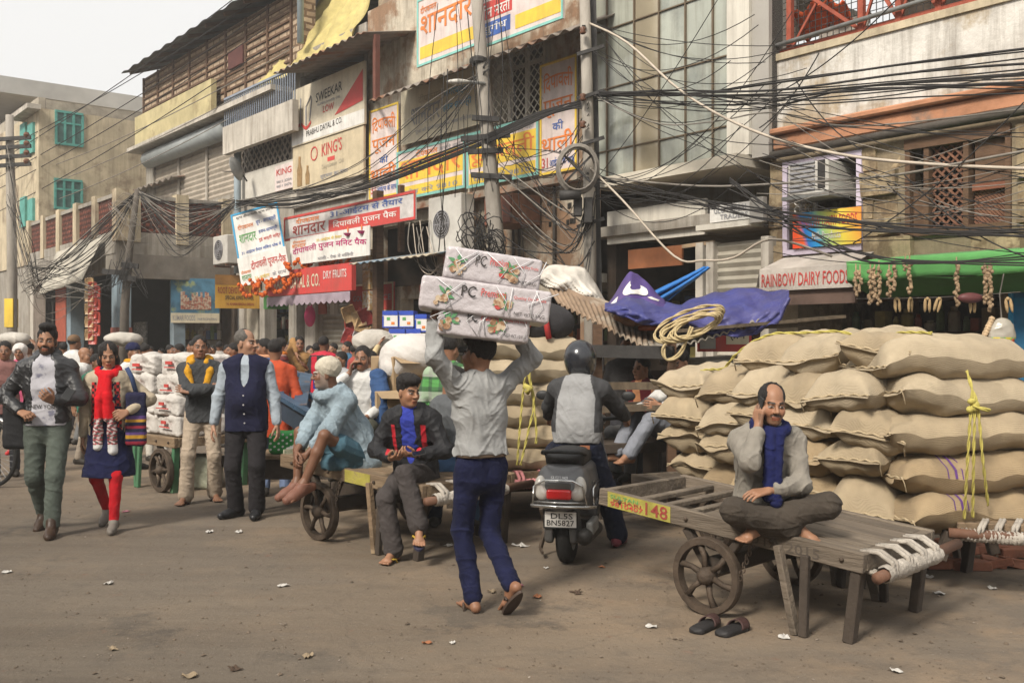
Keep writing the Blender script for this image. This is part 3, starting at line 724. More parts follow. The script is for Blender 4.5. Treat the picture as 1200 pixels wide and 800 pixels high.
tag(MB().add(*[(lambda m: (m.v, m.f))(MB().box(-.35, .35, -.02, .02, 0, .5))][0]).xf(Matrix.Translation(fw(FU(957, V0), V0+.45, pz+.09)) @ Matrix.Rotation(FA, 4, 'Z') @ Matrix.Rotation(R(-28), 4, 'X')).build('leaning_board', LGREY, origin=True), 'pale board leaning inside the red steel cage on the roof', 'board')
tag(MB().sheet(lambda a, b: tuple(fw(FU(912, V0)+a*.75, V0+.3+b*.35, pz+.75-.25*b-.18*abs(a-.5)+.05*math.sin(a*19+b*5))), 18, 8, .02).build('orange_cloth', flat('orange_cloth', (.7, .10, .02)), smooth=True, origin=True), 'orange red cloth bundled on the roof terrace behind the cage', 'cloth')
# timber lattice window
def lattice(mb, a, b, c, d, v, n=7, t=.02):
    W, H = b-a, d-c; s = max(W, H)/n
    k = -int(H/s)-1
    while k*s < W:
        for sg in (1, -1):
            x0 = a+k*s; 
            pts = []
            for q in (0, 1):
                z = c if q == 0 else d; x = x0+(z-c) if sg == 1 else x0+H-(z-c)
                pts.append((x, z))
            (xa, za), (xb, zb) = pts
            def clip(xa, za, xb, zb):
                if xa == xb: return None
                t0, t1 = 0., 1.
                for lim, s_ in ((a, 1), (b, -1)):
                    fa, fb = s_*(xa-lim), s_*(xb-lim)
                    if fa < 0 and fb < 0: return None
                    if fa < 0: t0 = max(t0, fa/(fa-fb))
                    if fb < 0: t1 = min(t1, fa/(fa-fb))
                if t0 >= t1: return None
                return xa+(xb-xa)*t0, za+(zb-za)*t0, xa+(xb-xa)*t1, za+(zb-za)*t1
            r = clip(xa, za, xb, zb)
            if r: mb.beam((r[0], v+(.006 if sg == 1 else -.006), r[1]), (r[2], v+(.006 if sg == 1 else -.006), r[3]), t, .01, (0, 1, 0))
        k += 1
    return mb
a, b, c, d = win2; W = b-a
wn = MB().box(a, b, V0-.05, V0+.12, d-.07, d+.05).box(a, b, V0-.05, V0+.12, c-.05, c+.03)
for q in (0, .2, .60, 1): wn.box(a+q*(W-.06), a+q*(W-.06)+.06, V0-.03, V0+.1, c+.03, d-.07)
wf = rb.p('timber_window', wn, BROWNW)
rb.p('lattice', lattice(MB(), a+.2*W+.06, a+.6*W, c+.03, d-.07, V0+.05, 9, .025).add(*(lambda m: (m.v, m.f))(lattice(MB(), a+.6*W+.06, b-.06, c+.03, c+.4, V0+.05, 9, .02))), RUST)
rb.p('shutter_board', MB().box(a+.6*W+.07, b-.07, V0+.03, V0+.07, c+.48, d-.08).box(a+.07, a+.2*W-.01, V0+.04, V0+.08, c+.04, c+.5), BROWNW)
rb.p('shutter_rail', MB().box(a+.6*W+.062, b-.06, V0-.02, V0+.08, c+.40, c+.47), M('red_timber', (.19, .07, .04), .8, .3, 6, .3))
# lilac window with a boxed cooler
a, b, c, d = win1; mb = MB(); t = .07
mb.box(a-t, b+t, V0-.05, V0+.1, d, d+t); mb.box(a-t, b+t, V0-.05, V0+.1, c-t, c); mb.box(a-t, a, V0-.05, V0+.1, c, d); mb.box(b, b+t, V0-.05, V0+.1, c, d)
rb.p('lilac_window_frame', mb, LILAC)
mb = MB()
for q in (.12, .33): mb.box(a+q*(b-a), a+q*(b-a)+.035, V0+.05, V0+.1, c, d)
rb.p('window_bars', mb, WHITE)
mb = MB()
for i in range(4):
    for j in range(3):
        mb.lathe([(.05, 0), (.05, .012), (.035, .012), (.035, 0)], 10, 'y', (a+.10+.1*j, V0+.03, c+.42+.1*i-.0))
rb.p('ring_grille', mb, WHITE)
ac = Fac('air_conditioner', 'boxed window air conditioner in the lilac framed window', 'air conditioner', FU(967, V0)-.05, V0-.12, FZ(967, 230, V0))
w_, h_ = .58, .40
ac.p('case', MB().box(-w_/2, w_/2, -.18, .5, 0, h_), M('ac_white', (.50, .48, .44), .5, .12, 5, .05, dirt=.3), local=True, bev=.012)
mb = MB()
for i in range(7): mb.box(-w_/2+.04, w_/2-.18, -.2, -.184, .05+i*.055, .075+i*.055)
ac.p('grille', mb, SGR, local=True); ac.p('vent', MB().box(w_/2-.14, w_/2-.04, -.192, -.182, .06, .4), DKSTEEL, local=True)
ac.p('tray', MB().box(-w_/2-.05, w_/2+.05, -.24, .2, -.05, -.004), STEEL, local=True)
RAINB = M('rainbow_print', (.5, .5, .5), .5, bump=0)
def rbfn(nt, b):
    tc = _n(nt, 'ShaderNodeTexCoord'); sp = _n(nt, 'ShaderNodeSeparateXYZ'); nt.links.new(tc.outputs['Object'], sp.inputs[0])
    mr = _n(nt, 'ShaderNodeMapRange'); mr.inputs[1].default_value = 0; mr.inputs[2].default_value = 1.05; nt.links.new(sp.outputs[0], mr.inputs[0])
    ad = _n(nt, 'ShaderNodeMath', operation='MULTIPLY_ADD'); ad.inputs[1].default_value = .35; nt.links.new(sp.outputs[2], ad.inputs[0]); nt.links.new(mr.outputs[0], ad.inputs[2])
    r = _n(nt, 'ShaderNodeValToRGB'); e = r.color_ramp.elements
    for k, (p_, c_) in enumerate([(0, (.75, .06, .02)), (.18, (.75, .12, .03)), (.24, (.02, .16, .5)), (.38, (.03, .3, .6)), (.5, (.35, .55, .2)), (.72, (.8, .65, .08)), (1, (.8, .3, .05))]):
        q = e[k] if k < 2 else e.new(p_); q.position = p_; q.color = (*c_, 1)
    nt.links.new(ad.outputs[0], r.inputs[0]); nt.links.new(r.outputs[0], b.inputs['Base Color'])
tweak(RAINB, rbfn)
sign('shop_banner', 'rainbow coloured RAINBOW DAIRY FOODS banner fixed under the window air conditioner', V0-.09, 929, 1009, 246, 288, RAINB,
     [('RAINBOW DAIRY FOODS', .06, .95, .56, .84, SR, 0, .0), ('Milk Products', .3, .72, .2, .42, SW)], th=.015)
# awnings
GREEN = M('green_canvas', (.13, .42, .12), .75, .15, 3, .2, 30, sheen=.1, dirt=.15)
aw = Fac('green_awning', 'bright green canvas awning hung with garlic strings', 'awning', FU(1000, 10.3), V0, 2.2)
ua, ub = FU(997, 10.2), FU(1480, 10.2)
def awn(a, b): u = ua+a*(ub-ua); return (u, V0-.02-b*.76, 2.64-.09*b-.02*math.sin(b*3.1)*(.5+.5*math.sin(a*50)))
aw.p('canopy', MB().sheet(awn, 90, 8, .008), GREEN, smooth=True)
aw.p('front_band', MB().sheet(lambda a, b: (ua+a*(ub-ua), V0-.785+.006*math.sin(a*90+b*3)+.012*b, 2.56-.225*b-.012*math.sin(a*19)*b), 120, 4, .006), GREEN, smooth=True)
aw.p('shaded_underside', MB().sheet(lambda a, b: (ua+a*(ub-ua), V0-.77+.55*b+.01*math.sin(a*75), 2.335-.17*b-.018*math.sin(a*23)*(1-b)), 100, 6, .006), M('green_canvas_shaded', (.07, .22, .055), .8, .2, 3, .2, dirt=.2), smooth=True)  # underside of the awning; its shade is put into a darker green
aw.p('end_flap', MB().add([(ua, V0-.02, 2.64), (ua, V0-.77, 2.55), (ua, V0-.77, 2.33), (ua, V0-.22, 2.18), (ua, V0-.02, 2.18)], [(0, 1, 2, 3, 4)]), GREEN)
mb = MB()
for i in range(7): mb.beam((ua+.1+i*(ub-ua-.2)/6, V0, 2.6), (ua+.1+i*(ub-ua-.2)/6, V0-.72, 2.5), .03, .03)
aw.p('awning_ribs', mb, RUST)
ra = Fac('shop_sign', 'long dirty white RAINBOW DAIRY FOODS fascia sign over the dark shop', 'sign', FU(890, 10.35), 10.35, 2.28)
Wd = FU(996, 10.3)-FU(890, 10.35); fill_board(ra, Wd, .27, M('fascia_dirty', (.50, .45, .40), .8, .15, 3, .2, dirt=.6), [('RAINBOW DAIRY FOODS', .03, .97, .18, .78, SR)], th=.08)
ra.p('fascia_top', MB().add([(0, 0, .27), (Wd, 0, .27), (Wd, .5, .45), (0, .5, .45), (-.05, .5, .1), (-.05, 0, 0.05)], [(0, 1, 2, 3), (0, 3, 4, 5)]), M('fascia_dirty'), local=True)
ra.p('fascia_lower_board', MB().box(0, Wd, .06, .12, -.18, -.003), M('brown_fascia', (.14, .09, .07), .8, .3, 4, .2), local=True)  # darker brown board set below the sign face
# shop inside
SHELFC = [(.25, .2, .13), (.14, .2, .09), (.32, .08, .05), (.4, .33, .12), (.08, .12, .22), (.4, .36, .3), (.2, .12, .07)]
def shelves(f, u0, u1, v, z0, z1, rows=4, seed=1, dens=.17):
    r = random.Random(seed); mb = MB()
    for i in range(rows+1): mb.box(u0, u1, v, v+.3, z0+i*(z1-z0)/rows-.02, z0+i*(z1-z0)/rows)
    f.p('shelf_rack', mb, BROWNW)
    mbs = {}
    for i in range(rows):
        z = z0+i*(z1-z0)/rows; u = u0+.05
        while u < u1-.15:
            w_ = r.uniform(.07, dens); h_ = r.uniform(.3, .8)*(z1-z0)/rows; c = r.randrange(len(SHELFC))
            m_ = mbs.setdefault(c, MB())
            if r.random() < .5: m_.box(u, u+w_, v+.02, v+.2, z+.002, z+h_)
            else: m_.lathe([(0, z+.002), (w_/2, z+.002), (w_/2, z+h_*.75), (w_*.3, z+h_*.85), (w_*.3, z+h_), (0, z+h_)], 10, 'z', (u+w_/2, v+.12, 0))
            u += w_+r.uniform(.01, .06)
    for c, m_ in mbs.items(): f.p('stock', m_, M('stock_%d' % c, SHELFC[c], .5, .25, 12, .05))
sr = Fac('shop_shelves', 'dim wooden shelves stacked with goods inside the dairy shop', 'shelves', FU(1050, 12.2), 12.2)
shelves(sr, FU(945, 12), FU(1165, 12.2), 12.2, .5, 2.2, 4, 2)
ct = Fac('shop_counter', 'grey shop counter under the RAINBOW DAIRY FOODS fascia sign', 'counter', FU(960, 10.6), 10.55)
ct.p('body', MB().box(FU(900, 10.5), FU(985, 10.5), 10.5, 10.85, .0, 1.6), GREYP); ct.p('top', MB().box(FU(895, 10.5), FU(992, 10.5), 10.3, 10.9, 1.603, 1.66), M('counter_top', (.24, .22, .2), .5))
bd = Fac('blue_door', 'bright blue panelled steel shop door at the right edge', 'door', FU(1183, V0-.1), V0-.1)
bu0, bu1 = FU(1183, V0-.1), FU(1250, V0-.1)
BLUE = M('blue_door_paint', (.02, .20, .40), .5, .25, 4, .12, 30, dirt=.3)
bd.p('leaf', MB().box(bu0, bu1, V0-.1, V0-.05, .02, 2.3), BLUE)
mb = MB()
for q in (0, .33, .66, .97): mb.box(bu0+q*(bu1-bu0), bu0+q*(bu1-bu0)+.05, V0-.13, V0-.102, .04, 2.28)
for z in (.1, .75, 1.4, 2.05): mb.box(bu0+.055, bu1-.02, V0-.12, V0-.101, z, z+.06)
bd.p('rails', mb, M('blue_door_rail', (.03, .25, .46), .5, .2, 5, .1))

# ---- glass fronted building
VG = 10.72; ug0, ug1 = FU(690, VG), FU(901, VG)
gb = Fac('glass_building', 'building with a grey green glass curtain wall and a pale corner pier', 'building', ug0, VG)
zb = FZ(800, 204, VG)
GL = M('curtain_glass', (.36, .375, .32), .08, .35, .8, 0, spec=.7, metal=.12, col2=(.17, .185, .165), sc2=.35, amt2=.42, streak=.5)
def glfn(nt, b):
    tc = _n(nt, 'ShaderNodeTexCoord'); n = _n(nt, 'ShaderNodeTexNoise'); n.inputs['Scale'].default_value = .9; n.inputs['Detail'].default_value = 2; nt.links.new(tc.outputs['Object'], n.inputs['Vector'])
    bp = _n(nt, 'ShaderNodeBump'); bp.inputs['Strength'].default_value = .05; bp.inputs['Distance'].default_value = .3; nt.links.new(n.outputs[0], bp.inputs['Height']); nt.links.new(bp.outputs[0], b.inputs['Normal'])
    n2 = _n(nt, 'ShaderNodeTexNoise'); n2.inputs['Scale'].default_value = 6; n2.inputs['Detail'].default_value = 8; nt.links.new(tc.outputs['Object'], n2.inputs['Vector'])
    mr = _n(nt, 'ShaderNodeMapRange'); mr.inputs[1].default_value = .35; mr.inputs[2].default_value = .7; mr.inputs[3].default_value = .04; mr.inputs[4].default_value = .22; nt.links.new(n2.outputs[0], mr.inputs[0]); nt.links.new(mr.outputs[0], b.inputs['Roughness'])
tweak(GL, glfn)
gx0, gx1 = FU(697, VG), FU(855, VG)
cols = [697, 711, 743, 772, 803, 835, 855]
for i in range(6):
    a, b = FU(cols[i], VG), FU(cols[i+1], VG)
    gb.p('glass_pane', MB().box(a+.012, b-.012, VG+.02+.004*(i % 2), VG+.05, zb+.1, 9.6), GL if i != 2 else M('curtain_glass_tan', (.36, .31, .22), .12, .3, .8, 0, spec=.8, metal=.2))
mb = MB()
for x in cols: mb.box(FU(x, VG)-.011, FU(x, VG)+.011, VG-.01, VG+.06, zb+.1, 9.6)
for z in (zb+.55, zb+1.5, zb+2.4, zb+3.3, zb+4.3): mb.box(gx0, gx1, VG-.004, VG+.06, z-.009, z+.009)
gb.p('mullion', mb, M('bronze_mullion', (.16, .12, .08), .5, .2, 5, .05, metal=.4))
gb.p('core_wall', MB().box(ug0, ug1, VG+.07, VG+.3, zb+.1, 9.6), DARK)
PALE = M('pale_panel', (.58, .545, .475), .6, .06, 2, .04, dirt=.15, streak=.4)
gb.p('corner_pier', MB().box(FU(855, VG), FU(881, VG), VG-.06, VG+.065, zb+.1, 9.6), PALE)
gb.p('grey_pier', MB().box(FU(881, VG)+.003, FU(901, VG)+.0, VG+.0, VG+.6, zb+.05, 9.6), M('grey_panel', (.33, .31, .28), .6, .08, 2, .04, dirt=.15))
gb.p('left_pier', MB().box(ug0, FU(697, VG)-.003, VG-.05, VG+.065, 0, 9.6), M('pier_tan', (.42, .37, .29), .8, .2, 3, .1, dirt=.3))
gb.p('slab', MB().box(FU(711, VG), FU(880, VG), VG-.3, VG+1.2, zb-.06, zb+.09), M('slab_pale', (.55, .50, .41), .8, .15, 3, .1, dirt=.3))
gb.p('soffit_wall', MB().box(ug0, ug1, VG+.9, VG+1.1, zb-.6, zb-.065), GREYP)
gb.p('roof_slab', MB().box(ug0, ug1, VG+.31, VG+8, 9.2, 9.6), GREYP)
gb.p('shop_floor_slab', MB().box(ug0, ug1, VG+.02, VG+6, zb-.75, zb-.6), GREYP)
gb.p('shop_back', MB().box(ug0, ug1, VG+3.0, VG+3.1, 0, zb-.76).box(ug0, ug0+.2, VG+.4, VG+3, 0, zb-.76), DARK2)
a, b, c, d = rect(VG+.2, 717, 832, 241, 281)
sp_ = gb.p('fascia_panel', MB().box(a, b, VG+.1, VG+.16, c, d), PALE)
sg = sign('shop_sign', 'white sign with worn dark lettering beside the corner of the glass building', VG-.1, 832, 882, 238, 258, SW, [('GLO HERBAL', .1, .9, .5, .9, SGR), ('TRADERS', .25, .9, .12, .42, SGR)], ref=860)
gb.p('sign_soffit', MB().box(FU(822, VG), FU(884, VG), VG-.12, VG+.5, FZ(860, 262, VG)-.06, FZ(860, 259, VG)-.02), PALE)
gb.p('sign_return', MB().box(FU(884, VG), FU(900, VG), VG-.1, VG-.02, FZ(860, 262, VG)-.03, FZ(860, 236, VG)), M('grey_panel'))
a, b, c, d = rect(VG+.15, 842, 900, 266, 400)
gb.p('roller_shutter', shutter(MB(), a, b, .05, 3.0, VG+.15), SHUT)
gb.p('shutter_post', MB().box(a-.3, a-.17, VG+.02, VG+.2, 0, 3.02).box(a-.13, a, VG+.04, VG+.2, 0, 3.02).box(b, b+.12, VG, VG+.2, 0, 3.02), LGREY)
gs = Fac('shop_shelves', 'dark shelves of packets and jars behind the orange brown board', 'shelves', FU(770, 12.4), 12.4)
shelves(gs, FU(705, 12.4), FU(845, 12.4), 12.4, .4, 2.5, 5, 5, .22)
sign('hanging_board', 'plain orange brown board hanging across the dark shopfront', VG+.1, 736, 799, 290, 313, M('orange_board', (.30, .11, .045), .7, .3, 4, .1, dirt=.3), [], ref=767)
tag(MB().beam(fw(FU(800, VG), VG, FZ(800, 289, VG)), fw(FU(832, VG), VG+.1, FZ(832, 283, VG)), .05, .05).build('timber_batten', M('pale_timber', (.38, .27, .17), .8, .3, 7, .2), origin=True), 'short pale timber batten jutting beside the shutter post', 'batten')
# ---- middle building carrying the festival banners
VM = 10.9; um0, um1 = FU(431, VM), FU(689, VM)-.02
mbd = Fac('banner_building', 'peeling cream building covered with festival banners behind the leaning pole', 'building', um0, VM)
gw = rect(VM, 580, 640, 55, 140)
dk = (FU(440, VM), FU(512, VM), FZ(476, 335, VM), FZ(476, 262, VM)); sh1 = (FU(470, VM), FU(560, VM), .0, 2.5); sh2 = (FU(585, VM), FU(680, VM), 0, 2.4)
mbd.p('wall', wall_holes(MB(), um0, um1, 0, 8.6, VM, VM+.3, [gw, dk, sh1, sh2]), CREAMP)
mbd.p('floor_slab', MB().box(um0, um1, VM+.31, VM+8, 2.6, 2.75).box(um0, um1, VM+.31, VM+8, 4.9, 5.05).box(um0, um1, VM+.31, VM+8, 8.3, 8.5), GREYP)
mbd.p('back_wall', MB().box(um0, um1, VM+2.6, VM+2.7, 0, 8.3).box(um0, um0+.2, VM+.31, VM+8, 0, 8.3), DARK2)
mbd.p('ledge', MB().box(um0, um1, VM-.22, VM-.003, FZ(560, 222, VM)-.2, FZ(560, 222, VM)-.08), M('broken_brick_ledge', (.30, .15, .09), .95, .5, 4, .8, 14, col2=(.28, .24, .19), sc2=2, amt2=.5))
mb = MB(); a, b, c, d = gw
for q in np.linspace(0, 1, 4): mb.box(a+q*(b-a)-.03, a+q*(b-a)+.03, VM-.05, VM+.02, c, d)
mb.box(a, b, VM-.04, VM+.01, (c+d)/2+.25, (c+d)/2+.31); mb.box(a, b, VM-.04, VM+.01, d-.06, d)
mbd.p('window_frame', mb, LGREY); mbd.p('grille', lattice(MB(), a, b, c, d, VM-.06, 8, .018), M('grille_paint', (.42, .38, .31), .7, .2, 5))
# dotted roof canopy
zc1 = FZ(560, 76, 10.0)
def can(x0, x1, v0, v1, z0, z1, n=70):
    return MB().sheet(lambda p, q: (x0+p*(x1-x0), v0+q*(v1-v0), z0+q*(z1-z0)+.03*math.sin(p*n*math.pi)), n*3, 3, .012)
TIN = M('weathered_tin', (.22, .19, .16), .65, .35, 4, .2, 30, col2=(.20, .10, .055), sc2=1.4, amt2=.45, metal=.2)
mbd.p('tin_canopy', can(FU(432, 9.9), FU(690, 10.2), 9.9, VM+.2, zc1, zc1+.55, 40), TIN, smooth=True)
mbd.p('upper_wall', MB().box(um0, um1, VM+1.2, VM+1.5, 8.5, 10.5), GREYP)
mb = MB()
for x in (438, 500, 560, 620, 684): mb.beam((FU(x, 10.9), VM, zc1+.45), (FU(x, 9.95), 9.95, zc1-.02), .05, .05)
mbd.p('canopy_bracket', mb, DKSTEEL)
# banners on the middle building
DIP, PUJ, KO, THALI = 'िदपावली', 'पूजन', 'की', 'थाली'
def thali(x0, x1, yt, yb, label):
    sign('banner', label, VM-.06, x0, x1, yt, yb, SPK, [(DIP, .1, .9, .72, .90, SO, .03), (PUJ, .1, .9, .50, .66, SO), (KO, .35, .65, .38, .47, SB), (THALI, .05, .92, .20, .37, SO), ('31', .06, .22, .06, .15, SR), ('आईटम के साथ', .27, .95, .055, .14, SB)], frame=SY, th=.02)
thali(433, 467, 125, 231, 'tall white banner with orange letters at the left end of the banner row')
thali(633, 676, 70, 202, 'tall white banner with orange letters right of the grille window')
SHN = 'शानदार'
sign('banner', 'faded cream banner with grey outlined word above the yellow banners', VM-.12, 470, 563, 92, 158, SC_, [('दीपकमल', .24, .56, .66, .84, M('faint_tan', (.42, .36, .26), .7)), (SHN, .14, .52, .28, .62, SGR), ('अगरबत्ती', .57, .86, .6, .8, SCY), ('हवन सामग्री', .56, .9, .36, .54, SCY), ('पूजा की सभी सामग्री के थोक विक्रेता', .2, .9, .12, .22, SGR)], th=.02)
def yellowb(x0, x1, yt, yb, label, word):
    sign('banner', label, VM-.08, x0, x1, yt, yb, SPK, [(word, .06, .95, .36, .76, SO, .0), ('दीपकमल', .3, .62, .79, .93, SO), ('हमारे यहाँ', .66, .95, .8, .9, SGR), ('फोन करे 9810', .1, .9, .09, .2, SGR)], frame=ST, th=.02, blocks=[(.04, .96, .06, .26, SY), (.04, .97, .34, .79, SY)], fw_=.05)
yellowb(465, 545, 168, 228, 'yellow and orange banner in a teal border left of the leaning pole', 'शानदार')
yellowb(547, 631, 146, 213, 'yellow and orange banner in a teal border under the grille window', 'रूई बत्ती')
for x0, x1, lab in ((489, 560, 'big white banner with orange letters above the tin canopy, left half'), (561, 660, 'big white banner with red and blue words above the tin canopy, right half')):
    yb = 66 if x0 < 500 else 40
    sign('banner', lab, 9.85, x0, x1, yb-82, yb, SPK, [(SHN, .06, .92, .42, .72, SO, 0), ('दीपकमल', .06, .34, .76, .88, SO), ('अगरबत्ती', .5, .95, .76, .88, SLB)] if x0 < 500 else [('तीन मरती', .03, .4, .42, .62, SW), ('सुगंध', .05, .36, .16, .32, SW), ('श्री रामा कृष्णा', .5, .95, .5, .7, SO)], frame=ST, th=.03, fw_=.04,
         blocks=[(.05, .95, .1, .28, SY)] if x0 < 500 else [(.02, .42, .4, .66, SR), (.02, .4, .13, .35, SB), (.46, .98, .1, .3, SY)])
# air conditioners / box / pipes on the middle building
def outdoor_unit(label, u, v, z, W=.85, H=.62):
    f = Fac('air_conditioner', label, 'air conditioner', u, v, z)
    f.p('case', MB().box(0, W, -.3, 0, 0, H), M('ac_white'), local=True, bev=.015)
    mb = MB(); c = (W*.42, -.305, H/2)
    for r_ in (.06, .11, .16, .21, .25): mb.lathe([(r_, 0), (r_, -.012), (r_-.012, -.012), (r_-.012, 0)], 24, 'y', c)
    for k in range(6): mb.beam((c[0], c[1]-.006, c[2]), (c[0]+.25*math.cos(k*1.047), c[1]-.006, c[2]+.25*math.sin(k*1.047)), .012, .01, (0, 1, 0))
    f.p('fan_guard', mb, SGR, local=True); f.p('fan_opening', MB().lathe([(0, 0), (.25, 0), (.25, .003), (0, .003)], 24, 'y', (c[0], -.304, c[2])), DARK, local=True)
    f.p('bracket', MB().beam((.08, -.3, -.03), (.08, .1, -.03), .04, .04).beam((W-.08, -.3, -.03), (W-.08, .1, -.03), .04, .04), RUST, local=True)
    return f
outdoor_unit('white outdoor air conditioner on the peeling wall behind the carried boxes', FU(515, VM-.4), VM-.35, FZ(538, 296, VM-.35), 1.0, 1.0)
mt = Fac('meter_box', 'rusty brown meter box with two doors on the peeling wall', 'box', FU(576, VM-.5), VM-.5, FZ(600, 264, VM-.5))
mt.p('case', MB().box(0, .75, -.15, .45, 0, .5), RUST, local=True, bev=.01); mt.p('door', MB().box(.03, .36, -.18, -.153, .03, .47).box(.39, .72, -.18, -.153, .03, .47), M('rust_door', (.19, .075, .05), .7, .3, 6, .2), local=True, bev=.008)
pp = MB()
for x in (604, 611, 652): pp.tube([fw(FU(x, VM), VM-.05, 2.4), fw(FU(x, VM), VM-.05, FZ(x, 205, VM))], .03, 6)
tag(pp.build('wall_pipe', M('pipe_dark'), smooth=True, origin=True), 'thin dark conduits running up the peeling wall', 'pipe')
mb = MB(); r = random.Random(4)
for i in range(12): x = 635+r.random()*40; y = 232+r.random()*30; mb.box(FU(x, VM), FU(x, VM)+.06, VM-.012, VM-.002, FZ(x, y+6, VM), FZ(x, y, VM))
mbd.p('vent_slot', mb, DARK)
# tin awning with blue edge over the dark shop left of the air conditioner
mbd.p('blue_awning', MB().sheet(lambda a, b: (FU(425, 10)+a*(FU(520, 10)-FU(425, 10)), VM-b*1.2, 3.35-.22*b+.015*math.sin(a*70)), 80, 4, .015), M('blue_tin', (.12, .19, .26), .7, .4, 3, .2, col2=(.35, .30, .22), sc2=2, amt2=.5), smooth=True)
mbd.p('timber_post', MB().beam((FU(443, 10.3), 10.3, 0), (FU(443, 10.3), 10.3, 4.6), .16, .16).beam((FU(470, 10.6), 10.6, 3.4), (FU(470, 10.6), 10.6, 4.7), .1, .1), BROWNW)
sh_ = Fac('shop_shelves', 'shelves of stock in the dark shop behind the stacked cartons', 'shelves', FU(520, 12.6), 12.6); shelves(sh_, FU(480, 12.6), FU(560, 12.6), 12.6, .3, 2.4, 5, 8, .2)
sh_ = Fac('shop_shelves', 'shelves of stock in the dark shop behind the parcel carrier', 'shelves', FU(630, 12.6), 12.6); shelves(sh_, FU(580, 12.6), FU(690, 12.6), 12.6, .3, 2.4, 5, 9, .2)

# ---- building with the SWEEKAR board
us0, us1 = FU(345, VM), FU(430, VM)-.02
sb = Fac('sweekar_building', 'grey building with the SWEEKAR hoarding and a dark tin roofed balcony', 'building', us0, VM)
d1 = (FU(371, VM), FU(411, VM), .0, 3.0); d2 = (us0+.1, FU(368, VM), 0, 3.0); d3 = (FU(414, VM), us1-.15, 0, 2.2); dt = (us0+.3, us1-.1, FZ(387, 222, VM)+.1, FZ(387, 76, VM))
sb.p('wall', wall_holes(MB(), us0, us1, 0, 8.4, VM, VM+.3, [d1, d2, d3, dt]), GREYP)
sb.p('back_wall', MB().box(us0, us1, VM+3, VM+3.1, 0, 8).box(us0, us0+.2, VM+.31, VM+8, 0, 8.4), DARK2)
sb.p('floor_slab', MB().box(us0, us1, VM+.31, VM+8, 3.1, 3.3).box(us0, us1, VM+.31, VM+8, 4.6, 4.8), GREYP)
sb.p('light_band', MB().box(us0, us1, VM-.1, VM-.003, FZ(387, 236, VM), FZ(387, 213, VM)), LGREY)
sb.p('roller_shutter', shutter(MB(), d1[0], d1[1], 0, 2.95, VM+.1), SHUT)
zt = FZ(387, 62, VM-1)
sb.p('tin_roof', can(FU(330, 9.9), FU(436, 9.9), 9.7, VM+2.5, zt, zt+.8, 26), TIN, smooth=True)
sb.p('roof_post', MB().beam((FU(441, 10), 10, zt-1.25), (FU(441, 10), 10, zt), .1, .1), M('maroon_post', (.13, .05, .035), .8))
sb.p('upper_storey', MB().box(us0, us1+3, VM+2.2, VM+7, 8.4, 12.2), LGREY)
sb.p('terrace_parapet', MB().box(us1-.5, us1+2.6, VM+.6, VM+.8, 8.6, 9.9), M('peeling_parapet', (.40, .32, .22), .95, .35, 2, .5, 15, col2=(.2, .15, .11), sc2=1.5, amt2=.5))
sb.p('door', MB().box(us1-2.0, us1-1.1, VM+2.12, VM+2.19, 8.5, 10.4), M('ochre_door', (.36, .22, .06), .7, .2, 5, .1))
f = sign('hoarding', 'cream hoarding reading SWEEKAR over PRABHU DAYAL & CO.', VM-.25, 342, 427, 89, 159, flat('hoarding', (.60, .53, .40), dirt=.3), [('SWEEKAR', .36, .72, .62, .78, SK, 0, .05), ('LOW', .46, .61, .41, .53, SR), ('PRABHU DAYAL & CO.', .22, .72, .10, .20, SK, 0, .04), ('SUNFLOWER OIL', .38, .70, .56, .60, SGR)], th=.05, blocks=[(0, 1, .02, .24, SW)])
f.p('red_wedge', MB().add([(f.W*.62, -.009, f.H*.30), (f.W*.985, -.009, f.H*.38), (f.W*.985, -.009, f.H*.88)], [(0, 1, 2)]), SR, local=True)
mb = MB()
for x in (.14, .22): mb.tube([(f.W*x, -.01, f.H*.3), (f.W*x, -.01, f.H*(.8 if x < .2 else .62))], .02, 4)
mb.tube([(f.W*.22, -.01, f.H*.62), (f.W*.29, -.01, f.H*.78), (f.W*.3, -.01, f.H*.7), (f.W*.27, -.01, f.H*.35)], .015, 4); f.p('bottle_outline', mb, SGR, local=True)
f.p('ribbon', MB().sheet(lambda a, b: (f.W*(.09+.2*a), -.011, f.H*(.27+.06*b+.05*math.sin(a*7))), 10, 1), SR, local=True)
f = sign('hoarding', 'faded beige hoarding reading KING\'S under the SWEEKAR one', VM-.22, 343, 426, 160, 214, flat('hoarding_beige', (.55, .46, .31), dirt=.4), [("KING'S", .44, .72, .6, .88, SR, 0, .03), ('Soyabean Oil', .44, .74, .30, .42, M('faint_tan'), 0, .03), ('शुद्धता का वादा', .42, .8, .10, .2, SGR)], th=.05, blocks=[(.52, .62, .46, .55, SR)])
mb = MB().lathe([(.16, 0), (.16, -.006), (.13, -.006), (.13, 0)], 20, 'y', (f.W*.33, -.006, f.H*.72)); f.p('emblem', mb, SR, local=True)
mb = MB()
for x, h_, w_ in ((.08, .75, .1), (.2, .5, .08)): mb.lathe([(w_*1.1, f.H*.08), (w_*1.2, f.H*h_*.6), (w_*.5, f.H*h_*.8), (w_*.5, f.H*h_)], 8, 'z', (f.W*x+.1, -.0, 0))
mb.v = [(a, -.012, c) for a, b, c in mb.v]; f.p('bottle_picture', mb, M('bottle_tan', (.50, .33, .16), .7), local=True)
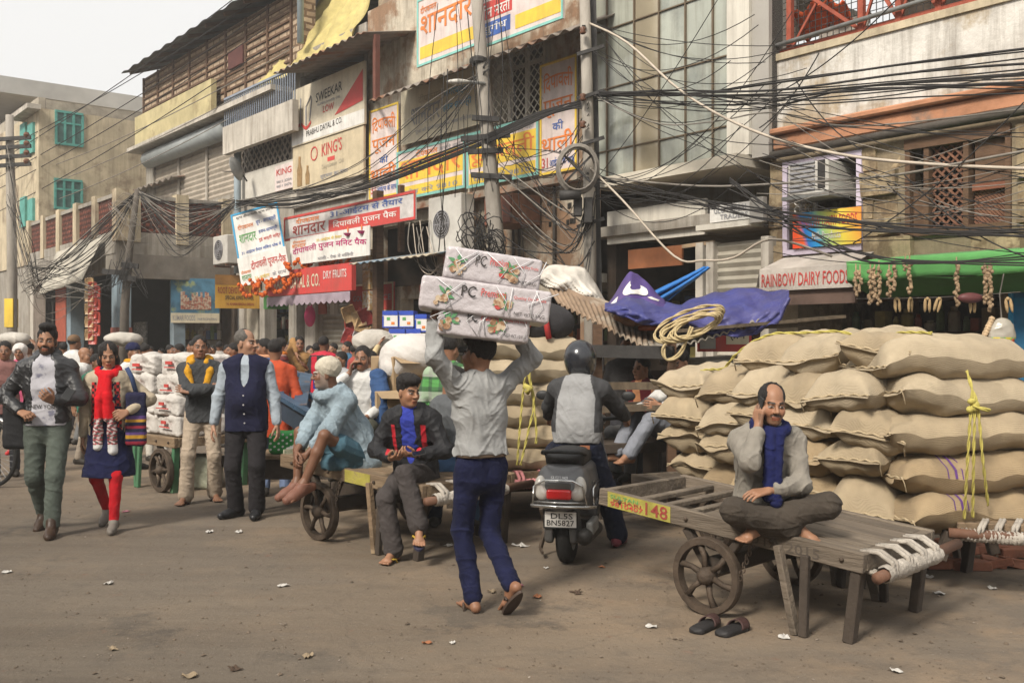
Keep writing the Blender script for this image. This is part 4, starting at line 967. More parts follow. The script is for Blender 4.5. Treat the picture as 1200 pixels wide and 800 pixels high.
# yellow tarp over the top
YT = M('yellow_tarpaulin', (.47, .39, .15), .75, .25, 3, .25, 20, dirt=.45, fold=3.5)
def ytarp(a, b):
    ua, ub = FU(352+ (60-0)*b*.0, 11.2), FU(432, 11.2); u = ua+(ub-ua)*(b*.9)+(-.35+.9*b)*(1-a)
    return tuple(fw(u-.9*(1-a)*(1-b), 10.4+1.6*a+.16*abs(math.sin(b*11+a*3+math.sin(a*6)))+.10*abs(math.sin(b*23-a*7)), zt+.35+2.9*a+.2*math.sin(a*3.14)*-.6+.05*math.sin(b*17)))
tag(MB().sheet(ytarp, 26, 46, .01).build('yellow_tarpaulin', YT, smooth=True, origin=True), 'crumpled yellow tarpaulin draped over the tin roof above the SWEEKAR hoarding', 'tarpaulin')
tag(MB().sheet(lambda a, b: tuple(fw(FU(437, 11.3)+.9*a+.2*math.sin(b*4), 11.2+.15*math.sin(a*9), 11.0-1.0*b-.25*a+.12*math.sin(a*8))), 12, 12, .01).build('yellow_cloth', YT, smooth=True, origin=True), 'small torn yellow cloth hanging beside the big yellow tarpaulin', 'cloth')

# ---- tall brown building
ub0, ub1 = FU(171, VM), FU(345, VM)-.02
tb = Fac('tall_building', 'tall brown building with timber lattice storey and yellow parapet', 'building', ub0, VM)
ztop = FZ(260, 40, VM)
sh_b = (FU(180, VM), FU(274, VM), FZ(226, 240, VM), FZ(226, 174, VM)); lat_b = (FU(281, VM), FU(341, VM), FZ(310, 208, VM), FZ(310, 148, VM)); shp = (FU(272, VM), us0-.3, 0, 2.9)
tb.p('wall', wall_holes(MB(), ub0, ub1, 0, FZ(260, 120, VM), VM, VM+.3, [sh_b, lat_b, shp]), GREYP)
LATW = brickify(M('timber_lattice_wall', (.40, .32, .235), .85, .3, 4, .3, 30), .42, .16, (1, .95, .9), (.6, .5, .42), (.28, .2, .14), .03, .9, .7)
tb.p('timber_storey', MB().box(ub0-.02, ub1+.5, VM-.05, VM+.3, FZ(260, 120, VM)+.003, ztop), LATW)
mb = MB()
for q in np.linspace(0, 1, 9): mb.box(ub0+q*(ub1-ub0)-.04, ub0+q*(ub1-ub0)+.04, VM-.1, VM-.052, FZ(260, 120, VM), ztop)
for z in np.linspace(FZ(260, 112, VM), ztop-.1, 9): mb.box(ub0, ub1, VM-.085, VM-.053, z, z+.05)
tb.p('timber_rail', mb, BROWNW)
a, b, c, d = rect(VM-.1, 268, 285, 57, 78); tb.p('small_window', MB().box(a, b, VM-.12, VM-.06, c, d), M('maroon_timber', (.10, .035, .03), .7))
mb = MB()
for i in range(9): x = ub0+.3+i*(ub1-ub0)/8.5; mb.beam((x, VM-.6, ztop+.02), (x, VM+1, ztop+.6), .07, .1)
tb.p('rafters', mb, BROWNW)
tb.p('tin_roof', can(ub0-.05, ub1+.6, VM-.75, VM+1.5, ztop+.06, ztop+.75, 24), M('dark_tin', (.10, .10, .10), .7, .4, 4, .3, metal=.2), smooth=True)
zy = FZ(226, 131, VM)
tb.p('yellow_parapet', MB().box(ub0, FU(262, VM), VM-.35, VM-.2, zy-.55, zy+.45), YELP)
tb.p('balcony_slab', MB().box(ub0, ub1, VM-.6, VM, zy-.68, zy-.553), LGREY)
a, b, c, d = rect(VM-.5, 263, 345, 104, 138); tb.p('balcony_parapet', MB().box(a, b, VM-.55, VM-.4, c-.6, c+.1), LGREY)
mb = MB()
for i in range(34): mb.box(a+i*(b-a)/33-.012, a+i*(b-a)/33+.012, VM-.5, VM-.48, c+.1, d+.1)
mb.box(a, b, VM-.52, VM-.46, d+.1, d+.15); tb.p('balcony_railing', mb, M('blue_grey_rail', (.22, .25, .3), .6, .2, 5))
tb.p('roller_shutter', shutter(MB(), *sh_b, VM+.08, .14), M('shutter_tan', (.36, .31, .25), .7, .2, 4, .1, dirt=.35))
tb.p('shutter_housing', MB().tube([(sh_b[0], VM-.15, sh_b[3]+.1), (sh_b[1], VM-.15, sh_b[3]+.1)], .26, 12), M('housing_grey', (.30, .32, .32), .6, .2, 3), smooth=True)
mb = MB()
for q in (.33, .68): mb.box(sh_b[0]+q*(sh_b[1]-sh_b[0]), sh_b[0]+q*(sh_b[1]-sh_b[0])+.08, VM+.0, VM+.045, sh_b[2], sh_b[3])
tb.p('shutter_guide', mb, LGREY)
tb.p('lattice_screen', lattice(MB(), *lat_b, VM+.05, 11, .06), M('screen_grey', (.24, .20, .16), .8, .3))
tb.p('interior_back', MB().box(ub0, ub1, VM+2.5, VM+2.6, 0, ztop), DARK); tb.p('side_wall', MB().box(ub0-.0, ub0+.25, VM+.31, VM+8, 0, ztop), GREYP)
a, b, c, d = rect(VM-.05, 279, 344, 196, 228); tb.p('white_panel', MB().box(a, b, VM-.06, VM-.004, c, d), M('panel_white', (.55, .52, .46), .8, .1, 3, dirt=.4))
sign('poster', 'small torn pink and white poster on the grey wall beside the hoardings', VM-.09, 322, 344, 192, 222, SPK, [('KING', .1, .9, .6, .85, SR), ('9811 2204', .1, .9, .3, .4, SGR), ('9811 0476', .1, .9, .12, .22, SGR)])
tb.p('roof_room', MB().box(FU(240, VM), ub1+1.5, VM+1.6, VM+5, ztop, ztop+3.2), LGREY)
pipe_u = FU(276, VM-.3)
tb.p('drain_pipe', MB().tube([(pipe_u, VM-.25, FZ(276, 322, VM)), (pipe_u, VM-.25, FZ(276, 148, VM))], .09, 10), M('blue_grey_pipe', (.25, .30, .33), .6, .15, 4), smooth=True)
tb.p('upper_pipe', MB().tube([(FU(352, VM-.3), VM-.3, FZ(352, 60, VM)), (FU(352, VM-.3), VM-.3, 13)], .08, 8), M('blue_grey_pipe'), smooth=True)
dsh = Fac('satellite_dish', 'grey satellite dish bracketed to the wall by the grey drain pipe', 'satellite dish', FU(285, VM-.4), VM-.4, FZ(285, 212, VM-.4))
dsh.p('dish', MB().lathe([(0, .1), (.12, .09), (.22, .055), (.3, 0), (.31, -.01), (.22, .045), (.1, .08), (0, .09)], 22, 'y').xf(Matrix.Translation((.05, -.2, .28)) @ Matrix.Rotation(R(25), 4, 'X') @ Matrix.Rotation(R(-50), 4, 'Z')), STEEL, local=True, smooth=True)
dsh.p('arm', MB().beam((0, .1, 0), (.05, -.12, .25), .03, .03).beam((.05, -.15, .2), (-.1, -.5, .2), .02, .02), DKSTEEL, local=True)
outdoor_unit('small white outdoor air conditioner left of the blue framed banner', FU(263, 10.2), 10.2, FZ(272, 310, 10.2), .85, .7)

# ---- terrace building at the lane corner
VT = 7.9; UT = FU(135, VT); UL = FU(33, VT); ZP = CH+175/F0*FY(135, VT); ZS = CH+118/F0*FY(135, VT)
te = Fac('terrace_building', 'low corner building whose terrace parapet has red lattice panels', 'building', UL, VT)
REDL = brickify(M('red_lattice_brick', (.22, .075, .05), .9, .4, 6, .4), .16, .13, (1, .9, .85), (.6, .5, .45), (.2, .2, .2), .035, .9, 1.)
def parapet(a0, a1, n, fixed, along):
    pan, pier, cap = MB(), MB(), MB()
    def bx(mb, p, q, t0, t1, z0, z1):
        if along == 'u': mb.box(p, q, fixed+t0, fixed+t1, z0, z1)
        else: mb.box(fixed-t1, fixed-t0, p, q, z0, z1)
    for i in range(n+1):
        x = a0+(a1-a0)*i/n; bx(pier, x-.16, x+.16, -.03, .28, ZS, ZP+.08)
    for i in range(n):
        x = a0+(a1-a0)*i/n; y = a0+(a1-a0)*(i+1)/n; bx(pan, min(x, y)+.163, max(x, y)-.163, .06, .16, ZS+.25, ZP-.1)
        bx(cap, min(x, y)+.163, max(x, y)-.163, 0, .22, ZS, ZS+.247); bx(cap, min(x, y)+.163, max(x, y)-.163, .02, .2, ZP-.097, ZP)
    te.p('lattice_panel', pan, REDL); te.p('parapet_pier', pier, CREAM); te.p('parapet_band', cap, GREYP)
parapet(UL, UT, 5, VT, 'u'); parapet(VT+.45, 10.8, 2, UT, 'v')
te.p('terrace_slab', MB().box(UL, UT, VT, 12.4, ZS-.3, ZS-.004), GREYP)
te.p('end_wall_band', MB().box(UT-.2, UT+.02, VT+.3, 10.85, ZS-.9, ZS-.303), M('stained_cement', (.20, .18, .155), .95, .4, 2, .5, 18, dirt=.6))
te.p('front_beam', MB().box(UL, UT, VT+.02, VT+.25, ZS-.75, ZS-.303), GREYP)
BGREY = M('blue_grey_column', (.19, .25, .29), .75, .25, 3, .2, dirt=.4)
te.p('column', MB().box(UT-.45, UT-.05, VT+.05, VT+.4, 0, ZS-.76), BGREY); te.p('column', MB().box(FU(78, VT)-.2, FU(78, VT)+.2, VT+.05, VT+.4, 0, ZS-.76), BGREY); te.p('column', MB().box(UT-.4, UT-.12, 9.4, 9.7, 0, ZS-.91), BGREY); te.p('column', MB().box(UL, UL+.4, VT+.05, VT+.4, 0, ZS-.76), LGREY)
te.p('column_dado', MB().box(UT-.47, UT-.03, VT+.03, VT+.42, 0, 2.0), M('red_dado', (.24, .07, .05), .8, .3, 4, dirt=.4))
te.p('back_wall', MB().box(UL, UT, 12.2, 12.4, 0, ZS-.31).box(UL, UL+.2, VT+.5, 12.2, 0, ZS-.31).box(UT-4.2, UT-4.0, 9.2, 12.2, 0, ZS-.31), DARK)
a, b, c, d = rect(VT-.1, 67, 119, 287, 336, 92)
tag(MB().sheet(lambda p, q: tuple(fw(a+p*(b-a), VT-.12-.25*(1-q)*0-.5*(1-q)+.03*math.sin(p*14), c+(d-c)*q-.12*(1-p)*(1-q)+.08*(p-.5))), 20, 10, .015).build('grey_awning_sheet', M('grey_canvas', (.40, .37, .31), .85, .15, 3, .2, dirt=.35), smooth=True, origin=True), 'plain grey canvas sheet hung as an awning under the terrace', 'awning')
# block with the teal windows standing on the terrace
ZB = CH+272/F0*FY(43, VT+.3); UB = UL
bl = Fac('cream_block', 'cream plastered block with teal windows beyond the terrace', 'building', UB, VT+.3)
bl.p('wall', MB().box(UB-7, UB, VT+.3, 15, ZS, ZB), CREAM)
bl.p('parapet', MB().box(UB-7, UB+.0, VT+.3, VT+.5, ZB+.002, ZB+.35).box(UB-.2, UB, VT+.51, 15, ZB+.002, ZB+.3), M('worn_parapet', (.33, .29, .23), .95, .4, 3, .6, 14))
bl.p('lower_wall', MB().box(UB-7, UB-.01, VT+.35, 15, 0, ZS-.003), GREYP)
bl.p('side_ledge', MB().box(UB-2, UB+.3, VT-.1, VT+.29, ZB-.1, ZB+.05), LGREY)
def perp_rect(x0, x1, yt, yb):
    """pixel rectangle on the wall u = UB that looks up the street"""
    def vv(px):
        s_ = (px-600)/F0; return (s_*(-FE[1]*-UB*-1)-0) if False else (UB*FE[0]-s_*UB*FE[1])/(s_*FV[1]-FV[0])
    v0_, v1_ = vv(x0), vv(x1); Ym = UB*FE[1]+(v0_+v1_)/2*FV[1]
    return v0_, v1_, CH-(yb-400)/F0*Ym, CH-(yt-400)/F0*Ym
for yt, yb, x0, x1 in ((131, 171, 64, 97), (210, 246, 63, 96)):
    v0_, v1_, z0_, z1_ = perp_rect(x0, x1, yt, yb); mb = MB(); t = .07
    fr_ = MB().box(UB-.02, UB+.06, v0_, v1_, z1_-t, z1_).box(UB-.02, UB+.06, v0_, v1_, z0_, z0_+t)
    for q in (0, .31, .62, .94): fr_.box(UB-.02, UB+.05, v0_+q*(v1_-v0_), v0_+q*(v1_-v0_)+t, z0_+t, z1_-t)
    fr_.box(UB-.02, UB+.045, v0_+t, v1_-t, z1_-.38*(z1_-z0_), z1_-.38*(z1_-z0_)+.06)
    wd = bl.p('window', fr_, TEAL); bl.p('window_mesh', MB().box(UB+.003, UB+.02, v0_+.02, v1_-.02, z0_+.02, z1_-.02), M('teal_glass', (.06, .13, .12), .4, .3, 9, .05))
for x in (24, 33): 
    a, b, c, d = rect(VT+.25, x, x+6, 145, 180); bl.p('window', MB().box(a, b, VT+.22, VT+.298, c, d), TEAL); bl.p('window', MB().box(a, b, VT+.22, VT+.298, c-2.4, d-2.4), TEAL)
gsl = Fac('concrete_block', 'grey concrete block with an overhanging roof slab behind the cream block', 'building', UB-8, VT+1)
gsl.p('wall', MB().box(UB-16, UB-7.2, VT+1.6, 16, 0, ZB+1.7), M('hazy_cement', (.36, .35, .33), .9, .2, 1)); gsl.p('roof_slab', MB().box(UB-16.5, UB-6.0, VT+.4, 16.5, ZB+1.7, ZB+2.3), M('hazy_cement'))
gsl.p('window', MB().box(UB-12, UB-9, VT+1.5, VT+1.59, ZB-1.5, ZB+.2).box(UB-12, UB-9, VT+1.5, VT+1.59, ZB-5, ZB-3), DKSTEEL)
rb_ = Fac('parapet_wall', 'broken brick parapet wall between the cream block and the shutters', 'wall', UT-1, 11.3, ZS)
rb_.p('wall', MB().box(UT-3.6, UT-1.2, 11.0, 11.2, ZS, ZS+2.6), M('broken_brick_ledge')); 
dr = Fac('roof_shed', 'ruined tin roofed shed on the terrace beside the cream block', 'shed', UB+3, 11, ZS)
dr.p('tin_roof', MB().sheet(lambda a, b: (UB+.5+a*4.5, 10.6+b*1.6, ZS+2.3+.3*b+.04*math.sin(a*60)), 60, 3, .02), TIN); dr.p('wall', MB().box(UB+.6, UB+4.4, 11.6, 11.8, ZS, ZS+2.4), LGREY); dr.p('curtain', MB().box(UB+2.4, UB+3.6, 11.4, 11.5, ZS, ZS+2.2), SPK)
# far street end
r = random.Random(3)
for i, (u_, v_, w_, h_, c_) in enumerate([(-50, 7.5, 9, 12, 'hazy_cement'), (-60, 9, 10, 15, 'pale_cement'), (-72, 6, 12, 13, 'cream_plaster')]):
    q = Fac('far_building', ['hazy grey building at the far end of the street', 'pale building further down the hazy street', 'farthest cream building closing the street'][i], 'building', u_, v_)
    q.p('wall', MB().box(u_-w_, u_, v_, v_+9, 0, h_), MATS[c_])
    mb = MB()
    for fl in range(int(h_/3)):
        for k in range(3): mb.box(u_-w_+1+k*w_/3.3, u_-w_+2.4+k*w_/3.3, v_-.05, v_-.003, 1.2+fl*3, 2.7+fl*3)
    q.p('window', mb, DKSTEEL); q.p('balcony_slab', MB().box(u_-w_, u_, v_-.9, v_-.06, 3.1, 3.3).box(u_-w_, u_, v_-.9, v_-.06, 6.1, 6.3), LGREY)
# houses across the far end, beyond the bend
for i, (x, Y, w_, h_, c_) in enumerate([(-47, 62, 16, 9, 'grey_cement'), (-34, 75, 14, 10, 'hazy_cement'), (-62, 60, 16, 11, 'cream_plaster')]):
    q = thing('far_building', ['low grey building closing the left end of the road', 'hazy flat roofed building beyond the crowd', 'cream building at the left edge beyond the crowd'][i], 'building', (x, Y, 0), R(20))
    MB().box(-w_/2, w_/2, 0, 8, 0, h_).build('wall', MATS[c_], q); mb = MB()
    for fl in range(int(h_/3)):
        for k in range(5): mb.box(-w_/2+.8+k*w_/5, -w_/2+2+k*w_/5, -.08, -.003, .8+fl*3, 2.4+fl*3)
    mb.build('window', DKSTEEL, q)

# unseen row added across the street to block sky light and feed glass reflections
for i, (ua_, ub_2, h_, c_) in enumerate([(-34, -19, 8.6, 'cream_plaster'), (-18.8, -6, 9.4, 'grey_cement'), (-5.8, 9, 8.2, 'pale_cement')]):
    q = Fac('added_building', ['cream', 'grey', 'pale'][i]+' unseen building added across the street to block sky light and fill the glass panes', 'building', ua_, -8.5)
    hs_ = [(ua_+1.2+k*3.2, ua_+3+k*3.2, z, z+1.5) for k in range(int((ub_2-ua_)/3.2)) for z in (.9, 3.9, 6.3)]
    q.p('wall', wall_holes(MB(), ua_, ub_2, 0, h_, -8.8, -8.5, hs_), MATS[c_]); q.p('core', MB().box(ua_, ub_2, -16, -9.2, 0, h_), DARK2); q.p('balcony_slab', MB().box(ua_, ub_2, -8.49, -7.7, 3.0, 3.2), LGREY)

# ---- ground floor shop fronts and signs, left half
def pboard(name, label, px0, px1, yt, yb, Y, face, texts, frame=None, blocks=(), tilt=0, cat='sign', perp=True, th=.03):
    """board that looks up the street towards us (across the pavement)"""
    ang = math.atan2(FV[1], FV[0])*.55 if perp is True else perp
    p0 = P(px0, yb, Y); 
    # width so that the right end lands on px1
    dx, dy = math.cos(ang), math.sin(ang); a1 = (px1-600)/F0; W = (a1*p0.y-p0.x)/(dx-a1*dy); Ym = p0.y+W*dy/2; H = (yb-yt)/F0*Ym
    o = thing(name, label, cat, tuple(p0), ang); f = Fac.__new__(Fac); f.o = o; f.b = (0, 0, 0); f.W, f.H = W, H
    fill_board(f, W, H, face, texts, frame, th, blocks); o.rotation_euler[1] = tilt; return f
KF = M('blue_food_print', (.07, .18, .27), .6, .5, 3, .05, col2=(.25, .28, .12), sc2=2.2, amt2=.42)
f = pboard('shop_sign', 'dark blue picture sign reading KUMAR FOODS over the dim shop', 200, 257, 326, 378, 25.5, KF, [('KUMAR FOODS', .04, .5, .05, .17, SGR), ('PARTICIPATING', .55, .95, .06, .11, SGR)], blocks=[(0, 1, 0, .22, SC_)])
r = random.Random(6); mb = MB()
for i in range(14): mb.box(f.W*(.2+i*.045), f.W*(.2+i*.045)+.05, -.01, -.004, f.H*.3, f.H*(.5+.25*r.random()))
f.p('product_picture', mb, M('packet_print', (.35, .12, .08), .6, .6, 14, col2=(.5, .4, .3), sc2=18, amt2=.5), local=True)
pboard('shop_sign', 'orange and yellow shop sign over the white tiled shop entrance', 252, 305, 322, 361, 24.5, flat('amber', (.55, .30, .04), dirt=.3), [('ROOT DEVOTIONAL MALA', .06, .98, .44, .64, SDR), ('SPECIAL KING POWER', .22, .85, .26, .38, SK), ('16, KHARI BAOLI, DELHI', .25, .85, .08, .17, SDR)], blocks=[(0, 1, .7, 1, M('amber_dark', (.28, .14, .04), .7))])
pboard('shop_sign', 'small green sign below the hanging banners', 309, 338, 346, 362, 22.6, SG, [('उत्तम', .2, .8, .3, .8, SW)])
f = pboard('banner', 'square white banner in a blue frame hung over the street, upper left', 279, 335, 250, 330-25, 22.0, SW, [('दीपकमल', .10, .44, .62, .74, SO), (SHN, .1, .46, .32, .52, SG), ('धूप - अगरबत्ती', .5, .92, .62, .76, SB), ('हवन-सामग्री', .52, .92, .42, .54, SB), ('रूई बत्ती सिंदूर', .5, .96, .26, .36, SR), ('31 आईटम तैयार मिलेगा थोक में', .1, .94, .08, .17, SB), ('शुभ दीपावली शुभ लाभ', .1, .9, .86, .93, SK)], frame=SCY, tilt=R(-11), perp=-.35)
f = pboard('banner', 'white banner with red words hung right below the blue framed banner', 283, 341, 302, 336, 21.9, SW, [('दीपावली पूजन-पैक', .26, .98, .38, .78, SR, .05), ('दीपकमल', .04, .24, .4, .54, SO), (SHN, .04, .24, .16, .36, SG), ('31-आईटम', .3, .6, .1, .26, SY), ('के साथ', .66, .94, .1, .26, SGR)], tilt=R(-11), perp=-.35)
sign('banner', 'long white banner with red frame reading 31 items over the red strip', 10.0, 333, 487, 239, 270, M('banner_pale', (.55, .52, .50), .6, dirt=.3), [('दीपकमल', .11, .31, .62, .86, SO), (SHN, .08, .36, .14, .56, SDR), ('31-आईटम से तैयार', .40, .92, .60, .90, SB), ('िदपावली पुजन पैक', .42, .88, .14, .48, SW)], frame=SR, blocks=[(.385, .90, .06, .54, SR)], ref=410, th=.02, fw_=.05)
f = sign('banner', 'white banner with crimson words and little red lamps under the long banner', 9.95, 340, 433, 272, 305, SW, [('दीपावली पुजन मिनट पैक', .04, .97, .30, .62, SPU, .10), ('दीपकमल', .04, .22, .78, .90, SO), (SHN, .03, .22, .60, .76, SO), ('31-आईटम से तैयार', .36, .68, .72, .86, SY), ('थाली - पैक में मिलेगी', .38, .82, .06, .2, SGR)], ref=386, th=.02)
for q in (.76, .92): f.p('diya_lamp', MB().lathe([(0, 0), (.05, .01), (.09, .06), (.0, .05)], 8, 'z', (f.W*q, -.02, f.H*.74)), SPU, local=True); f.p('diya_flame', MB().blob((f.W*q, -.02, f.H*.74+.13), (.02, .01, .06), 6, 5), SO, local=True)
pr = Fac('shop_sign', 'red canopy sign reading PRABHU DAYAL & CO. under the marigold garlands', 'sign', FU(312, 10.0), 10.0, FZ(360, 344, 10))
Wp = FU(412, 10.0)-FU(312, 10.0); Hp = .55; fill_board(pr, Wp, Hp, SR, [('PRABHU DAYAL & CO.', .08, .66, .25, .75, SC_), ('DRY FRUITS', .7, .95, .5, .8, SPK)], th=.1)
pr.p('scalloped_valance', MB().sheet(lambda a, b: (a*Wp, -.03, -.02-(.16+.06*abs(math.sin(a*50)))*b), 120, 2, .01), M('mauve_canvas', (.30, .24, .28), .8), local=True)
lf = Fac('spice_shop', 'narrow shops with hanging goods under the red canopy sign', 'shop', FU(275, VM), VM)
lf.p('pillar', MB().box(FU(305, VM-.1), FU(311, VM-.1), VM-.12, VM+.2, 0, 2.9).box(FU(281, VM-.1), FU(287, VM-.1), VM-.12, VM+.2, 0, 2.9).box(FU(358, VM-.1), FU(370, VM-.1), VM-.12, VM+.2, 0, 2.9), LGREY)
lf.p('tile_panel', MB().box(FU(288, VM), FU(304, VM), VM-.05, VM+.05, 1.7, 2.9), M('tile_cream', (.48, .43, .34), .5))
shelves(lf, FU(315, 11.5), FU(357, 11.5), 11.5, .3, 2.8, 6, 12, .22); shelves(lf, FU(276, 12), FU(306, 12), 12, .3, 2.8, 6, 13, .22)
bg_ = Fac('hanging_bag', 'bright pink bag hanging at the shop front beside the roller shutter', 'bag', FU(363, 10.5), 10.5, FZ(363, 382, 10.5)); bg_.p('bag', MB().blob((0, 0, .22), (.2, .1, .24), 12, 8), flat('hotpink', (.6, .03, .16)), local=True, smooth=True); bg_.p('handle', MB().tube([(-.1, 0, .4), (-.06, 0, .6), (.06, 0, .6), (.1, 0, .4)], .015, 6), flat('hotpink'), local=True)
for x, c_ in ((378, 'red_oxide_paint'), (392, 'pale_cement')):
    tag(MB().box(-.16, .16, -.02, .02, 0, 1.25).xf(Matrix.Translation(fw(FU(x, 10.6), 10.6, FZ(x, 368, 10.6))) @ Matrix.Rotation(FA, 4, 'Z')).build('hanging_strip', MATS[c_], origin=True), ('dark red' if x < 380 else 'pale speckled')+' packet strip hanging in front of the roller shutter', 'packets')
sign('poster', 'big red printed poster with white rings behind the hanging packets', VM-.06, 409, 461, 332, 366, SR, [('GOLD', .1, .4, .4, .6, SGR), ('SPICE', .6, .95, .4, .6, SGR)], frame=SC_)
for x in (431, 443):
    for j in range(3):
        tag(MB().box(-.14, .14, -.05, .05, 0, .4).xf(Matrix.Translation(fw(FU(x, 10.5), 10.5, FZ(x, 364, 10.5)+j*.42)) @ Matrix.Rotation(FA, 4, 'Z')).build('hanging_packet', M('packet_tan' if j % 2 else 'packet_white', (.5, .4, .26) if j % 2 else (.6, .57, .5), .6, .3, 20, col2=(.45, .28, .12), sc2=16, amt2=.5), origin=True, bev=.01), '%s packet in the %s string before the red poster, %s of three' % ('tan' if j % 2 else 'whitish', 'left' if x < 440 else 'right', ['lowest', 'middle', 'top'][j]), 'packet', 'packets strung before the red poster')
mb = MB(); r = random.Random(5)
SNK = [('maroon', (.22, .03, .03)), ('silver', (.35, .33, .33)), ('red', (.34, .05, .035)), ('tan', (.40, .27, .14))]
for i in range(26):
    x = 409+r.random()*32; y = 366+r.random()*42; n_, c_ = SNK[i % 4]
    tag(MB().sheet(lambda a, b: ((a-.5)*.26, .05*math.sin(a*3.14)*math.sin(b*3.14), (b-.5)*.34), 5, 5, .03).xf(Matrix.Translation(P(x, y, 20.2+r.random()*.5)) @ Euler((r.uniform(-.4, .4), r.uniform(-.6, .6), r.uniform(-.5, .5))).to_matrix().to_4x4()).build('snack_packet', M('snack_'+n_, c_, .35, .4, 15, .1), origin=True), '%s foil snack packet in the cluster hanging below the red poster' % n_, 'packet', '%s snack packets below the red poster' % n_)
# marigold garlands
MG = M('marigold', (.55, .11, .015), .85, .5, 20, .5, 60, col2=(.30, .03, .02), sc2=6, amt2=.4)
def garland(name, label, pts, r_=.05, step=.055, group=None, mat=None):
    mb = MB(); q = [Vector(p) for p in pts]; acc = 0
    for i in range(len(q)-1):
        L = (q[i+1]-q[i]).length; n = max(1, int(L/step))
        for k in range(n):
            c = q[i].lerp(q[i+1], k/n); s_ = r_*random.uniform(.8, 1.2); mb.blob(c+Vector((random.uniform(-.02, .02),)*3), (s_, s_, s_), 6, 4, .2)
    return tag(mb.build(name, mat or MG, origin=True), label, 'garland', group)
for i, (x0, x1, y, dpt) in enumerate([(280, 303, 333, 16), (296, 318, 332, 16), (312, 340, 330, 14), (335, 362, 309, 16), (356, 384, 308, 18), (380, 408, 308, 17)]):
    Y = 21.4; pts = [P(x0+(x1-x0)*t, y+dpt*(1-(2*t-1)**2)-4*t, Y) for t in np.linspace(0, 1, 9)]
    pts2 = [P(x0+(x1-x0)*t, y+4*math.sin(t*9), Y-.05) for t in np.linspace(0, 1, 7)]
    garland('marigold_garland', ['first', 'second', 'third', 'fourth', 'fifth', 'sixth'][i]+' orange marigold garland loop from the left under the hanging banners', pts+pts2[::-1], group='marigold garlands under the banners')
# dim stalls under the terrace
st_ = Fac('dim_stall', 'dim stall with racks of printed packets under the terrace', 'stall', UT-1, 10)
shelves(st_, UT-3.8, UT-.5, 10.8, .2, 3.2, 6, 21, .3)
st_.p('notice_board', MB().box(UT-2.6, UT-1.4, 10.3, 10.35, 2.5, 3.4), SDR); st_.p('partition', MB().box(UT-.6, UT+.3, 10.85, 11.0, 0, 3.6), DARK2)
st_.p('shop_door', MB().box(UT+.4, UT+2.2, 10.9, 10.95, 0, 2.6), M('grey_door', (.12, .12, .12), .6)); st_.p('price_board', MB().box(UT-3.8, UT-2.8, 9.6, 9.65, .9, 2.2), M('price_print', (.28, .27, .25), .8, .6, 14, sc2=20, col2=(.1, .1, .1), amt2=.5))
for i, (x0, x1, y0, y1, c_) in enumerate([(40, 62, 300, 395, 'dark_interior'), (64, 76, 330, 400, 'red_oxide_paint'), (84, 116, 338, 360, 'stained_cement')]):
    a, b, c, d = rect(VT+.6, x0, x1, y0, y1); te.p('shop_panel', MB().box(a, b, VT+.6+.02*i, VT+.62+.02*i, max(c, 0), d), MATS[c_])
for i in range(14):
    x = 104+(i % 3)*4; y = 332+i*5; tag(MB().sheet(lambda a, b: ((a-.5)*.2, .05*math.sin(a*3.14)*math.sin(b*3.14), (b-.5)*.26), 5, 5, .03).xf(Matrix.Translation(P(x, y, 24.1))).build('snack_packet', M('snack_red' if i % 3 else 'snack_tan', (.5, .1, .05)), origin=True), 'packet in the red and tan strip hanging from the blue grey column', 'packet', 'packets hanging at the blue grey column')
# ------------------------------------------------------------------ poles, cables
CONC = M('concrete_pole', (.33, .30, .26), .9, .3, 5, .4, 25, stretch=(1, 1, .35), dirt=.4)
def pole(name, label, pts, r0, r1, mat, n=12):
    o = thing(name, label, 'pole', tuple(pts[0])); q = [Vector(p)-Vector(pts[0]) for p in pts]
    MB().tube(q, list(np.linspace(r0, r1, len(q))), n).build('shaft', mat, o, smooth=True); return o
YA = 15.9; pa = [Vector((P(592, 400, YA).x, YA, 0)), P(584, 310, YA), P(574, 190, YA), P(562, 40, YA), P(555, -60, YA)]
A_ = pole('utility_pole', 'leaning grey concrete pole in front of the yellow banners', pa, .15, .085, CONC)
for (x0, y0, x1, y1) in ((540, 163, 598, 158), (548, 178, 590, 176), (553, 138, 585, 140), (552, 205, 600, 208)):
    MB().beam(P(x0, y0, YA-.12)-pa[0], P(x1, y1, YA-.12)-pa[0], .07, .08).build('cross_arm', DKSTEEL, A_)
MB().tube([P(568, 98, YA-.1)-pa[0], P(548, 96, YA-.25)-pa[0]], .028, 8).build('lamp_arm', STEEL, A_)
MB().blob(P(537, 96, YA-.3)-pa[0], (.19, .07, .045), 12, 7).build('lamp_head', M('lamp_grey', (.42, .40, .36), .5), A_, smooth=True)
MB().lathe([(.11, 0), (.15, .03), (.15, .09), (.11, .12)], 12, 'z', tuple(P(561, 76, YA)-pa[0])).build('collar', DKSTEEL, A_)
YB = 14.6; pb = [Vector((P(693, 400, YB).x, YB, 0)), P(691, 250, YB), P(688, 100, YB), P(683, -80, YB)]
B_ = pole('utility_pole', 'straight grey concrete pole carrying the cable reel beside the glass building', pb, .10, .075, CONC)
MB().beam(P(705, 400, YB+.1)-pb[0]-Vector((0, 0, 1.6)), P(693, -80, YB+.1)-pb[0], .10, .06).build('steel_channel', DKSTEEL, B_)
for y in (58, 110, 165, 260): MB().beam(P(676, y+6, YB-.1)-pb[0], P(708, y-4, YB-.1)-pb[0], .05, .05).build('cross_arm', DKSTEEL, B_)
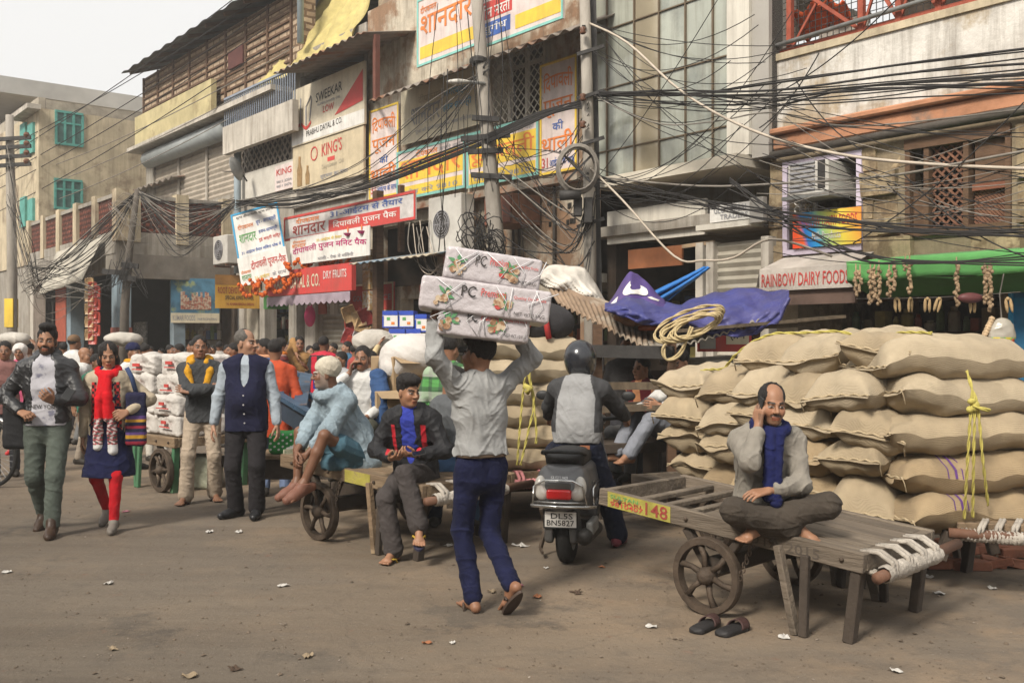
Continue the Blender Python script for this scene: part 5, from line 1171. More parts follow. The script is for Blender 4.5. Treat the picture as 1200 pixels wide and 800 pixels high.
for y in (40, 118, 150): MB().lathe([(.03, 0), (.055, .02), (.03, .05), (.055, .08), (.03, .1)], 8, 'z', tuple(P(683, y, YB-.2)-pb[0])).build('insulator', M('insulator_brown', (.13, .06, .035), .3), B_, smooth=True)
rl = thing('cable_reel', 'black cable coil with crossed spokes hung on the straight pole', 'cable reel', tuple(P(677, 226, YB-.4)))
mb = MB()
for i in range(9):
    r_ = .27+.013*(i % 4)+.01*random.random(); yy = -.09+.022*i
    mb.tube([(r_*math.cos(a)*.95, yy+.01*math.sin(3*a+i), .34+r_*1.12*math.sin(a)) for a in np.linspace(0, 6.283, 22)[:-1]], .013, 5, closed=True)
CBL = M('black_cable', (.022, .020, .019), .65, .3, 9, .1, 60); CBG = M('grey_cable', (.20, .18, .155), .75, .3, 9, .1); CBB = M('beige_cable', (.42, .36, .29), .7, .2, 9, .1)
mb.build('coil', CBG, rl, smooth=True)
MB().beam((-.26, .03, .08), (.26, .03, .6), .03, .03).beam((-.26, .0, .6), (.26, .0, .08), .03, .03).build('spoke_frame', DKSTEEL, rl)
MB().tube([(-.26, -.02, -.04), (.04, -.02, -.02)], .075, 10).build('drum', DKSTEEL, rl, smooth=True)
for i, dx in enumerate((-.05, .1)): MB().box(.0+dx, .12+dx, .05, .2, -.32-.1*i, -.05).build('junction_box', DKSTEEL, rl, bev=.01)
YC = 23.2; pc = [Vector((P(143, 400, YC).x, YC, 0)), P(146, 360, YC), P(152, 290, YC), P(161, 222, YC)]
C_ = pole('utility_pole', 'thin crooked dark pole tangled with cables at the terrace corner', pc, .12, .06, M('dark_pole', (.10, .085, .07), .9, .3, 6, .4))
for y, a, b in ((310, 142, 162), (325, 140, 160), (318, 120, 150)): MB().beam(P(a, y, YC-.1)-pc[0], P(b, y+2, YC-.1)-pc[0], .08, .12).build('cross_arm', DKSTEEL, C_)
YD = 24.5; pd = [Vector((P(14, 400, YD).x, YD, 0)), P(14, 300, YD), P(12, 200, YD), P(11, 135, YD)]
D_ = pole('utility_pole', 'pale concrete pole with four cross arms at the left edge', pd, .13, .09, CONC)
for y in (163, 173, 184, 194): MB().beam(P(-12, y+1, YD-.15)-pd[0], P(36, y-2, YD-.15)-pd[0], .07, .09).build('cross_arm', DKSTEEL, D_); MB().lathe([(.05, -.06), (.08, 0), (.05, .06)], 8, 'z', tuple(P(31, y-5, YD-.15)-pd[0])).build('insulator', M('insulator_brown'), D_)
MB().box(-.105, .105, -.135, .135, 2.0, 2.7).xf(Matrix.Translation((P(13, 400, YD).x-pd[0].x, 0, 0))).build('yellow_band', SY, D_)
def cable(pts, r=.012, mat=None, sag=0, n=14, label=None, group=None, name='overhead_cable', sides=5):
    r *= .78; q = [P(*p) if len(p) == 3 and not isinstance(p, Vector) else Vector(p) for p in pts]; out = []
    for i in range(len(q)-1):
        m = max(3, n if len(q) == 2 else 5)
        for k in range(m+(i == len(q)-2)):
            t = k/m
            if len(q) > 2:
                p0 = q[max(i-1, 0)]; p1 = q[i]; p2 = q[i+1]; p3 = q[min(i+2, len(q)-1)]
                c = .5*((2*p1)+(p2-p0)*t+(2*p0-5*p1+4*p2-p3)*t*t+(3*p1-p0-3*p2+p3)*t**3)
            else: c = q[0].lerp(q[1], t); c = c-Vector((0, 0, sag*4*t*(1-t)))
            out.append(c)
    return tag(MB().tube(out, r, sides).build(name, mat or CBL, smooth=True, origin=True), label, 'cable', group)
rr = random.Random(11)
def J(a): return rr.uniform(-a, a)
L1 = ('thin black cable in the bundle running right from the straight pole', 'black cables running right from the straight pole')
for i in range(9):
    y1 = 55+i*7+J(4); cable([(697, 110+J(3), YB), (790+J(20), 112+J(4)-2, 13), (905, 112+(y1-95)*.35+J(5), 11), (1080, 100+(y1-95)*.7+J(4), 9.6), (1290, y1-8, 8.2)], .010+.006*(i % 3 == 0), CBL, label=L1[0], group=L1[1])
for i in range(6):
    cable([(697, 112+J(6), YB), (860, 125+J(12), 11.8), (1010, 110+J(10), 10.3), (1220, 95+J(22), 9.0)], .009, CBL, label=L1[0], group=L1[1])
cable([(690, 27, YB), (735, 50, 13.6), (800, 108, 12.5), (880, 152, 11.3), (980, 180, 10.4), (1100, 193, 9.6), (1280, 200, 8.6)], .022, CBB, label='thick beige cable sweeping from the straight pole down across the white parapet')
cable([(1270, 164, 8.6), (1130, 190, 9.4), (1040, 206, 10.1), (930, 214, 11.2), (820, 218, 12.4), (705, 208, 14.4)], .018, CBG, label='pale grey cable crossing in front of the lilac window')
cable([(697, 112, YB), (735, 132, 13.7), (780, 146, 13), (840, 142, 12), (905, 132, 11.2), (1000, 148, 10.4), (1200, 128, 9)], .012, CBG, label='grey cable drooping across the lower glass panes')
cable([(690, 195, YB), (730, 235, 13.6), (790, 300, 13), (825, 305, 12.5), (860, 302, 12), (905, 280, 11.4), (975, 300, 10.8)], .02, CBB, label='beige cable drooping in front of the orange brown board')
L2 = ('black cable in the low bundle crossing the stone wall above the awnings', 'black cables in the low bundle over the awnings')
for i in range(8):
    cable([(700, 200+i*4+J(5), YB-.2), (790, 232+J(9), 12.9), (890, 250+J(7), 11.2), (1000, 264+J(7), 10.2), (1110, 270+J(6), 9.5), (1270, 262+i*3, 8.6)], .009+.004*(i % 2), CBL, label=L2[0], group=L2[1])
for i in range(5):
    cable([(855, 215+J(8), 11.6), (905, 250+J(8), 11.1), (950, 278+J(8), 10.6), (1010, 300+J(6), 10.2), (1080, 308+J(4), 9.7), (1250, 305+J(9), 8.8)], .010, CBL, label='black cable sagging onto the green awning edge', group='cables sagging onto the green awning')
L3 = ('dark loose wire crossing in front of the glass panes', 'loose wires in front of the glass panes')
for i in range(24):
    x0 = 700+J(6); y0 = rr.choice([28, 60, 110, 165, 210, 230]); x1 = rr.uniform(840, 960); y1 = rr.uniform(-20, 240); cable([(x0, y0, YB-.1), (x1, y1, 11.5)], .007, CBL, sag=rr.uniform(.05, .5), label=L3[0], group=L3[1])
L4 = ('thin dark wire crossing the stone wall and its windows', 'thin wires crossing the stone wall')
for i in range(28):
    y0 = rr.uniform(120, 295); y1 = rr.uniform(120, 300); cable([(rr.uniform(880, 930), y0, 11.0), (1270, y1, 8.7)], .006, CBL if i % 3 else CBG, sag=rr.uniform(0, .25), label=L4[0], group=L4[1])
for i, (a, b) in enumerate([((932, 93, 10.8), (1010, 175, 10.2)), ((905, 112, 11), (1060, -10, 9.6)), ((890, 150, 11.2), (960, 62, 10.6)), ((1060, 205, 9.9), (1200, 300, 9.0)), ((1040, 215, 10), (1150, 282, 9.3)), ((1000, 285, 10.2), (1200, 120, 9))]):
    cable([a, b], .009, CBL, sag=.1, label='stray black wire slanting over the stone building', group='stray wires slanting over the stone building')
# left going bundle
L5 = ('black cable in the thick bundle running left past the leaning pole', 'black cables in the bundle past the leaning pole')
for i in range(13):
    o = J(5); cable([(692, 112+i*1.2, YB), (640, 132+o, 15.2), (580, 158+o*1.3, YA-.3), (500, 190+o*1.5, 17.5), (425, 218+o, 19), (340, 238+J(6), 20.5), (277, 238+J(4), 22)], .012+.006*(i % 4 == 0), CBL, label=L5[0], group=L5[1])
for i in range(9):
    cable([(572, 75+J(8), YA-.2), (500, 125+i*7+J(6), 17), (420, 190+i*5+J(5), 19), (330, 232+J(8), 20.5), (276, 240+J(6), 22)], .010, CBL if i % 3 else CBG, label='black cable dropping left from the lamp arm over the hoardings', group='cables dropping left from the leaning pole')
for i in range(10):
    cable([(580, 160+J(20), YA-.2), (600+J(15), 185+J(15), 15.5), (650+J(10), 200+J(30), 15), (690, 165+J(50), YB-.1)], .008, CBL, label='loose black wire strung between the two concrete poles', group='loose wires between the concrete poles')
L6 = ('tangled dark wire looping in front of the peeling wall', 'tangled wire loops before the peeling wall')
for i in range(22):
    x = 692+J(7); y = 185+rr.random()*110; ex = rr.choice([584+J(6), 584+J(6), 612, 652, 690+J(8)]); ey = rr.uniform(180, 300); d_ = rr.uniform(15, 70)
    cable([(x, y, YB-.1), (x*.7+ex*.3+J(12), max(y, ey)*.7+min(y, ey)*.3+d_, YB-.2+J(.3)), (ex, ey, YA-.1 if ex < 600 else (15.9 if ex < 660 else YB-.1))], rr.choice((.006, .009, .013)), CBL if i % 4 else CBG, label=L6[0], group=L6[1])
L7 = ('dangling wire hanging down the leaning pole', 'dangling wires by the leaning pole')
for i in range(16):
    x = 505+rr.random()*95; y = rr.uniform(-30, 150); cable([(x, y, YA-.3+J(.3)), (x+J(14), y+90+rr.random()*60, YA-.4), (x+J(26), y+190+rr.random()*70, YA-.3+J(.3))], rr.choice((.006, .008, .012)), CBL, label=L7[0], group=L7[1])
mb = MB()
for i in range(34):
    c = P(562+J(18), 282+J(22), YA-.35+J(.2)); a = rr.random()*6.28; b = rr.random()*3
    mb.tube([c+Vector((.22*math.cos(t)*math.cos(a), .12*math.sin(t)*math.sin(b), .2*math.sin(t+a))) for t in np.linspace(0, 5, 9)], .009, 4)
tag(mb.build('cable_nest', CBL, smooth=True, origin=True), 'matted nest of dark cable ends around the foot of the leaning pole', 'cable nest', kind='stuff')
for i in range(7):
    cable([(480+i*4, 262+J(5), 18), (478+i*5+J(8), 300+J(8), 17.8), (500+i*3, 322+J(6), 17.6), (516+J(4), 318+J(16), 17.5)], .012, CBB if i % 2 else CBG, label='pale loose cable looping down beside the wall air conditioner', group='pale cables beside the air conditioner')
# lines over the sky
for i, (a, b) in enumerate([((330, -45, 24), (-30, 205, 34)), ((330, -20, 24), (-30, 190, 34)), ((340, -8, 24), (-30, 222, 34)), ((345, 10, 24), (-30, 235, 34)), ((350, 30, 24), (-30, 262, 34)), ((345, 55, 23.5), (30, 205, 33)), ((345, 75, 23.5), (30, 225, 33)), ((350, 92, 23.5), (35, 245, 33))]):
    cable([a, b], .016, CBL if i < 5 else CBG, sag=.25, label='long dark power line slanting across the pale sky to the roofs', group='power lines across the sky')
L8 = ('grey cable sagging in a loop across the terrace front', 'cables looping across the terrace front')
for i in range(28):
    s_ = rr.uniform(8, 95); cable([(161, 224+J(3), YC), (205+J(12), 230+s_*.75, YC-.5), (240+J(8), 232+s_*.6, YC-.8), (275, 238+J(8), 22)], rr.choice((.008, .011, .014)), CBG if i % 3 == 0 else CBL, label=L8[0], group=L8[1])
for i in range(22):
    s_ = rr.uniform(-10, 70); cable([(161, 224+J(2), YC), (125+J(8), 258+s_*.5, 24), (80+J(8), 300+s_*.4, 24.5), (32+J(8), 325+J(25), 25)], rr.choice((.008, .011, .014)), CBL if i % 3 else CBG, label='dark cable sweeping down left from the crooked pole', group='cables sweeping left from the crooked pole')
for i in range(16):
    cable([(12+J(6), rr.uniform(170, 250), YD-.2), (30+J(10), rr.uniform(280, 340), YD-.5), (60+J(14), rr.uniform(300, 380), YD), (120+J(20), rr.uniform(310, 350), YC+.5)], rr.choice((.008, .011)), CBG if i % 2 else CBL, label='loose grey cable hanging from the left edge pole', group='loose cables at the left edge pole')
for i in range(12):
    x = 148+J(6); cable([(x, 300+J(10), YC-.2), (x+J(25), 345+J(15), YC-.2), (x+J(18), 320+J(20), YC-.3)], .009, CBL, label='short wire loop on the crooked pole', group='wire loops on the crooked pole')
for i in range(14):
    cable([(130+J(4), 240+J(4), YC+.5), (150, 262+J(40), YC-.2), (190+J(30), 270+J(30), YC-.3)], .006, CBG, label='fine wire strung by the crooked pole', group='fine wires by the crooked pole')

# ------------------------------------------------------------------ tin roofed stall with tarpaulins
def patch(c00, c10, c01, c11, bump=None, nu=60, nv=16, thick=.012):
    c00, c10, c01, c11 = map(Vector, (c00, c10, c01, c11)); nr = (c10-c00).cross(c01-c00).normalized()
    if nr.z < 0: nr = -nr
    def fn(a, b):
        p = c00*(1-a)*(1-b)+c10*a*(1-b)+c01*(1-a)*b+c11*a*b
        return tuple(p+nr*(bump(a, b) if bump else 0))
    return MB().sheet(fn, nu, nv, thick)
RTIN = M('rusty_tin', (.26, .18, .12), .75, .4, 3, .25, 30, col2=(.33, .28, .22), sc2=1.6, amt2=.45, dirt=.5)
stl = thing('market_stall', 'ramshackle tin roofed stall under blue and white tarpaulins', 'stall', (P(740, 400, 10).x, 10, 0)); so = stl.location.copy()
def sp2(name, mb, mat, **kw):
    if name in SPLIT:
        for m_ in islands(mb): m_.v = [tuple(Vector(q)-so) for q in m_.v]; m_.build(name, mat, stl, **kw)
        return
    mb.v = [tuple(Vector(q)-so) for q in mb.v]; return mb.build(name, mat, stl, **kw)
sp2('tin_roof', patch(P(638, 330, 11.4), P(764, 386, 10.4), P(655, 357, 10.5), P(766, 414, 9.5), lambda a, b: .018*math.sin(a*110), 150, 8), RTIN, smooth=True)
sp2('tin_roof', patch(P(628, 322, 11.8), P(745, 375, 10.9), P(641, 335, 11.2), P(752, 384, 10.45), lambda a, b: .025*math.sin(b*30)+.03, 12, 40), RTIN, smooth=True)
sp2('tin_roof', patch(P(740, 385, 10.6), P(900, 352, 10.8), P(768, 412, 9.5), P(890, 376, 9.7), lambda a, b: .014*math.sin(a*90)-.03*math.sin(a*3.1), 110, 8), M('grey_tin', (.27, .24, .2), .7, .3, 4, .2, metal=.1, dirt=.4), smooth=True)
sp2('beam', MB().beam(P(684, 411, 9.7), P(790, 413, 9.3), .09, .12), DKSTEEL); sp2('beam', MB().beam(P(684, 452, 9.7), P(782, 452, 9.3), .10, .07), M('old_timber', (.10, .075, .05), .9, .4, 6, .4, stretch=(4, 1, 1)))
sp2('post', MB().beam(P(700, 380, 9.75), (P(700, 400, 9.75).x, 9.75, 0), .09, .09).beam(P(787, 400, 9.35), (P(787, 400, 9.35).x, 9.35, 0), .08, .08).beam(P(658, 362, 10.4), (P(655, 400, 10.4).x, 10.4, 0), .1, .1).beam(P(886, 376, 9.8), (P(886, 400, 9.8).x, 9.8, 0), .07, .07), BROWNW)
sp2('post', MB().beam(P(668, 372, 10.6), (P(668, 400, 10.6).x, 10.6, 0), .06, .06), M('orange_timber', (.30, .13, .05), .8))
sp2('plank', MB().beam(P(790, 388, 9.6), P(985, 371, 9.9), .22, .03).beam(P(870, 384, 9.7), P(960, 380, 9.9), .04, .04), M('old_timber'))
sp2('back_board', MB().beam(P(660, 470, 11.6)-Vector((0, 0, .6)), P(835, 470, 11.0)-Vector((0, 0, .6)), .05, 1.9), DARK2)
sp2('side_board', MB().beam(P(648, 420, 10.5)-Vector((0, 0, .0)), P(662, 420, 10.2), .05, 1.0), M('torn_poster', (.35, .28, .22), .9, .5, 6, .2, col2=(.12, .1, .09), sc2=9, amt2=.5))
sp2('table_top', MB().beam(P(705, 478, 9.6), P(870, 470, 9.4), .7, .05), M('old_timber')); sp2('counter', MB().beam(P(800, 425, 10.2), P(880, 420, 10.6), .8, .06), GREYP)
pb_ = thing('poster', 'red poster with a white Hindi panel inside the tin roofed stall', 'poster', tuple(P(818, 412, 10.9)), R(8))
MB().box(0, .62, 0, .03, 0, .36).build('board', SR, pb_); MB().box(.32, .58, -.006, -.002, .08, .32).build('panel', SC_, pb_); m_ = MB(); add_text(m_, 'हींग', .36, .54, .12, .28, -.01); m_.build('lettering', SK, pb_); MB().box(.02, .2, -.006, -.002, .03, .33).build('panel', M('poster_grey', (.35, .33, .3), .7), pb_)
BT = M('blue_tarpaulin', (.045, .05, .20), .5, .3, 2.5, .2, 60, spec=.4, dirt=.35, fold=7)
def tarp(a, b):
    x = 709+a*216; yt = np.interp(a, [0, .12, .3, .42, .6, .8, 1], [356, 345, 352, 358, 342, 339, 342]); yb_ = np.interp(a, [0, .15, .3, .45, .6, .8, .95, 1], [364, 376, 382, 378, 396, 392, 378, 350])
    y = yt+(yb_-yt)*b+1.6*math.sin(a*23+b*3)+.8*math.sin(a*51-b*9); Y = 10.6-1.0*b-.35*math.sin(b*3.14)+.07*abs(math.sin(a*14+b*4+1.5*math.sin(b*4)))+.05*abs(math.sin(a*9-b*8+math.sin(a*7)))+.03*abs(math.sin(b*13+a*29+2*math.sin(a*6)))
    return tuple(P(x, y, Y))
tag(MB().sheet(tarp, 190, 60, .012).build('blue_tarpaulin', BT, smooth=True, origin=True), 'long crumpled blue tarpaulin heaped over the right half of the tin roof', 'tarpaulin')
PT = M('purple_sheet', (.08, .05, .19), .6, .2, 3, .2, dirt=.25)
def ptarp(a, b):
    xt, yt = np.interp(a, [0, .4, 1], [714, 740, 778]), np.interp(a, [0, .38, .5, 1], [356, 319, 321, 353]); xb = 712+a*68
    return tuple(P(xt+(xb-xt)*b, yt+(360-yt)*b+1.0*math.sin(a*16+b*5), 10.75-.5*b+.05*math.sin(a*14)))
pt = thing('purple_sheet', 'purple tarpaulin with white curling emblem peaked behind the blue one', 'tarpaulin', tuple(P(745, 360, 10.5)))
m_ = MB().sheet(ptarp, 40, 20, .015); m_.v = [tuple(Vector(q)-pt.location) for q in m_.v]; m_.build('sheet', PT, pt, smooth=True)
def emb(name, f0, wd, n=24):
    m_ = MB()
    def fn(a, b):
        ca, cb = f0(a); t = math.atan2(f0(min(a+.02, 1))[1]-cb, f0(min(a+.02, 1))[0]-ca+1e-5) if a < .98 else 0
        q = Vector(ptarp(ca+(b-.5)*wd*math.sin(t)*-1, cb+(b-.5)*wd*math.cos(t))); return tuple(q+Vector((0, -.03, .012))-pt.location)
    return m_.sheet(fn, n, 3).build(name, SW, pt)
emb('white_curl', lambda a: (.44+.2*math.cos(-.5+a*4.6)*(1-.45*a), .42+.22*math.sin(-.5+a*4.6)*(1-.45*a)), .13); emb('white_edge', lambda a: (.06+.05*a, .95-.5*a), .12); emb('white_edge', lambda a: (.72+.16*a, .52+.1*a), .14)
WT = M('white_tarpaulin', (.58, .54, .48), .6, .12, 3, .4, 14, dirt=.3, fold=6)
def wtarp(a, b):
    x = 626+a*84; yt = np.interp(a, [0, .2, .45, .7, .85, 1], [324, 313, 311, 316, 332, 358]); yb_ = np.interp(a, [0, .5, 1], [329, 348, 366])
    return tuple(P(x, yt+(yb_-yt)*b+1.2*math.sin(a*17+b*6), 11.9-.9*b-.35*math.sin(b*3.1)+.10*abs(math.sin(a*9+b*4))+.06*abs(math.sin(a*17-b*9+2*math.sin(b*4)))))
tag(MB().sheet(wtarp, 60, 26, .015).build('white_tarpaulin', WT, smooth=True, origin=True), 'crumpled white plastic sheet heaped on the left end of the tin roof', 'tarpaulin')
def bflag(a, b):
    x = (828-64*b)+(a-.5)*(8+30*b); y = 313+40*b; return tuple(P(x, y, 11.2+.08*math.sin(a*13+b*3)))
tag(MB().sheet(bflag, 26, 14, .012).build('blue_flag_cloth', M('bright_blue_cloth', (.02, .14, .42), .6, .25, 3, .15), smooth=True, origin=True), 'bright blue cloth pulled up to the shutter post in a narrow wedge', 'cloth')
def rope(mb, pts, r=.012, tw=30):
    q = [Vector(p) for p in pts]; out = []
    for i in range(len(q)-1):
        p0, p1, p2, p3 = q[max(i-1, 0)], q[i], q[i+1], q[min(i+2, len(q)-1)]; m = max(4, int((p2-p1).length/.02))
        for k in range(m): t = k/m; out.append(.5*((2*p1)+(p2-p0)*t+(2*p0-5*p1+4*p2-p3)*t*t+(3*p1-p0-3*p2+p3)*t**3))
    out.append(q[-1]); L = 0
    for s_ in (0, math.pi):
        pp = []; L = 0
        for i, c in enumerate(out):
            d = (out[min(i+1, len(out)-1)]-out[max(i-1, 0)]).normalized(); x = d.orthogonal().normalized(); x = d.cross(Vector((.3, .5, .8))).normalized(); y = d.cross(x)
            if i: L += (out[i]-out[i-1]).length
            a = L*tw/r*.012+s_; pp.append(c+(x*math.cos(a)+y*math.sin(a))*r*.55)
        mb.tube(pp, r*.62, 5)
    return mb
RPC = M('jute_rope', (.42, .33, .18), .9, .25, 30, .3); RPY = M('yellow_rope', (.42, .36, .09), .75, .25, 30, .2)
mb = MB(); c0 = P(812, 383, 9.2)
for i in range(5):
    w_ = .29-.025*i+J(.04); h_ = .105+J(.025); o = Vector((J(.04), -.02*i, J(.03)))
    rope(mb, [c0+o+Vector((w_*math.cos(t), -.05*math.sin(2*t), h_*math.sin(t)+.35*w_*math.cos(t))) for t in np.linspace(0, 6.283, 15)], .016, 22)
rope(mb, [c0+Vector((-.2, -.05, -.05)), c0+Vector((-.28, -.06, -.2)), c0+Vector((-.25, -.07, -.3)), c0+Vector((-.13, -.08, -.24)), c0+Vector((-.02, -.06, 0))], .019, 22)
tag(mb.build('rope_coil', RPC, smooth=True, origin=True), 'coil of thick tan rope lying over the edge of the blue tarpaulin', 'rope')
tag(MB().blob((0, 0, 0), (.2, .12, .1), 12, 8, .12).xf(Matrix.Translation(P(742, 370, 10.0))).build('wood_stump', M('cut_wood', (.24, .13, .07), .9, .4, 8, .5), smooth=True, origin=True), 'short brown log weighing down the blue tarpaulin', 'log')
for x, y in ((762, 388), (778, 383)):
    f = Fig(); f.rbox((0, 0, .03), (.1, .03, .005), .02); f.chain([(-.06, -.03, .04), (-.02, 0, .07), (.03, .03, .04)], [.012]*3); o = thing('slipper', ('left' if x < 770 else 'right')+' of two old orange slippers lying on the tin roof', 'slipper', tuple(P(x, y, 10.0)), R(-20)); fig_obj('slipper_body', f, .008, M('orange_rubber', (.42, .12, .05), .7, .3, 9), o)
# ------------------------------------------------------------------ hand carts
WOODG = M('grey_weathered_wood', (.135, .108, .082), .88, .55, 6, .8, 40, stretch=(1, .12, 1), dirt=.55, col2=(.21, .17, .125), sc2=9, amt2=.42)
WOODB = M('worn_brown_wood', (.19, .13, .078), .85, .5, 6, .7, 40, stretch=(1, .14, 1), dirt=.5, col2=(.27, .20, .125), sc2=8, amt2=.42)
IRON = M('rusty_iron', (.085, .062, .045), .7, .4, 12, .35, 60, metal=.3)
DWOOD = M('dark_wet_wood', (.055, .042, .032), .8, .4, 5, .4, 40)
RAG = M('white_rag', (.42, .38, .33), .95, .3, 14, .6, 50, dirt=.5, fold=14)
def wheel(root, x, y, r, name='wheel', yaw=0):
    w = bpy.data.objects.new(name, None); COL.objects.link(w); w.parent = root; w.location = (x, y, r); w.rotation_euler = (random.random()*2, 0, 0)
    t = .032
    MB().lathe([(r-.045, -t), (r-.006, -t), (r, -t*.6), (r, t*.6), (r-.006, t), (r-.045, t), (r-.045, -t)], 36, 'x').build('rim', IRON, w, smooth=False)
    MB().lathe([(0, -.065), (.022, -.065), (.05, -.04), (.058, 0), (.05, .04), (.022, .065), (0, .065)], 16, 'x').build('hub', IRON, w, smooth=True)
    for k in range(6):
        a = k*math.pi/3; mb = MB()
        pts = [(0, .04*math.cos(a), .04*math.sin(a)), (0, r*.5*math.cos(a+.1), r*.5*math.sin(a+.1)), (0, (r-.03)*math.cos(a), (r-.03)*math.sin(a))]
        mb.tube(pts, [.022, .017, .024], 6); mb.build('spoke', IRON, w, smooth=True)
def cart(label, A, yaw, L, W, zl, zr, wy, r=.225, wood=None, slat_from=.55, legs=((.28, .5),), plate=None, handle=True, rope_m=None, chain=True, wx=-.02, rag=None, leg_dx=0):
    wood = wood or WOODG; o = thing('hand_cart', label, 'hand cart', (A[0], A[1], 0), yaw)
    z = lambda y: zr+(zl-zr)*y/L
    def B(name, a, b, w_, h_, m=None, par=None, bev=.006): return MB().beam(a, b, w_, h_).build(name, m or wood, par or o, bev=bev)
    for x in (.025, W-.025): B('side_rail', (x, 0, z(0)-.05), (x, L, z(L)-.05), .05, .11)
    for y in (.03, L-.03): B('end_rail', (.052, y, z(y)-.05), (W-.052, y, z(y)-.05), .06, .10)
    n = 6; ys = slat_from*L
    for i in range(n):
        x0 = .055+i*(W-.11)/n; x1 = x0+(W-.11)/n-.008
        B('deck_plank', ((x0+x1)/2, .065, z(.065)-.02+.003*(i % 2)), ((x0+x1)/2, ys, z(ys)-.02+.003*(i % 2)), x1-x0, .028, bev=.004)
    k = 0; y = ys+.1
    while y < L-.1: B('deck_slat', (.053, y, z(y)-.03), (W-.053, y+.02, z(y)-.03), .065, .035); y += .19
    MB().tube([(-.07, wy, r), (W+.07, wy, r)], .028, 8).build('axle', IRON, o, smooth=True)
    B('axle_beam', (.05, wy, r+.05), (W-.05, wy, r+.05), .09, .10, DWOOD)
    for x in (.06, W-.06): B('axle_strut', (x, wy-.05, r+.05), (x, wy-.2, z(wy)-.1), .06, .05, DWOOD); B('axle_strut', (x, wy+.05, r+.05), (x, wy+.2, z(wy)-.1), .06, .05, DWOOD)
    wheel(o, wx, wy, r); wheel(o, W-wx, wy, r)
    for ya, yb in legs:
        for x, s in ((.0, -1), (W, 1)):
            xx = x+s*.012
            B('leg', (xx, yb, z(yb)-.06), (xx+s*.02+leg_dx, ya+.02, 0.0), .05, .045, wood); B('leg', (xx, ya-.03, z(ya)-.08), (xx+s*.025+leg_dx, ya-.03, 0.0), .042, .05, DWOOD)
    for x in (.05, W-.05): B('leg', (x, .05, z(0)-.09), (x, .1, .0), .07, .06, DWOOD)
    if handle:
        MB().tube([(-.05, -.10, z(0)-.10), (W+.1, -.10, z(0)-.08)], .032, 10).build('handle_bar', M('handle_wood', (.13, .065, .04), .7, .3, 8, .3), o, smooth=True)
        mb = MB()
        for i in range(30):
            x = .05+i*(W*.75)/30; mb.lathe([(.036+.008*random.random(), -.02), (.045+.01*random.random(), 0), (.036+.006*random.random(), .02)], 8, 'x', (x, -.10, z(0)-.095))
        for q in (.12, .32, .52, .7):
            for s in (-.02, .02): mb.tube([(W*q+s, -.13, z(0)-.1), (W*q+s, -.12, z(0)-.04), (W*q+s, -.04, z(0)+.005), (W*q+s, .05, z(0)+.003), (W*q+s, .03, z(0)-.1), (W*q+s, -.09, z(0)-.13)], .016, 5)
        mb.build('rag_binding', rag or RAG, o, smooth=True)
    if chain:
        mb = MB(); y0 = wy-.32
        for i in range(11): 
            c = (-.035, y0+.012*(i % 2)+.01*i, z(y0)-.09-i*.026)
            mb.tube([(c[0]+(.011*math.cos(t) if i % 2 else 0), c[1]+(0 if i % 2 else .011*math.cos(t)), c[2]+.018*math.sin(t)) for t in np.linspace(0, 6.283, 9)[:-1]], .004, 4, closed=True)
        mb.build('chain', IRON, o)
    for y in (.12, L*.3, L*.62, L*.9): MB().blob((-.008, y, z(y)-.05), (.012, .014, .014), 8, 5).build('bolt', IRON, o, smooth=True)
    if plate:
        y0, y1, m, words = plate
        p = MB().add([(-.004, y1, z(y1)-.1), (-.004, y0, z(y0)-.1), (-.004, y0, z(y0)+.0), (-.004, y1, z(y1)+.0)], [(0, 1, 2, 3)]).build('number_plate', m, o)
        for (w_, a, b, c, d, mm) in words:
            mb = MB(); add_text(mb, w_, a, b, c, d, 0); mb.v = [(-.008, y1+(y0-y1)*q[0], z(y1+(y0-y1)*q[0])-.1+.1*q[2]) for q in mb.v]; mb.build('lettering', mm, p)
    return o, z
YPL = M('yellow_painted_patch', (.33, .29, .06), .85, .3, 9, .3, 50, col2=(.25, .2, .08), sc2=9, amt2=.42)
c1, z1f = cart('grey wooden hand cart with the yellow 148 plate in front of the sacks', (1.89, 5.36), .80, 1.83, .98, .67, .50, .97, .235, slat_from=.58, legs=((.36, .5),),
               plate=(1.25, 1.75, YPL, [('148', .62, .96, .1, .92, SDR), ('SULTAN', .05, .5, .62, .86, SG), ('9810407', .05, .58, .12, .42, SR), ('KHARI', .1, .55, .42, .6, SDR)]))
mb = MB(); add_text(mb, 'SUTA 2015', .45, 1.0, .0, 1, 0); mb.v = [(-.003, 1.15-q[0]*.9, z1f(1.15-q[0]*.9)-.09+.06*q[2]) for q in mb.v]; mb.build('lettering', M('worn_ink', (.075, .06, .047), .9), c1)
c2, z2f = cart('brown wooden hand cart with a chained iron wheel, seat of the old man in blue', (-.67, 7.4), .80, 1.9, 1.0, .66, .575, 1.28, .24, WOODB, slat_from=.8, legs=((.5, .62),), plate=(.62, .95, YPL, []))
MB().beam((.04, 1.905, .64), (.55, 1.905, .64), .012, .12).build('painted_board', M('green_white_board', (.42, .42, .30), .85, .3, 8, .3, col2=(.08, .2, .09), sc2=22, amt2=.42), c2)
c3, z3f = cart('wooden hand cart loaded with the middle stack of sacks', (-.30, 8.9), .30, 1.6, 1.15, .47, .47, .5, .24, WOODB, slat_from=.95, legs=((.05, .15),), chain=False, rag=M('pink_rag', (.45, .18, .18), .9, .2, 9))
c4, z4f = cart('wooden hand cart under the big pile of sacks, its handle bound in white rag', (2.32, 6.55), .47, 2.75, 1.15, .45, .42, 1.5, .22, WOODG, slat_from=.97, legs=((.2, .3),), chain=False, handle=False)
hb = MB().tube([P(1112, 624, 6.35), P(1230, 632, 6.2)], .033, 10); hb.v = [tuple(c4.matrix_basis.inverted() @ Vector(q)) for q in hb.v] if False else hb.v
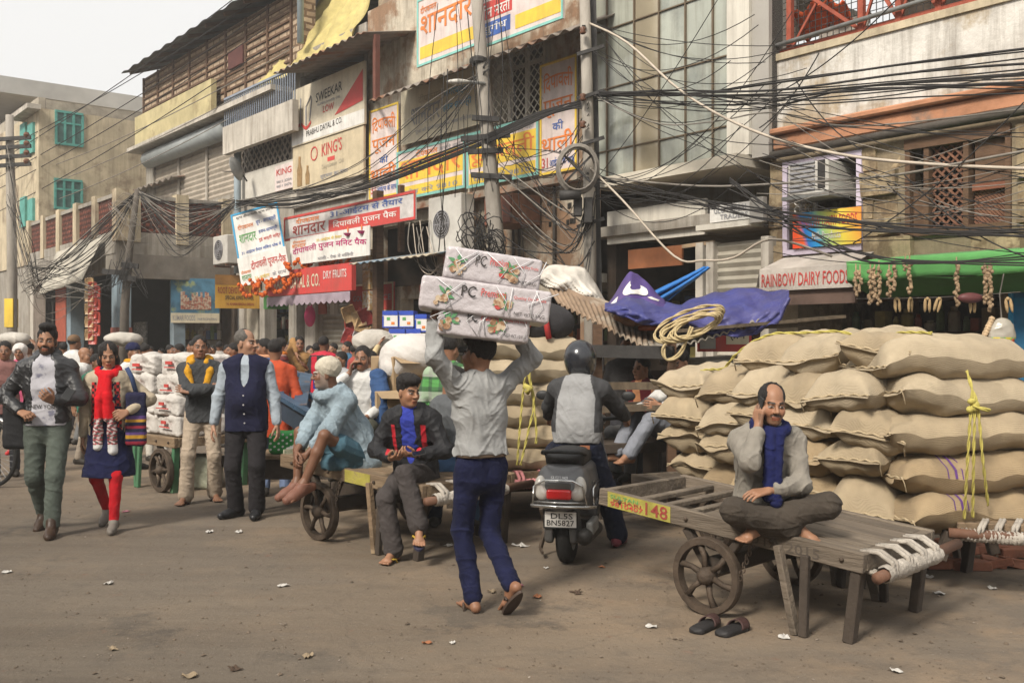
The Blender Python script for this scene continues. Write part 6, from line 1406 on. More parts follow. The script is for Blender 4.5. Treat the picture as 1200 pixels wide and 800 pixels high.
bpy.context.view_layer.update(); im = c4.matrix_world.inverted()
hb.xf(im).build('handle_bar', M('handle_wood'), c4, smooth=True)
mb = MB().beam(P(1120, 614, 6.5), P(1235, 618, 6.35), .16, .05).xf(im); mb.build('end_board', WOODB, c4, bev=.006)
mb = MB()
for i in range(22):
    p = P(1128+i*4.6, 626+i*.35, 6.34-.007*i); mb.blob(p, (.025, .04, .042), 7, 5, .15)
for q in (1145, 1165, 1185, 1205):
    for s in (0, 4): mb.tube([P(q+s, 632, 6.3), P(q+s+3, 618, 6.27), P(q+s+8, 609, 6.42), P(q+s+9, 612, 6.6)], .014, 5)
mb.xf(im).build('rag_binding', RAG, c4, smooth=True)
for x0, y0, x1, y1 in ((1112, 622, 1102, 655), (1160, 630, 1165, 648)): MB().beam(P(x0, y0, 6.5), P(x1, y1, 6.5), .06, .06).xf(im).build('leg', DWOOD, c4)
MB().beam(P(1200, 604, 6.9), P(1235, 612, 6.6), .1, .04).xf(im).build('plank', DWOOD, c4)

# ------------------------------------------------------------------ jute sacks
def jute(key, col):
    m = M(key, col, .95, .24, 3.5, .3, 300, sheen=.03, dirt=.28, spec=.1, col2=tuple(c_*.78 for c_ in col), sc2=2.5, amt2=.4)
    def fn(nt, b):
        L = nt.links.new; tc = _n(nt, 'ShaderNodeTexCoord'); hs = []
        for ax, sc_ in (('X', 480), ('Y', 480)):
            w_ = _n(nt, 'ShaderNodeTexWave', bands_direction=ax); w_.inputs['Scale'].default_value = sc_/6.28; w_.inputs['Distortion'].default_value = 1.2; w_.inputs['Detail'].default_value = 1; L(tc.outputs['Object'], w_.inputs['Vector']); hs.append(w_)
        a = _n(nt, 'ShaderNodeMath', operation='ADD'); L(hs[0].outputs['Fac'], a.inputs[0]); L(hs[1].outputs['Fac'], a.inputs[1])
        n = _n(nt, 'ShaderNodeTexNoise'); n.inputs['Scale'].default_value = 9; n.inputs['Detail'].default_value = 6; L(tc.outputs['Object'], n.inputs['Vector'])
        c = _n(nt, 'ShaderNodeMath', operation='MULTIPLY_ADD'); L(n.outputs[0], c.inputs[0]); c.inputs[1].default_value = 6.0; L(a.outputs[0], c.inputs[2])
        bp = _n(nt, 'ShaderNodeBump'); bp.inputs['Strength'].default_value = .45; bp.inputs['Distance'].default_value = .006; L(c.outputs[0], bp.inputs['Height']); L(bp.outputs[0], b.inputs['Normal'])
    return tweak(m, fn)
JUTE = [jute('jute_tan', (.39, .31, .205)), jute('jute_pale', (.44, .36, .25)), jute('jute_brown', (.35, .26, .155))]
SEAM = M('seam_cord', (.38, .30, .19), .95, .2, 30, .3)
def sack_bm(L, W, H, seed, ear=.05, flat_=.5, lift=.5):
    r = random.Random(seed); ph = [r.uniform(0, 6.28) for _ in range(10)]; N, Mq = 44, 26
    def pt(s, t, sg):
        a, b = abs(s), abs(t); ps = max(0, 1-a**4.6)**.55; pt_ = max(0, 1-b**3.0)**.5
        h = H*.5*ps**.85*pt_
        x = s*L/2*(1-.075*(1-b**2)*a**5)+.006*math.sin(t*7+ph[0]); y = t*W/2*(1-.10*a**3*(1-a**8))*(1+.02*math.sin(s*4+ph[1]))
        fold = a**4*.016*math.sin(t*11+ph[2]+s*3)+.010*math.sin(s*5+t*3+ph[3])*ps+.008*math.sin(s*11-t*6+ph[4])*ps-.016*max(0, math.sin(s*3+t*2+ph[7]))**6*ps+.024*math.sin(s*2.6+ph[9])*math.sin(t*2.1+ph[8])*ps-.010*abs(math.sin(s*9+t*5+ph[6]))**4*ps
        z = sg*h*(1.0 if sg > 0 else .92)+fold*(ps**.4 if ps > 0 else 0)+(lift-.5)*H*.5*a**3-.035*a**5-.02*math.sin(ph[3])*s*b*b
        return (x, y, z+H*.47)
    mb = MB(); top = [[pt(-1+2*i/N, -1+2*j/Mq, 1) for j in range(Mq+1)] for i in range(N+1)]; bot = [[pt(-1+2*i/N, -1+2*j/Mq, -1) for j in range(Mq+1)] for i in range(N+1)]
    vs = [q for rw in top for q in rw]+[q for rw in bot for q in rw]; n1 = (N+1)*(Mq+1); I = lambda i, j: i*(Mq+1)+j; fs = []
    for i in range(N):
        for j in range(Mq): fs += [(I(i,j), I(i+1,j), I(i+1,j+1), I(i,j+1)), (n1+I(i,j), n1+I(i,j+1), n1+I(i+1,j+1), n1+I(i+1,j))]
    mb.add(vs, fs)
    # sewn hem: a ruffled flap beyond each stitched end
    seams = []
    for e in (0, N):
        s = -1 if e == 0 else 1; edge = [Vector(top[e][j]) for j in range(Mq+1)]
        amp = r.choice((.15, .25, .4, .9)); fq = r.uniform(4, 9)
        def flap(a, b, edge=edge, s=s, amp=amp):
            k = a*Mq; i = min(int(k), Mq-1); c = edge[i].lerp(edge[i+1], k-i)
            env = .5+.5*math.sin(a*5+ph[6]+s)
            return tuple(c+Vector((s*(ear*(.35+amp*env))*b, 0, (.035*amp*math.sin(a*fq+ph[5]+s)+.012*amp*math.sin(a*fq*2.3+ph[8])+.03*env*amp-.012)*b)))
        mb.sheet(flap, Mq*2, 3, .006); seams.append([tuple(c+Vector((s*.004, 0, .004+.006*math.sin(j*1.3)))) for j, c in enumerate(edge)])
    return mb, seams
def make_sack(label, loc, rz, L, W, H, seed, mat, group, tilt=(0, 0), stripe=False, lift=.5):
    mb, seams = sack_bm(L, W, H, seed, lift=lift); o = mb.build('jute_sack', mat, smooth=True); o.location = loc; o.rotation_euler = (tilt[0], tilt[1], rz); tag(o, label, 'sack', group)
    for s_ in seams:
        m_ = MB().tube(s_, .008, 5); r = random.Random(seed)
        e = Vector(s_[r.choice((0, -1))]); m_.tube([e, e+Vector((.02, .01, -.03)), e+Vector((.03, 0, -.09))], .005, 4); m_.build('seam', SEAM, o, smooth=True)
    if stripe:
        for k in range(3):
            x = -L*.22+k*.028; N = 20; pts = []
            # band laid on the cloth
            bm_ = MB(); vs = [Vector(v) for v in mb.v[:45*27]]
            i = int(round((x/L*2+1)/2*44)); row = [vs[i*27+j] for j in range(27)]
            bm_.sheet(lambda a, b, row=row, k=k: tuple(row[min(26, int(a*26))]+Vector((b*(.018 if k == 1 else .008)+k*.022-.02, -.004 if a < .5 else .004, .004))), 26, 1); bm_.build('purple_stripe', M('purple_dye', (.10, .04, .16), .95, .2, 20), o)
    return o
yc = .47; dC = Vector((-math.sin(yc), math.cos(yc), 0)); cC = Vector((math.cos(yc), math.sin(yc), 0))
ordn = ['bottom', 'second', 'third', 'fourth', 'top']
colname = ['nearest the long sacks', 'second column from the near end', 'middle column', 'second column from the far end', 'far end column']
rs = random.Random(21); nlay = [5, 5, 5, 4, 4]
for i in range(5):
    F = Vector((2.22, 6.85, 0))+dC*.47*i
    for j in range(nlay[i]):
        z = .43+.238*j+(0.015 if j else 0); c = F+cC*(.5+rs.uniform(-.05, .04)-(.03*j if j < 4 else -.06))+dC*rs.uniform(-.05, .05)
        make_sack('jute sack, %s layer, %s of the big pile' % (ordn[j] if j < nlay[i]-1 else 'top', colname[i]), (c.x, c.y, z), yc+.40+rs.uniform(-.14, .14), rs.uniform(.94, 1.02), rs.uniform(.47, .53), rs.uniform(.29, .34), 100+i*10+j, JUTE[(i+j) % 2 if j > 1 else rs.choice((0, 2))], 'sacks in the big pile', (rs.uniform(-.14, .14), rs.uniform(-.06, .08)), lift=rs.uniform(.2, .8))
for i, (t, zz) in enumerate(((.55, 1.53), (1.15, 1.51))):
    c = Vector((2.22, 6.85, 0))+dC*t+cC*1.15; make_sack('jute sack lying across the crest of the big pile, %s one' % ('nearer' if i == 0 else 'farther'), (c.x, c.y, zz-.04), yc+.2, 1.0, .56, .28, 170+i, JUTE[1], 'sacks in the big pile')
for j in range(5):
    z = .40+.248*j; make_sack('long jute sack at the near end of the pile, %s of five%s' % (ordn[j], [', purple striped', ', purple striped', '', '', ''][j]), (2.98+[.08, .10, .04, .06, -.02][j], 6.78+.02*j, z), R([14, 8, 6, 9, 7][j]), [1.18, 1.22, 1.2, 1.16, 1.14][j], .62, [.29, .29, .30, .29, .32][j], 200+j, JUTE[2 if j < 2 else (0 if j == 2 else 1)], 'sacks in the big pile', (rs.uniform(-.04, .04), [0, .0, .02, .05, -.03][j]), stripe=j < 2, lift=[.4, .5, .6, .7, .35][j])
for j in range(6):
    z = .43+.205*j; make_sack('pale jute sack, %s of the middle stack behind the scooter' % (['lowest', 'second', 'third', 'fourth', 'fifth', 'topmost'][j]), (.12+rs.uniform(-.04, .04), 9.35, z), R(8+rs.uniform(-4, 4)), 1.12-.02*j, .62, .285, 300+j, JUTE[1 if j > 2 else 0], 'sacks in the middle stack', lift=.6)
mb = MB()
for k, (x0, x1, sw) in enumerate(((612, 606, 0), (622, 610, 8), (618, 628, 14))):
    rope(mb, [P(618, 412, 9.0), P(616+sw*.3, 436, 8.95), P(x0+sw*.5, 470, 8.95), P((x0+x1)/2+sw*.4, 505, 8.92), P(x1, 545-(25 if k == 2 else 0), 8.9)], .0105, 26)
mb.tube([P(614, 452, 8.92), P(622, 455, 8.9), P(617, 460, 8.92)], .03, 6)
tag(mb.build('yellow_rope', RPY, smooth=True, origin=True), 'yellow rope tied down the middle stack of sacks', 'rope')
mb = MB()
for k, (xa, xb, yb) in enumerate(((1138, 1130, 608), (1142, 1140, 606), (1146, 1158, 592))):
    rope(mb, [P(1133, 434, 6.33), P(1139, 455, 6.29), P(xa, 478, 6.27), P((xa+xb)/2, 540, 6.28), P(xb, yb, 6.4)], .0095, 26)
for q in ((1139, 470), (1142, 478), (1144, 474), (1137, 480)): mb.blob(P(q[0], q[1], 6.26), (.028, .02, .022), 7, 5, .2)
rope(mb, [P(1140, 476, 6.25), P(1152, 479, 6.24), P(1160, 481, 6.25)], .012, 26)
tag(mb.build('yellow_rope', RPY, smooth=True, origin=True), 'yellow rope knotted round the long sacks at the near end of the big pile', 'rope')
bpy.context.view_layer.update(); dgs = bpy.context.evaluated_depsgraph_get()
def on_top(x, y):
    z = 3.0
    for _ in range(8):
        h = SC.ray_cast(dgs, Vector((x, y, z)), Vector((0, 0, -1)))
        if not h[0]: return 1.4
        if h[4].name.startswith('jute_sack'): return h[1].z
        z = h[1].z-.01
    return 1.4
cw = [P(822, 437, 8.5), P(862, 405, 8.0), P(930, 385, 7.7), P(1010, 381, 7.35), P(1060, 386, 7.05), P(1092, 392, 6.78)]
cw = [q for i in range(5) for q in (cw[i], cw[i].lerp(cw[i+1], .33), cw[i].lerp(cw[i+1], .67))]+cw[-1:]
cw = [Vector((q.x, q.y, on_top(q.x, q.y)+.012)) for q in cw]
cw = [Vector((q.x, q.y, max(q.z, .5*(cw[max(i-1, 0)].z+cw[min(i+1, len(cw)-1)].z)))) for i, q in enumerate(cw)]
tag(rope(MB(), cw, .011, 26).build('yellow_rope', RPY, smooth=True, origin=True), 'yellow rope stretched along the crest of the big pile', 'rope')
f = Fig(); f.ell((0, 0, .17), (.30, .2, .19), k=.05); f.post.append(wrinkle(.012, 16, 8)); bb = thing('cloth_bundle', 'black bundle tied with a red strap on top of the middle stack', 'bundle', (P(636, 405, 9.3).x, 9.3, 1.655)); fig_obj('bundle', f, .014, M('black_cloth', (.03, .028, .03), .8, .3, 9, .3), bb)
MB().tube([(-.22, -.12, .05), (-.1, -.215, .2), (.0, -.17, .33), (.03, -.0, .38)], [.04, .03, .05, .04], 6).tube([(.05, -.2, .02), (.02, -.215, .2), (0, -.17, .34)], [.03, .03, .04], 6).build('strap', M('red_strap', (.50, .05, .05), .7), bb, smooth=True)
# ------------------------------------------------------------------ scooter
sc = thing('scooter', 'dark grey motor scooter seen from behind with number plate DL5S BN5827', 'scooter', (.385, 7.32, 0), R(-13))
BODY = M('scooter_grey', (.105, .105, .108), .32, .2, 5, .03, 60, spec=.6, metal=.2, dirt=.15); RUB = M('tyre_rubber', (.022, .021, .02), .85, .3, 12, .4, 60); BLKP = M('black_plastic', (.02, .02, .02), .5, .3, 8, .1)
CHR = M('chrome', (.55, .55, .54), .22, .1, 5, 0, metal=.9); LENSR = M('red_lens', (.55, .02, .02), .15, .1, 5, 0, spec=.8); LENSC = M('clear_lens', (.50, .47, .42), .15, .15, 9, 0, spec=.8); SEATM = M('seat_vinyl', (.025, .024, .024), .55, .2, 9, .25, 90)
def spart(name, fig, h, mat, par=None): return fig_obj(name, fig, h, mat, par or sc)
wh = bpy.data.objects.new('wheel', None); COL.objects.link(wh); wh.parent = sc; wh.location = (0, .13, .225)
MB().lathe([(.13, -.05), (.19, -.056), (.218, -.04), (.226, 0), (.218, .04), (.19, .056), (.13, .05)], 32, 'x').build('tyre', RUB, wh, smooth=True); MB().lathe([(0, -.045), (.13, -.05), (.135, 0), (.13, .05), (0, .045)], 20, 'x').build('rim', STEEL, wh)
w2 = copy_tree(wh, sc); w2.location = (0, 1.25, .225)
f = Fig(); f.rbox((0, .28, .60), (.10, .34, .08), .07, k=.04); f.ell((0, -.05, .595), (.205, .17, .145), k=.05); f.ell((.13, .25, .52), (.07, .34, .14), k=.05); f.ell((-.13, .25, .52), (.07, .34, .14), k=.05); f.ell((0, -.13, .52), (.15, .10, .10), k=.04)
spart('body_panel', f, .009, BODY)
f = Fig(); f.rbox((0, .33, .775), (.085, .30, .015), .055, k=.03); f.ell((0, .12, .80), (.14, .22, .06), k=.05); f.ell((0, .5, .79), (.125, .2, .05), k=.05); spart('seat', f, .009, SEATM)
f = Fig(); f.rbox((0, -.09, .35), (.095, .03, .13), .03, k=.03); f.ell((0, -.02, .30), (.12, .1, .16), k=.05); f.sub((0, .02, .22), (.075, .27, .27), k=.02); spart('mudguard', f, .009, M('scooter_grey_matt', (.075, .072, .068), .55, .2, 6, .05, dirt=.2))
f = Fig(); f.rbox((0, -.222, .56), (.072, .012, .018), .018, k=.01); spart('tail_lamp', f, .006, LENSR); f = Fig(); f.rbox((0, -.212, .615), (.07, .01, .012), .014); spart('tail_trim', f, .006, M('scooter_grey_matt'))
for s in (-1, 1): f = Fig(); f.ell((s*.145, -.165, .60), (.045, .05, .085), k=.01); f.ell((s*.125, -.19, .555), (.05, .035, .045), k=.02); spart('indicator_lens', f, .006, LENSC)
MB().box(-.10, .10, -.252, -.246, .655, .657).build('trim', CHR, sc)
mb = MB(); add_text(mb, 'SUZUKI', -.06, .06, .668, .688, 0); mb.v = [(a, -.222+.35*(c-.668), c) for a, b, c in mb.v]; mb.build('lettering', CHR, sc)
pl_ = MB().box(-.115, .115, -.162, -.155, .315, .425).build('number_plate', SW, sc)
m_ = MB(); add_text(m_, 'DL5S', -.07, .09, .375, .415, -.165, .01); add_text(m_, 'BN5827', -.10, .10, .325, .366, -.165, .01); m_.build('lettering', SK, pl_)
fr = MB().box(-.125, .125, -.166, -.154, .305, .313).box(-.125, .125, -.166, -.154, .427, .435).box(-.125, -.117, -.166, -.154, .313, .427).box(.117, .125, -.166, -.154, .313, .427); fr.build('plate_frame', BLKP, pl_)
MB().box(-.06, .06, -.185, -.17, .445, .475).build('reflector', LENSR, sc)
MB().tube([(-.13, .15, .80), (-.16, -.02, .83), (-.13, -.16, .855), (0, -.19, .86), (.13, -.16, .855), (.16, -.02, .83), (.13, .15, .80)], .014, 8).build('grab_rail', BLKP, sc, smooth=True)
MB().tube([(-.22, .25, .44), (-.235, -.05, .45), (-.2, -.2, .47), (0, -.25, .475), (.2, -.2, .47), (.235, -.05, .45), (.22, .25, .44)], .012, 8).tube([(-.2, -.2, .47), (-.17, -.21, .62), (-.1, -.24, .66), (.1, -.24, .66), (.17, -.21, .62), (.2, -.2, .47)], .008, 6).tube([(-.2, -.2, .50), (0, -.26, .505), (.2, -.2, .50)], .007, 6).tube([(-.225, -.05, .45), (-.22, -.05, .58), (-.215, .25, .60)], .009, 6).tube([(.225, -.05, .45), (.22, -.05, .58), (.215, .25, .60)], .009, 6).build('crash_guard', CHR, sc, smooth=True)
f = Fig(); f.cone((.17, -.14, .25), (.19, .30, .24), .062, .052, .02); f.cone((.19, .3, .24), (.1, .5, .22), .03, .02, .02); spart('silencer', f, .009, M('silencer_black', (.035, .033, .03), .5, .3, 9, .1, metal=.4)); f = Fig(); f.rbox((.205, .02, .30), (.008, .13, .035), .02); spart('heat_shield', f, .008, STEEL)
f = Fig(); f.cone((-.10, .05, .25), (-.14, .4, .25), .06, .09, .03); f.cone((-.14, .4, .25), (-.05, .5, .28), .09, .07, .03); spart('engine_case', f, .01, STEEL)
MB().beam((-.19, .38, .28), (-.24, .3, .06), .025, .025).beam((-.24, .3, .06), (-.2, .18, .05), .02, .02).tube([(-.13, .02, .28), (-.16, -.05, .42), (-.14, .02, .5)], .022, 8).build('kick_stand', IRON, sc)
f = Fig(); f.rbox((0, .82, .30), (.12, .16, .02), .03); f.chain([(0, 1.02, .32), (0, 1.12, .60), (0, 1.10, .92)], [.15, .17, .12], .05); spart('leg_shield', f, .011, BODY)
f = Fig(); f.ell((0, 1.07, 1.0), (.17, .10, .075)); spart('handlebar_cowl', f, .009, BODY); MB().tube([(-.34, .92, 1.03), (-.1, 1.05, 1.0), (.1, 1.05, 1.0), (.34, .92, 1.03)], .017, 8).build('handlebar', BLKP, sc, smooth=True)
for s in (-1, 1): m_ = MB().tube([(s*.26, .99, 1.02), (s*.33, 1.0, 1.18)], .007, 6).blob((s*.36, 1.0, 1.2), (.06, .015, .04), 12, 7); m_.build('mirror', BLKP, sc, smooth=True)
m_ = MB(); add_text(m_, 'Duet', .0, .16, .0, .05, 0); m_.v = [(.199+.012*math.sin(a*9), .12+a, .565+c) for a, b, c in m_.v]; m_.build('lettering', CHR, sc)
f = Fig(); f.ell((.165, -.07, .33), (.055, .05, .05)); f.post.append(wrinkle(.008, 60, 3)); 

# ------------------------------------------------------------------ people of the foreground
def project_text(fig, words, x0, x1, z0, z1, name, mat, par, front=-1):
    mb = MB(); add_text(mb, words, x0, x1, z0, z1, 0); v = np.array(mb.v); y = np.full(len(v), front*.42); done = np.zeros(len(v), bool)
    for i in range(90):
        q = v.copy(); q[:, 1] = y; d = fig.ev(q, .3); done |= d < .004; y = np.where(done, y, y-front*np.clip(d*.5, .002, .05))
    mb.v = [(a[0], b+front*.003, a[2]) for a, b in zip(v, y)]; return mb.build(name, mat, par)
def fg(label, X, Y, yaw, H, k, skin, h=.0055, bare=False, hl=None, hr=None, colkw={}, fat=1., arms=1., jaw=1., shoes=None, shoer=1., boot=False):
    s = H; t = thing('person', label, 'person', (X, Y, 0), R(yaw)); t.scale = (s, s, s)
    fig_obj('body', body_fig(k, bare_feet=bare, hl=hl, hr=hr, fat=fat, arms=arms, jaw=jaw), h, SKINM, t, skin_col(SKIN[skin], k, **colkw))
    if shoes:
        for q in 'lr': f = Fig(); shoe(f, k['a'+q], k['f'+q], shoer, boot); fig_obj('shoe', f, h, shoes, t)
    return t
def garment(t, name, f, mat, h=.0065, amp=.009, fr=26, seed=0, colfn=None):
    if amp: f.post.append(wrinkle(amp, fr, seed))
    return fig_obj(name, f, h, mat, t, colfn)
def sandal(t, k, q, mat, strap, tot=.0):
    A, d = k['a'+q], k['f'+q]; sd = unit(np.cross(d, (0, 0, 1))); up = np.cross(sd, d); m_ = MB(); ring = []
    for i in range(20):
        a = 2*math.pi*i/20; L = .135+.0*math.cos(a); c = A+d*.06-up*.088; ring.append(c+d*(L*math.cos(a))+sd*(.045+.008*math.cos(a))*math.sin(a))
    n = len(ring); m_.add([tuple(r_) for r_ in ring]+[tuple(r_-up*.018) for r_ in ring], [tuple(range(n))]+[tuple(range(2*n-1, n-1, -1))]+[(i, n+i, n+(i+1) % n, (i+1) % n) for i in range(n)])
    o = m_.build('sandal', mat, t); toe = A+d*.125-up*.055; ms = MB()
    for s in (-1, 1): ms.tube([toe+d*.02-up*.02, toe-d*.02+up*.008+sd*s*.022, A+d*.05-up*.055+sd*s*.045, A+d*.03-up*.085+sd*s*.048], .008, 6)
    ms.build('strap', strap, o, smooth=True)
LEATHER = M('black_leather', (.022, .022, .024), .38, .25, 9, .25, 120, spec=.5)
# --- young man in the leather jacket
k = skel(lean=1, twist=4, pelvis=(0, 0, .93), al=(.085, -.20, .085), ar=(-.085, .22, .13), fl=(.12, -1, -.05), fr=(-.15, -1, -.45), kl=(.1, -1, .1), kr=(-.1, -1, .1), wl=(.11, -.27, 1.12), pl=(.7, .35, -.5), wr=(-.17, -.17, 1.03), pr=(-.9, .5, -.1), head=(6, 0, 2))
t = fg('young man in a black leather jacket and grey printed tee, phone in hand', -4.02, 8.62, 10, 1.025, k, 'a', hl=dict(d=(-.35, -.8, .45), n=(-.6, .2, .7), curl=.9), hr=dict(d=(.7, -.5, -.2), n=(.3, .3, -.9), curl=1.3), colkw=dict(beard=.85, mous=.8), shoes=M('brown_boot', (.05, .03, .02), .45, .3, 9, .15), boot=True)
TEE = M('printed_tee', (.42, .41, .44), .9, .15, 9, .2, 150, col2=(.16, .16, .21), sc2=11, amt2=.42)
f = Fig(); torso(f, k, 1.0, .02, 1.0); garment(t, 'tee_shirt', f, TEE, amp=.007, seed=2); project_text(f, 'NEW YORK', -.10, .11, 1.05, 1.085, 'lettering', SK, t)
f = Fig(); torso(f, k, 1.16, .0, 1.25); f.sub((0, -.22, 1.16), (.105, .22, .55), k=.02); f.cone(k['neck']+V3(.055, -.05, 0), k['neck']+V3(.075, .03, .045), .026); f.cone(k['neck']+V3(-.055, -.05, 0), k['neck']+V3(-.075, .03, .045), .026); f.cone(k['neck']+V3(.075, .03, .045), k['neck']+V3(-.075, .03, .045), .022); sleeves(f, k, 1.1, .93); garment(t, 'leather_jacket', f, LEATHER, amp=.012, fr=30, seed=4)
f = Fig(); trousers(f, k, 1.08, .93, .95); garment(t, 'trousers', f, cloth('olive_grey', (.085, .10, .085)), amp=.010, fr=24, seed=6)
fig_obj('hair', hair_fig(k, 'quiff'), .006, HAIRM, t)
bg1 = thing('shoulder_bag', 'black shoulder bag hanging at the hip of the leather jacket man', 'bag', (-4.27, 8.66, .72), R(20)); f = Fig(); f.rbox((0, 0, .2), (.10, .05, .16), .04); f.post.append(wrinkle(.01, 18, 3)); fig_obj('bag', f, .01, M('black_bag', (.018, .018, .02), .7, .3, 9, .2), bg1); MB().tube([(.02, 0, .36), (.08, -.06, .55), (.13, -.12, .74), (.15, -.02, .80)], .02, 6).build('strap', M('black_bag'), bg1, smooth=True)
ph = thing('mobile_phone', 'dark mobile phone held by the man in the leather jacket', 'phone', tuple(P(79, 463, 8.25)), R(10)); MB().box(-.037, .037, -.005, .005, -.06, .08).build('case', BLKP, ph, bev=.004); ph.rotation_euler = (R(-50), R(20), R(10)); MB().box(-.033, .033, .0055, .0065, -.055, .075).build('screen', M('dark_screen', (.01, .01, .012), .1, 0.1, 5, 0), ph)
# --- woman with the red scarf
k = skel(lean=2, twist=6, al=(.09, -.20, .095), ar=(-.08, .24, .15), fl=(.08, -1, -.08), fr=(-.1, -1, -.5), wl=(.21, -.20, 1.10), pl=(1, .5, 0), wr=(-.24, .02, .84), pr=(-.6, .6, 0), head=(14, 8, -3), sw=.15, hf=.0)
t = fg('woman in a beige cardigan and red scarf, navy kurta and red leggings', -3.56, 8.8, 8, .945, k, 'a', arms=.92, hl=dict(d=(-.6, -.5, -.3), n=(-.4, .7, -.4), curl=1.1), shoes=M('grey_flats', (.16, .14, .12), .6), shoer=.85, jaw=.86, fat=.92, colkw=dict(bw=.0032, lipc=(1.1, .38, .42)))
f = Fig(); trousers(f, k, .9, .99, .8, skinny=True); garment(t, 'leggings', f, cloth('bright_red', (.42, .012, .018)), amp=.005, fr=28)
f = Fig(); torso(f, k, .92, .05, 1.0, cut=False); f.chain([(0, 0, .92), (0, -.01, .72), (.0, -.02, .50)], [.155, .19, .235], .05); f.ell((.09, -.07, .60), (.14, .14, .16), k=.06); f.cut((0, 0, .50), (0, 0, -1)); garment(t, 'kurta', f, cloth('navy', (.012, .014, .045)), amp=.012, fr=20, seed=8)
def cardi(V):
    c = np.tile(np.array((.36, .30, .22)), (len(V), 1)); x, y, z = V.T; fr_ = y < .02
    for sx in (-1, 1):
        m = fr_ & (np.abs(x*sx-.105-.04*(1.2-z)) < .024) & (z < 1.37); ch = (np.floor(z/.028)+np.floor((x*sx)/.024)).astype(int) % 2
        c[m & (ch == 0)] = (.40, .03, .03); c[m & (ch == 1)] = (.03, .02, .02); c[fr_ & (np.abs(x*sx-.062-.03*(1.2-z)) < .008) & (np.sin(z*130) > -.2)] = (.12, .04, .03)
    return c
f = Fig(); torso(f, k, 1.02, .10, 1.12); f.sub((.0, -.22, .95), (.055, .2, .62), k=.015); sleeves(f, k, 1.0, .93); garment(t, 'cardigan', f, COLM, amp=.008, seed=9, colfn=cardi)
n_ = k['neck']; f = Fig(); ring = [n_+V3(.085*math.cos(a), .08*math.sin(a)-.015, .005+.03*math.sin(a)) for a in np.linspace(0, 6.283, 11)]; f.chain(ring, [.036]*11, .02)
ring = [n_+V3(.09*math.cos(a), .09*math.sin(a)-.02, -.04-.02*math.sin(a)) for a in np.linspace(0, 6.283, 11)]; f.chain(ring, [.034]*11, .015)
f.chain([n_+V3(.01, -.12, -.05), n_+V3(.03, -.165, -.22), n_+V3(.035, -.165, -.42)], [.04, .04, .042], .02); f.chain([n_+V3(-.02, -.12, -.05), n_+V3(-.045, -.16, -.25), n_+V3(-.055, -.165, -.55), n_+V3(-.05, -.17, -.68)], [.036, .036, .04, .042], .015); f.chain([n_+V3(.05, -.14, -.3), n_+V3(.07, -.165, -.55), n_+V3(.08, -.17, -.72)], [.034, .042, .044], .015)
def scarfc(V):
    c = np.tile(np.array((.50, .012, .018)), (len(V), 1)); z = V[:, 2]-n_[2]; p = np.sin(V[:, 0]*110+3*np.sin(V[:, 2]*60))*np.sin(V[:, 2]*85)
    lo = z < -.42; c[lo] = (.30, .05, .06); c[lo & (p > .25)] = (.55, .50, .48); c[lo & (p < -.35)] = (.06, .09, .08); c[z < -.66] = (.58, .57, .56); return c
garment(t, 'scarf', f, COLM, .006, amp=.008, fr=45, seed=3, colfn=scarfc)
fig_obj('hair', hair_fig(k, 'long'), .006, HAIRM, t)
def bagc(V):
    z = V[:, 2]; c = np.tile(np.array((.02, .02, .045)), (len(V), 1)); i = np.floor((z)/.028).astype(int) % 5; P_ = [(.02, .02, .045), (.28, .03, .05), (.02, .02, .045), (.40, .22, .03), (.09, .05, .16)]
    for q in range(5): c[(i == q) & (z < .30)] = P_[q]
    return c
hb = thing('shoulder_bag', 'striped cloth bag under the arm of the woman in the red scarf', 'bag', (-3.30, 8.74, .72), R(15)); f = Fig(); f.rbox((0, 0, .25), (.05, .025, .20), .035); f.post.append(wrinkle(.01, 20, 5)); fig_obj('bag', f, .008, COLM, hb, bagc); MB().tube([(0, 0, .48), (-.04, .02, .62), (-.08, .02, .7)], .022, 6).build('strap', M('navy_strap', (.03, .05, .12), .8), hb, smooth=True)
# --- older man in the navy waistcoat
k = skel(lean=-1, twist=2, al=(.10, -.06, .085), ar=(-.10, .02, .085), fl=(.0, -1, 0), fr=(-.6, -.8, 0), wl=(.29, -.05, .83), wr=(-.30, -.04, .83), pl=(.6, .8, 0), pr=(-.6, .8, 0), head=(62, 0, 0), sw=.172)
t = fg('older balding man in a navy waistcoat over a pale shirt, looking aside', -2.50, 9.38, 6, 1.015, k, 'd', hl=dict(n=(-1, .2, 0), curl=.5), hr=dict(n=(1, .2, 0), curl=.5), shoes=M('black_shoe', (.02, .02, .022), .35), colkw=dict(stub=(.25, .22, .2), mous=.0))
PSH = cloth('pale_blue_shirt', (.30, .34, .38)); f = Fig(); torso(f, k, 1.04, .06, 1.1, .03); sleeves(f, k, 1.02, .94); f.cone(k['neck']+V3(.05, -.055, .0), k['neck']+V3(.05, .03, .035), .02); f.cone(k['neck']+V3(-.05, -.055, .0), k['neck']+V3(-.05, .03, .035), .02); garment(t, 'shirt', f, PSH, seed=11, amp=.010)
NAV = cloth('navy_knit', (.014, .015, .036)); f = Fig(); torso(f, k, 1.16, .12, 1.34, .06); f.post.append(lambda Q: -.010); f.sub(k['neck']+V3(0, -.11, -.10), (.05, .12, .20), k=.012)
for s in 'lr': f.sub(k['s'+s]+(k['e'+s]-k['s'+s])*.35+V3(.03 if s == 'l' else -.03, 0, .02), (.075, .12, .15), k=.02)
garment(t, 'waistcoat', f, NAV, seed=12, amp=.006); m_ = MB()
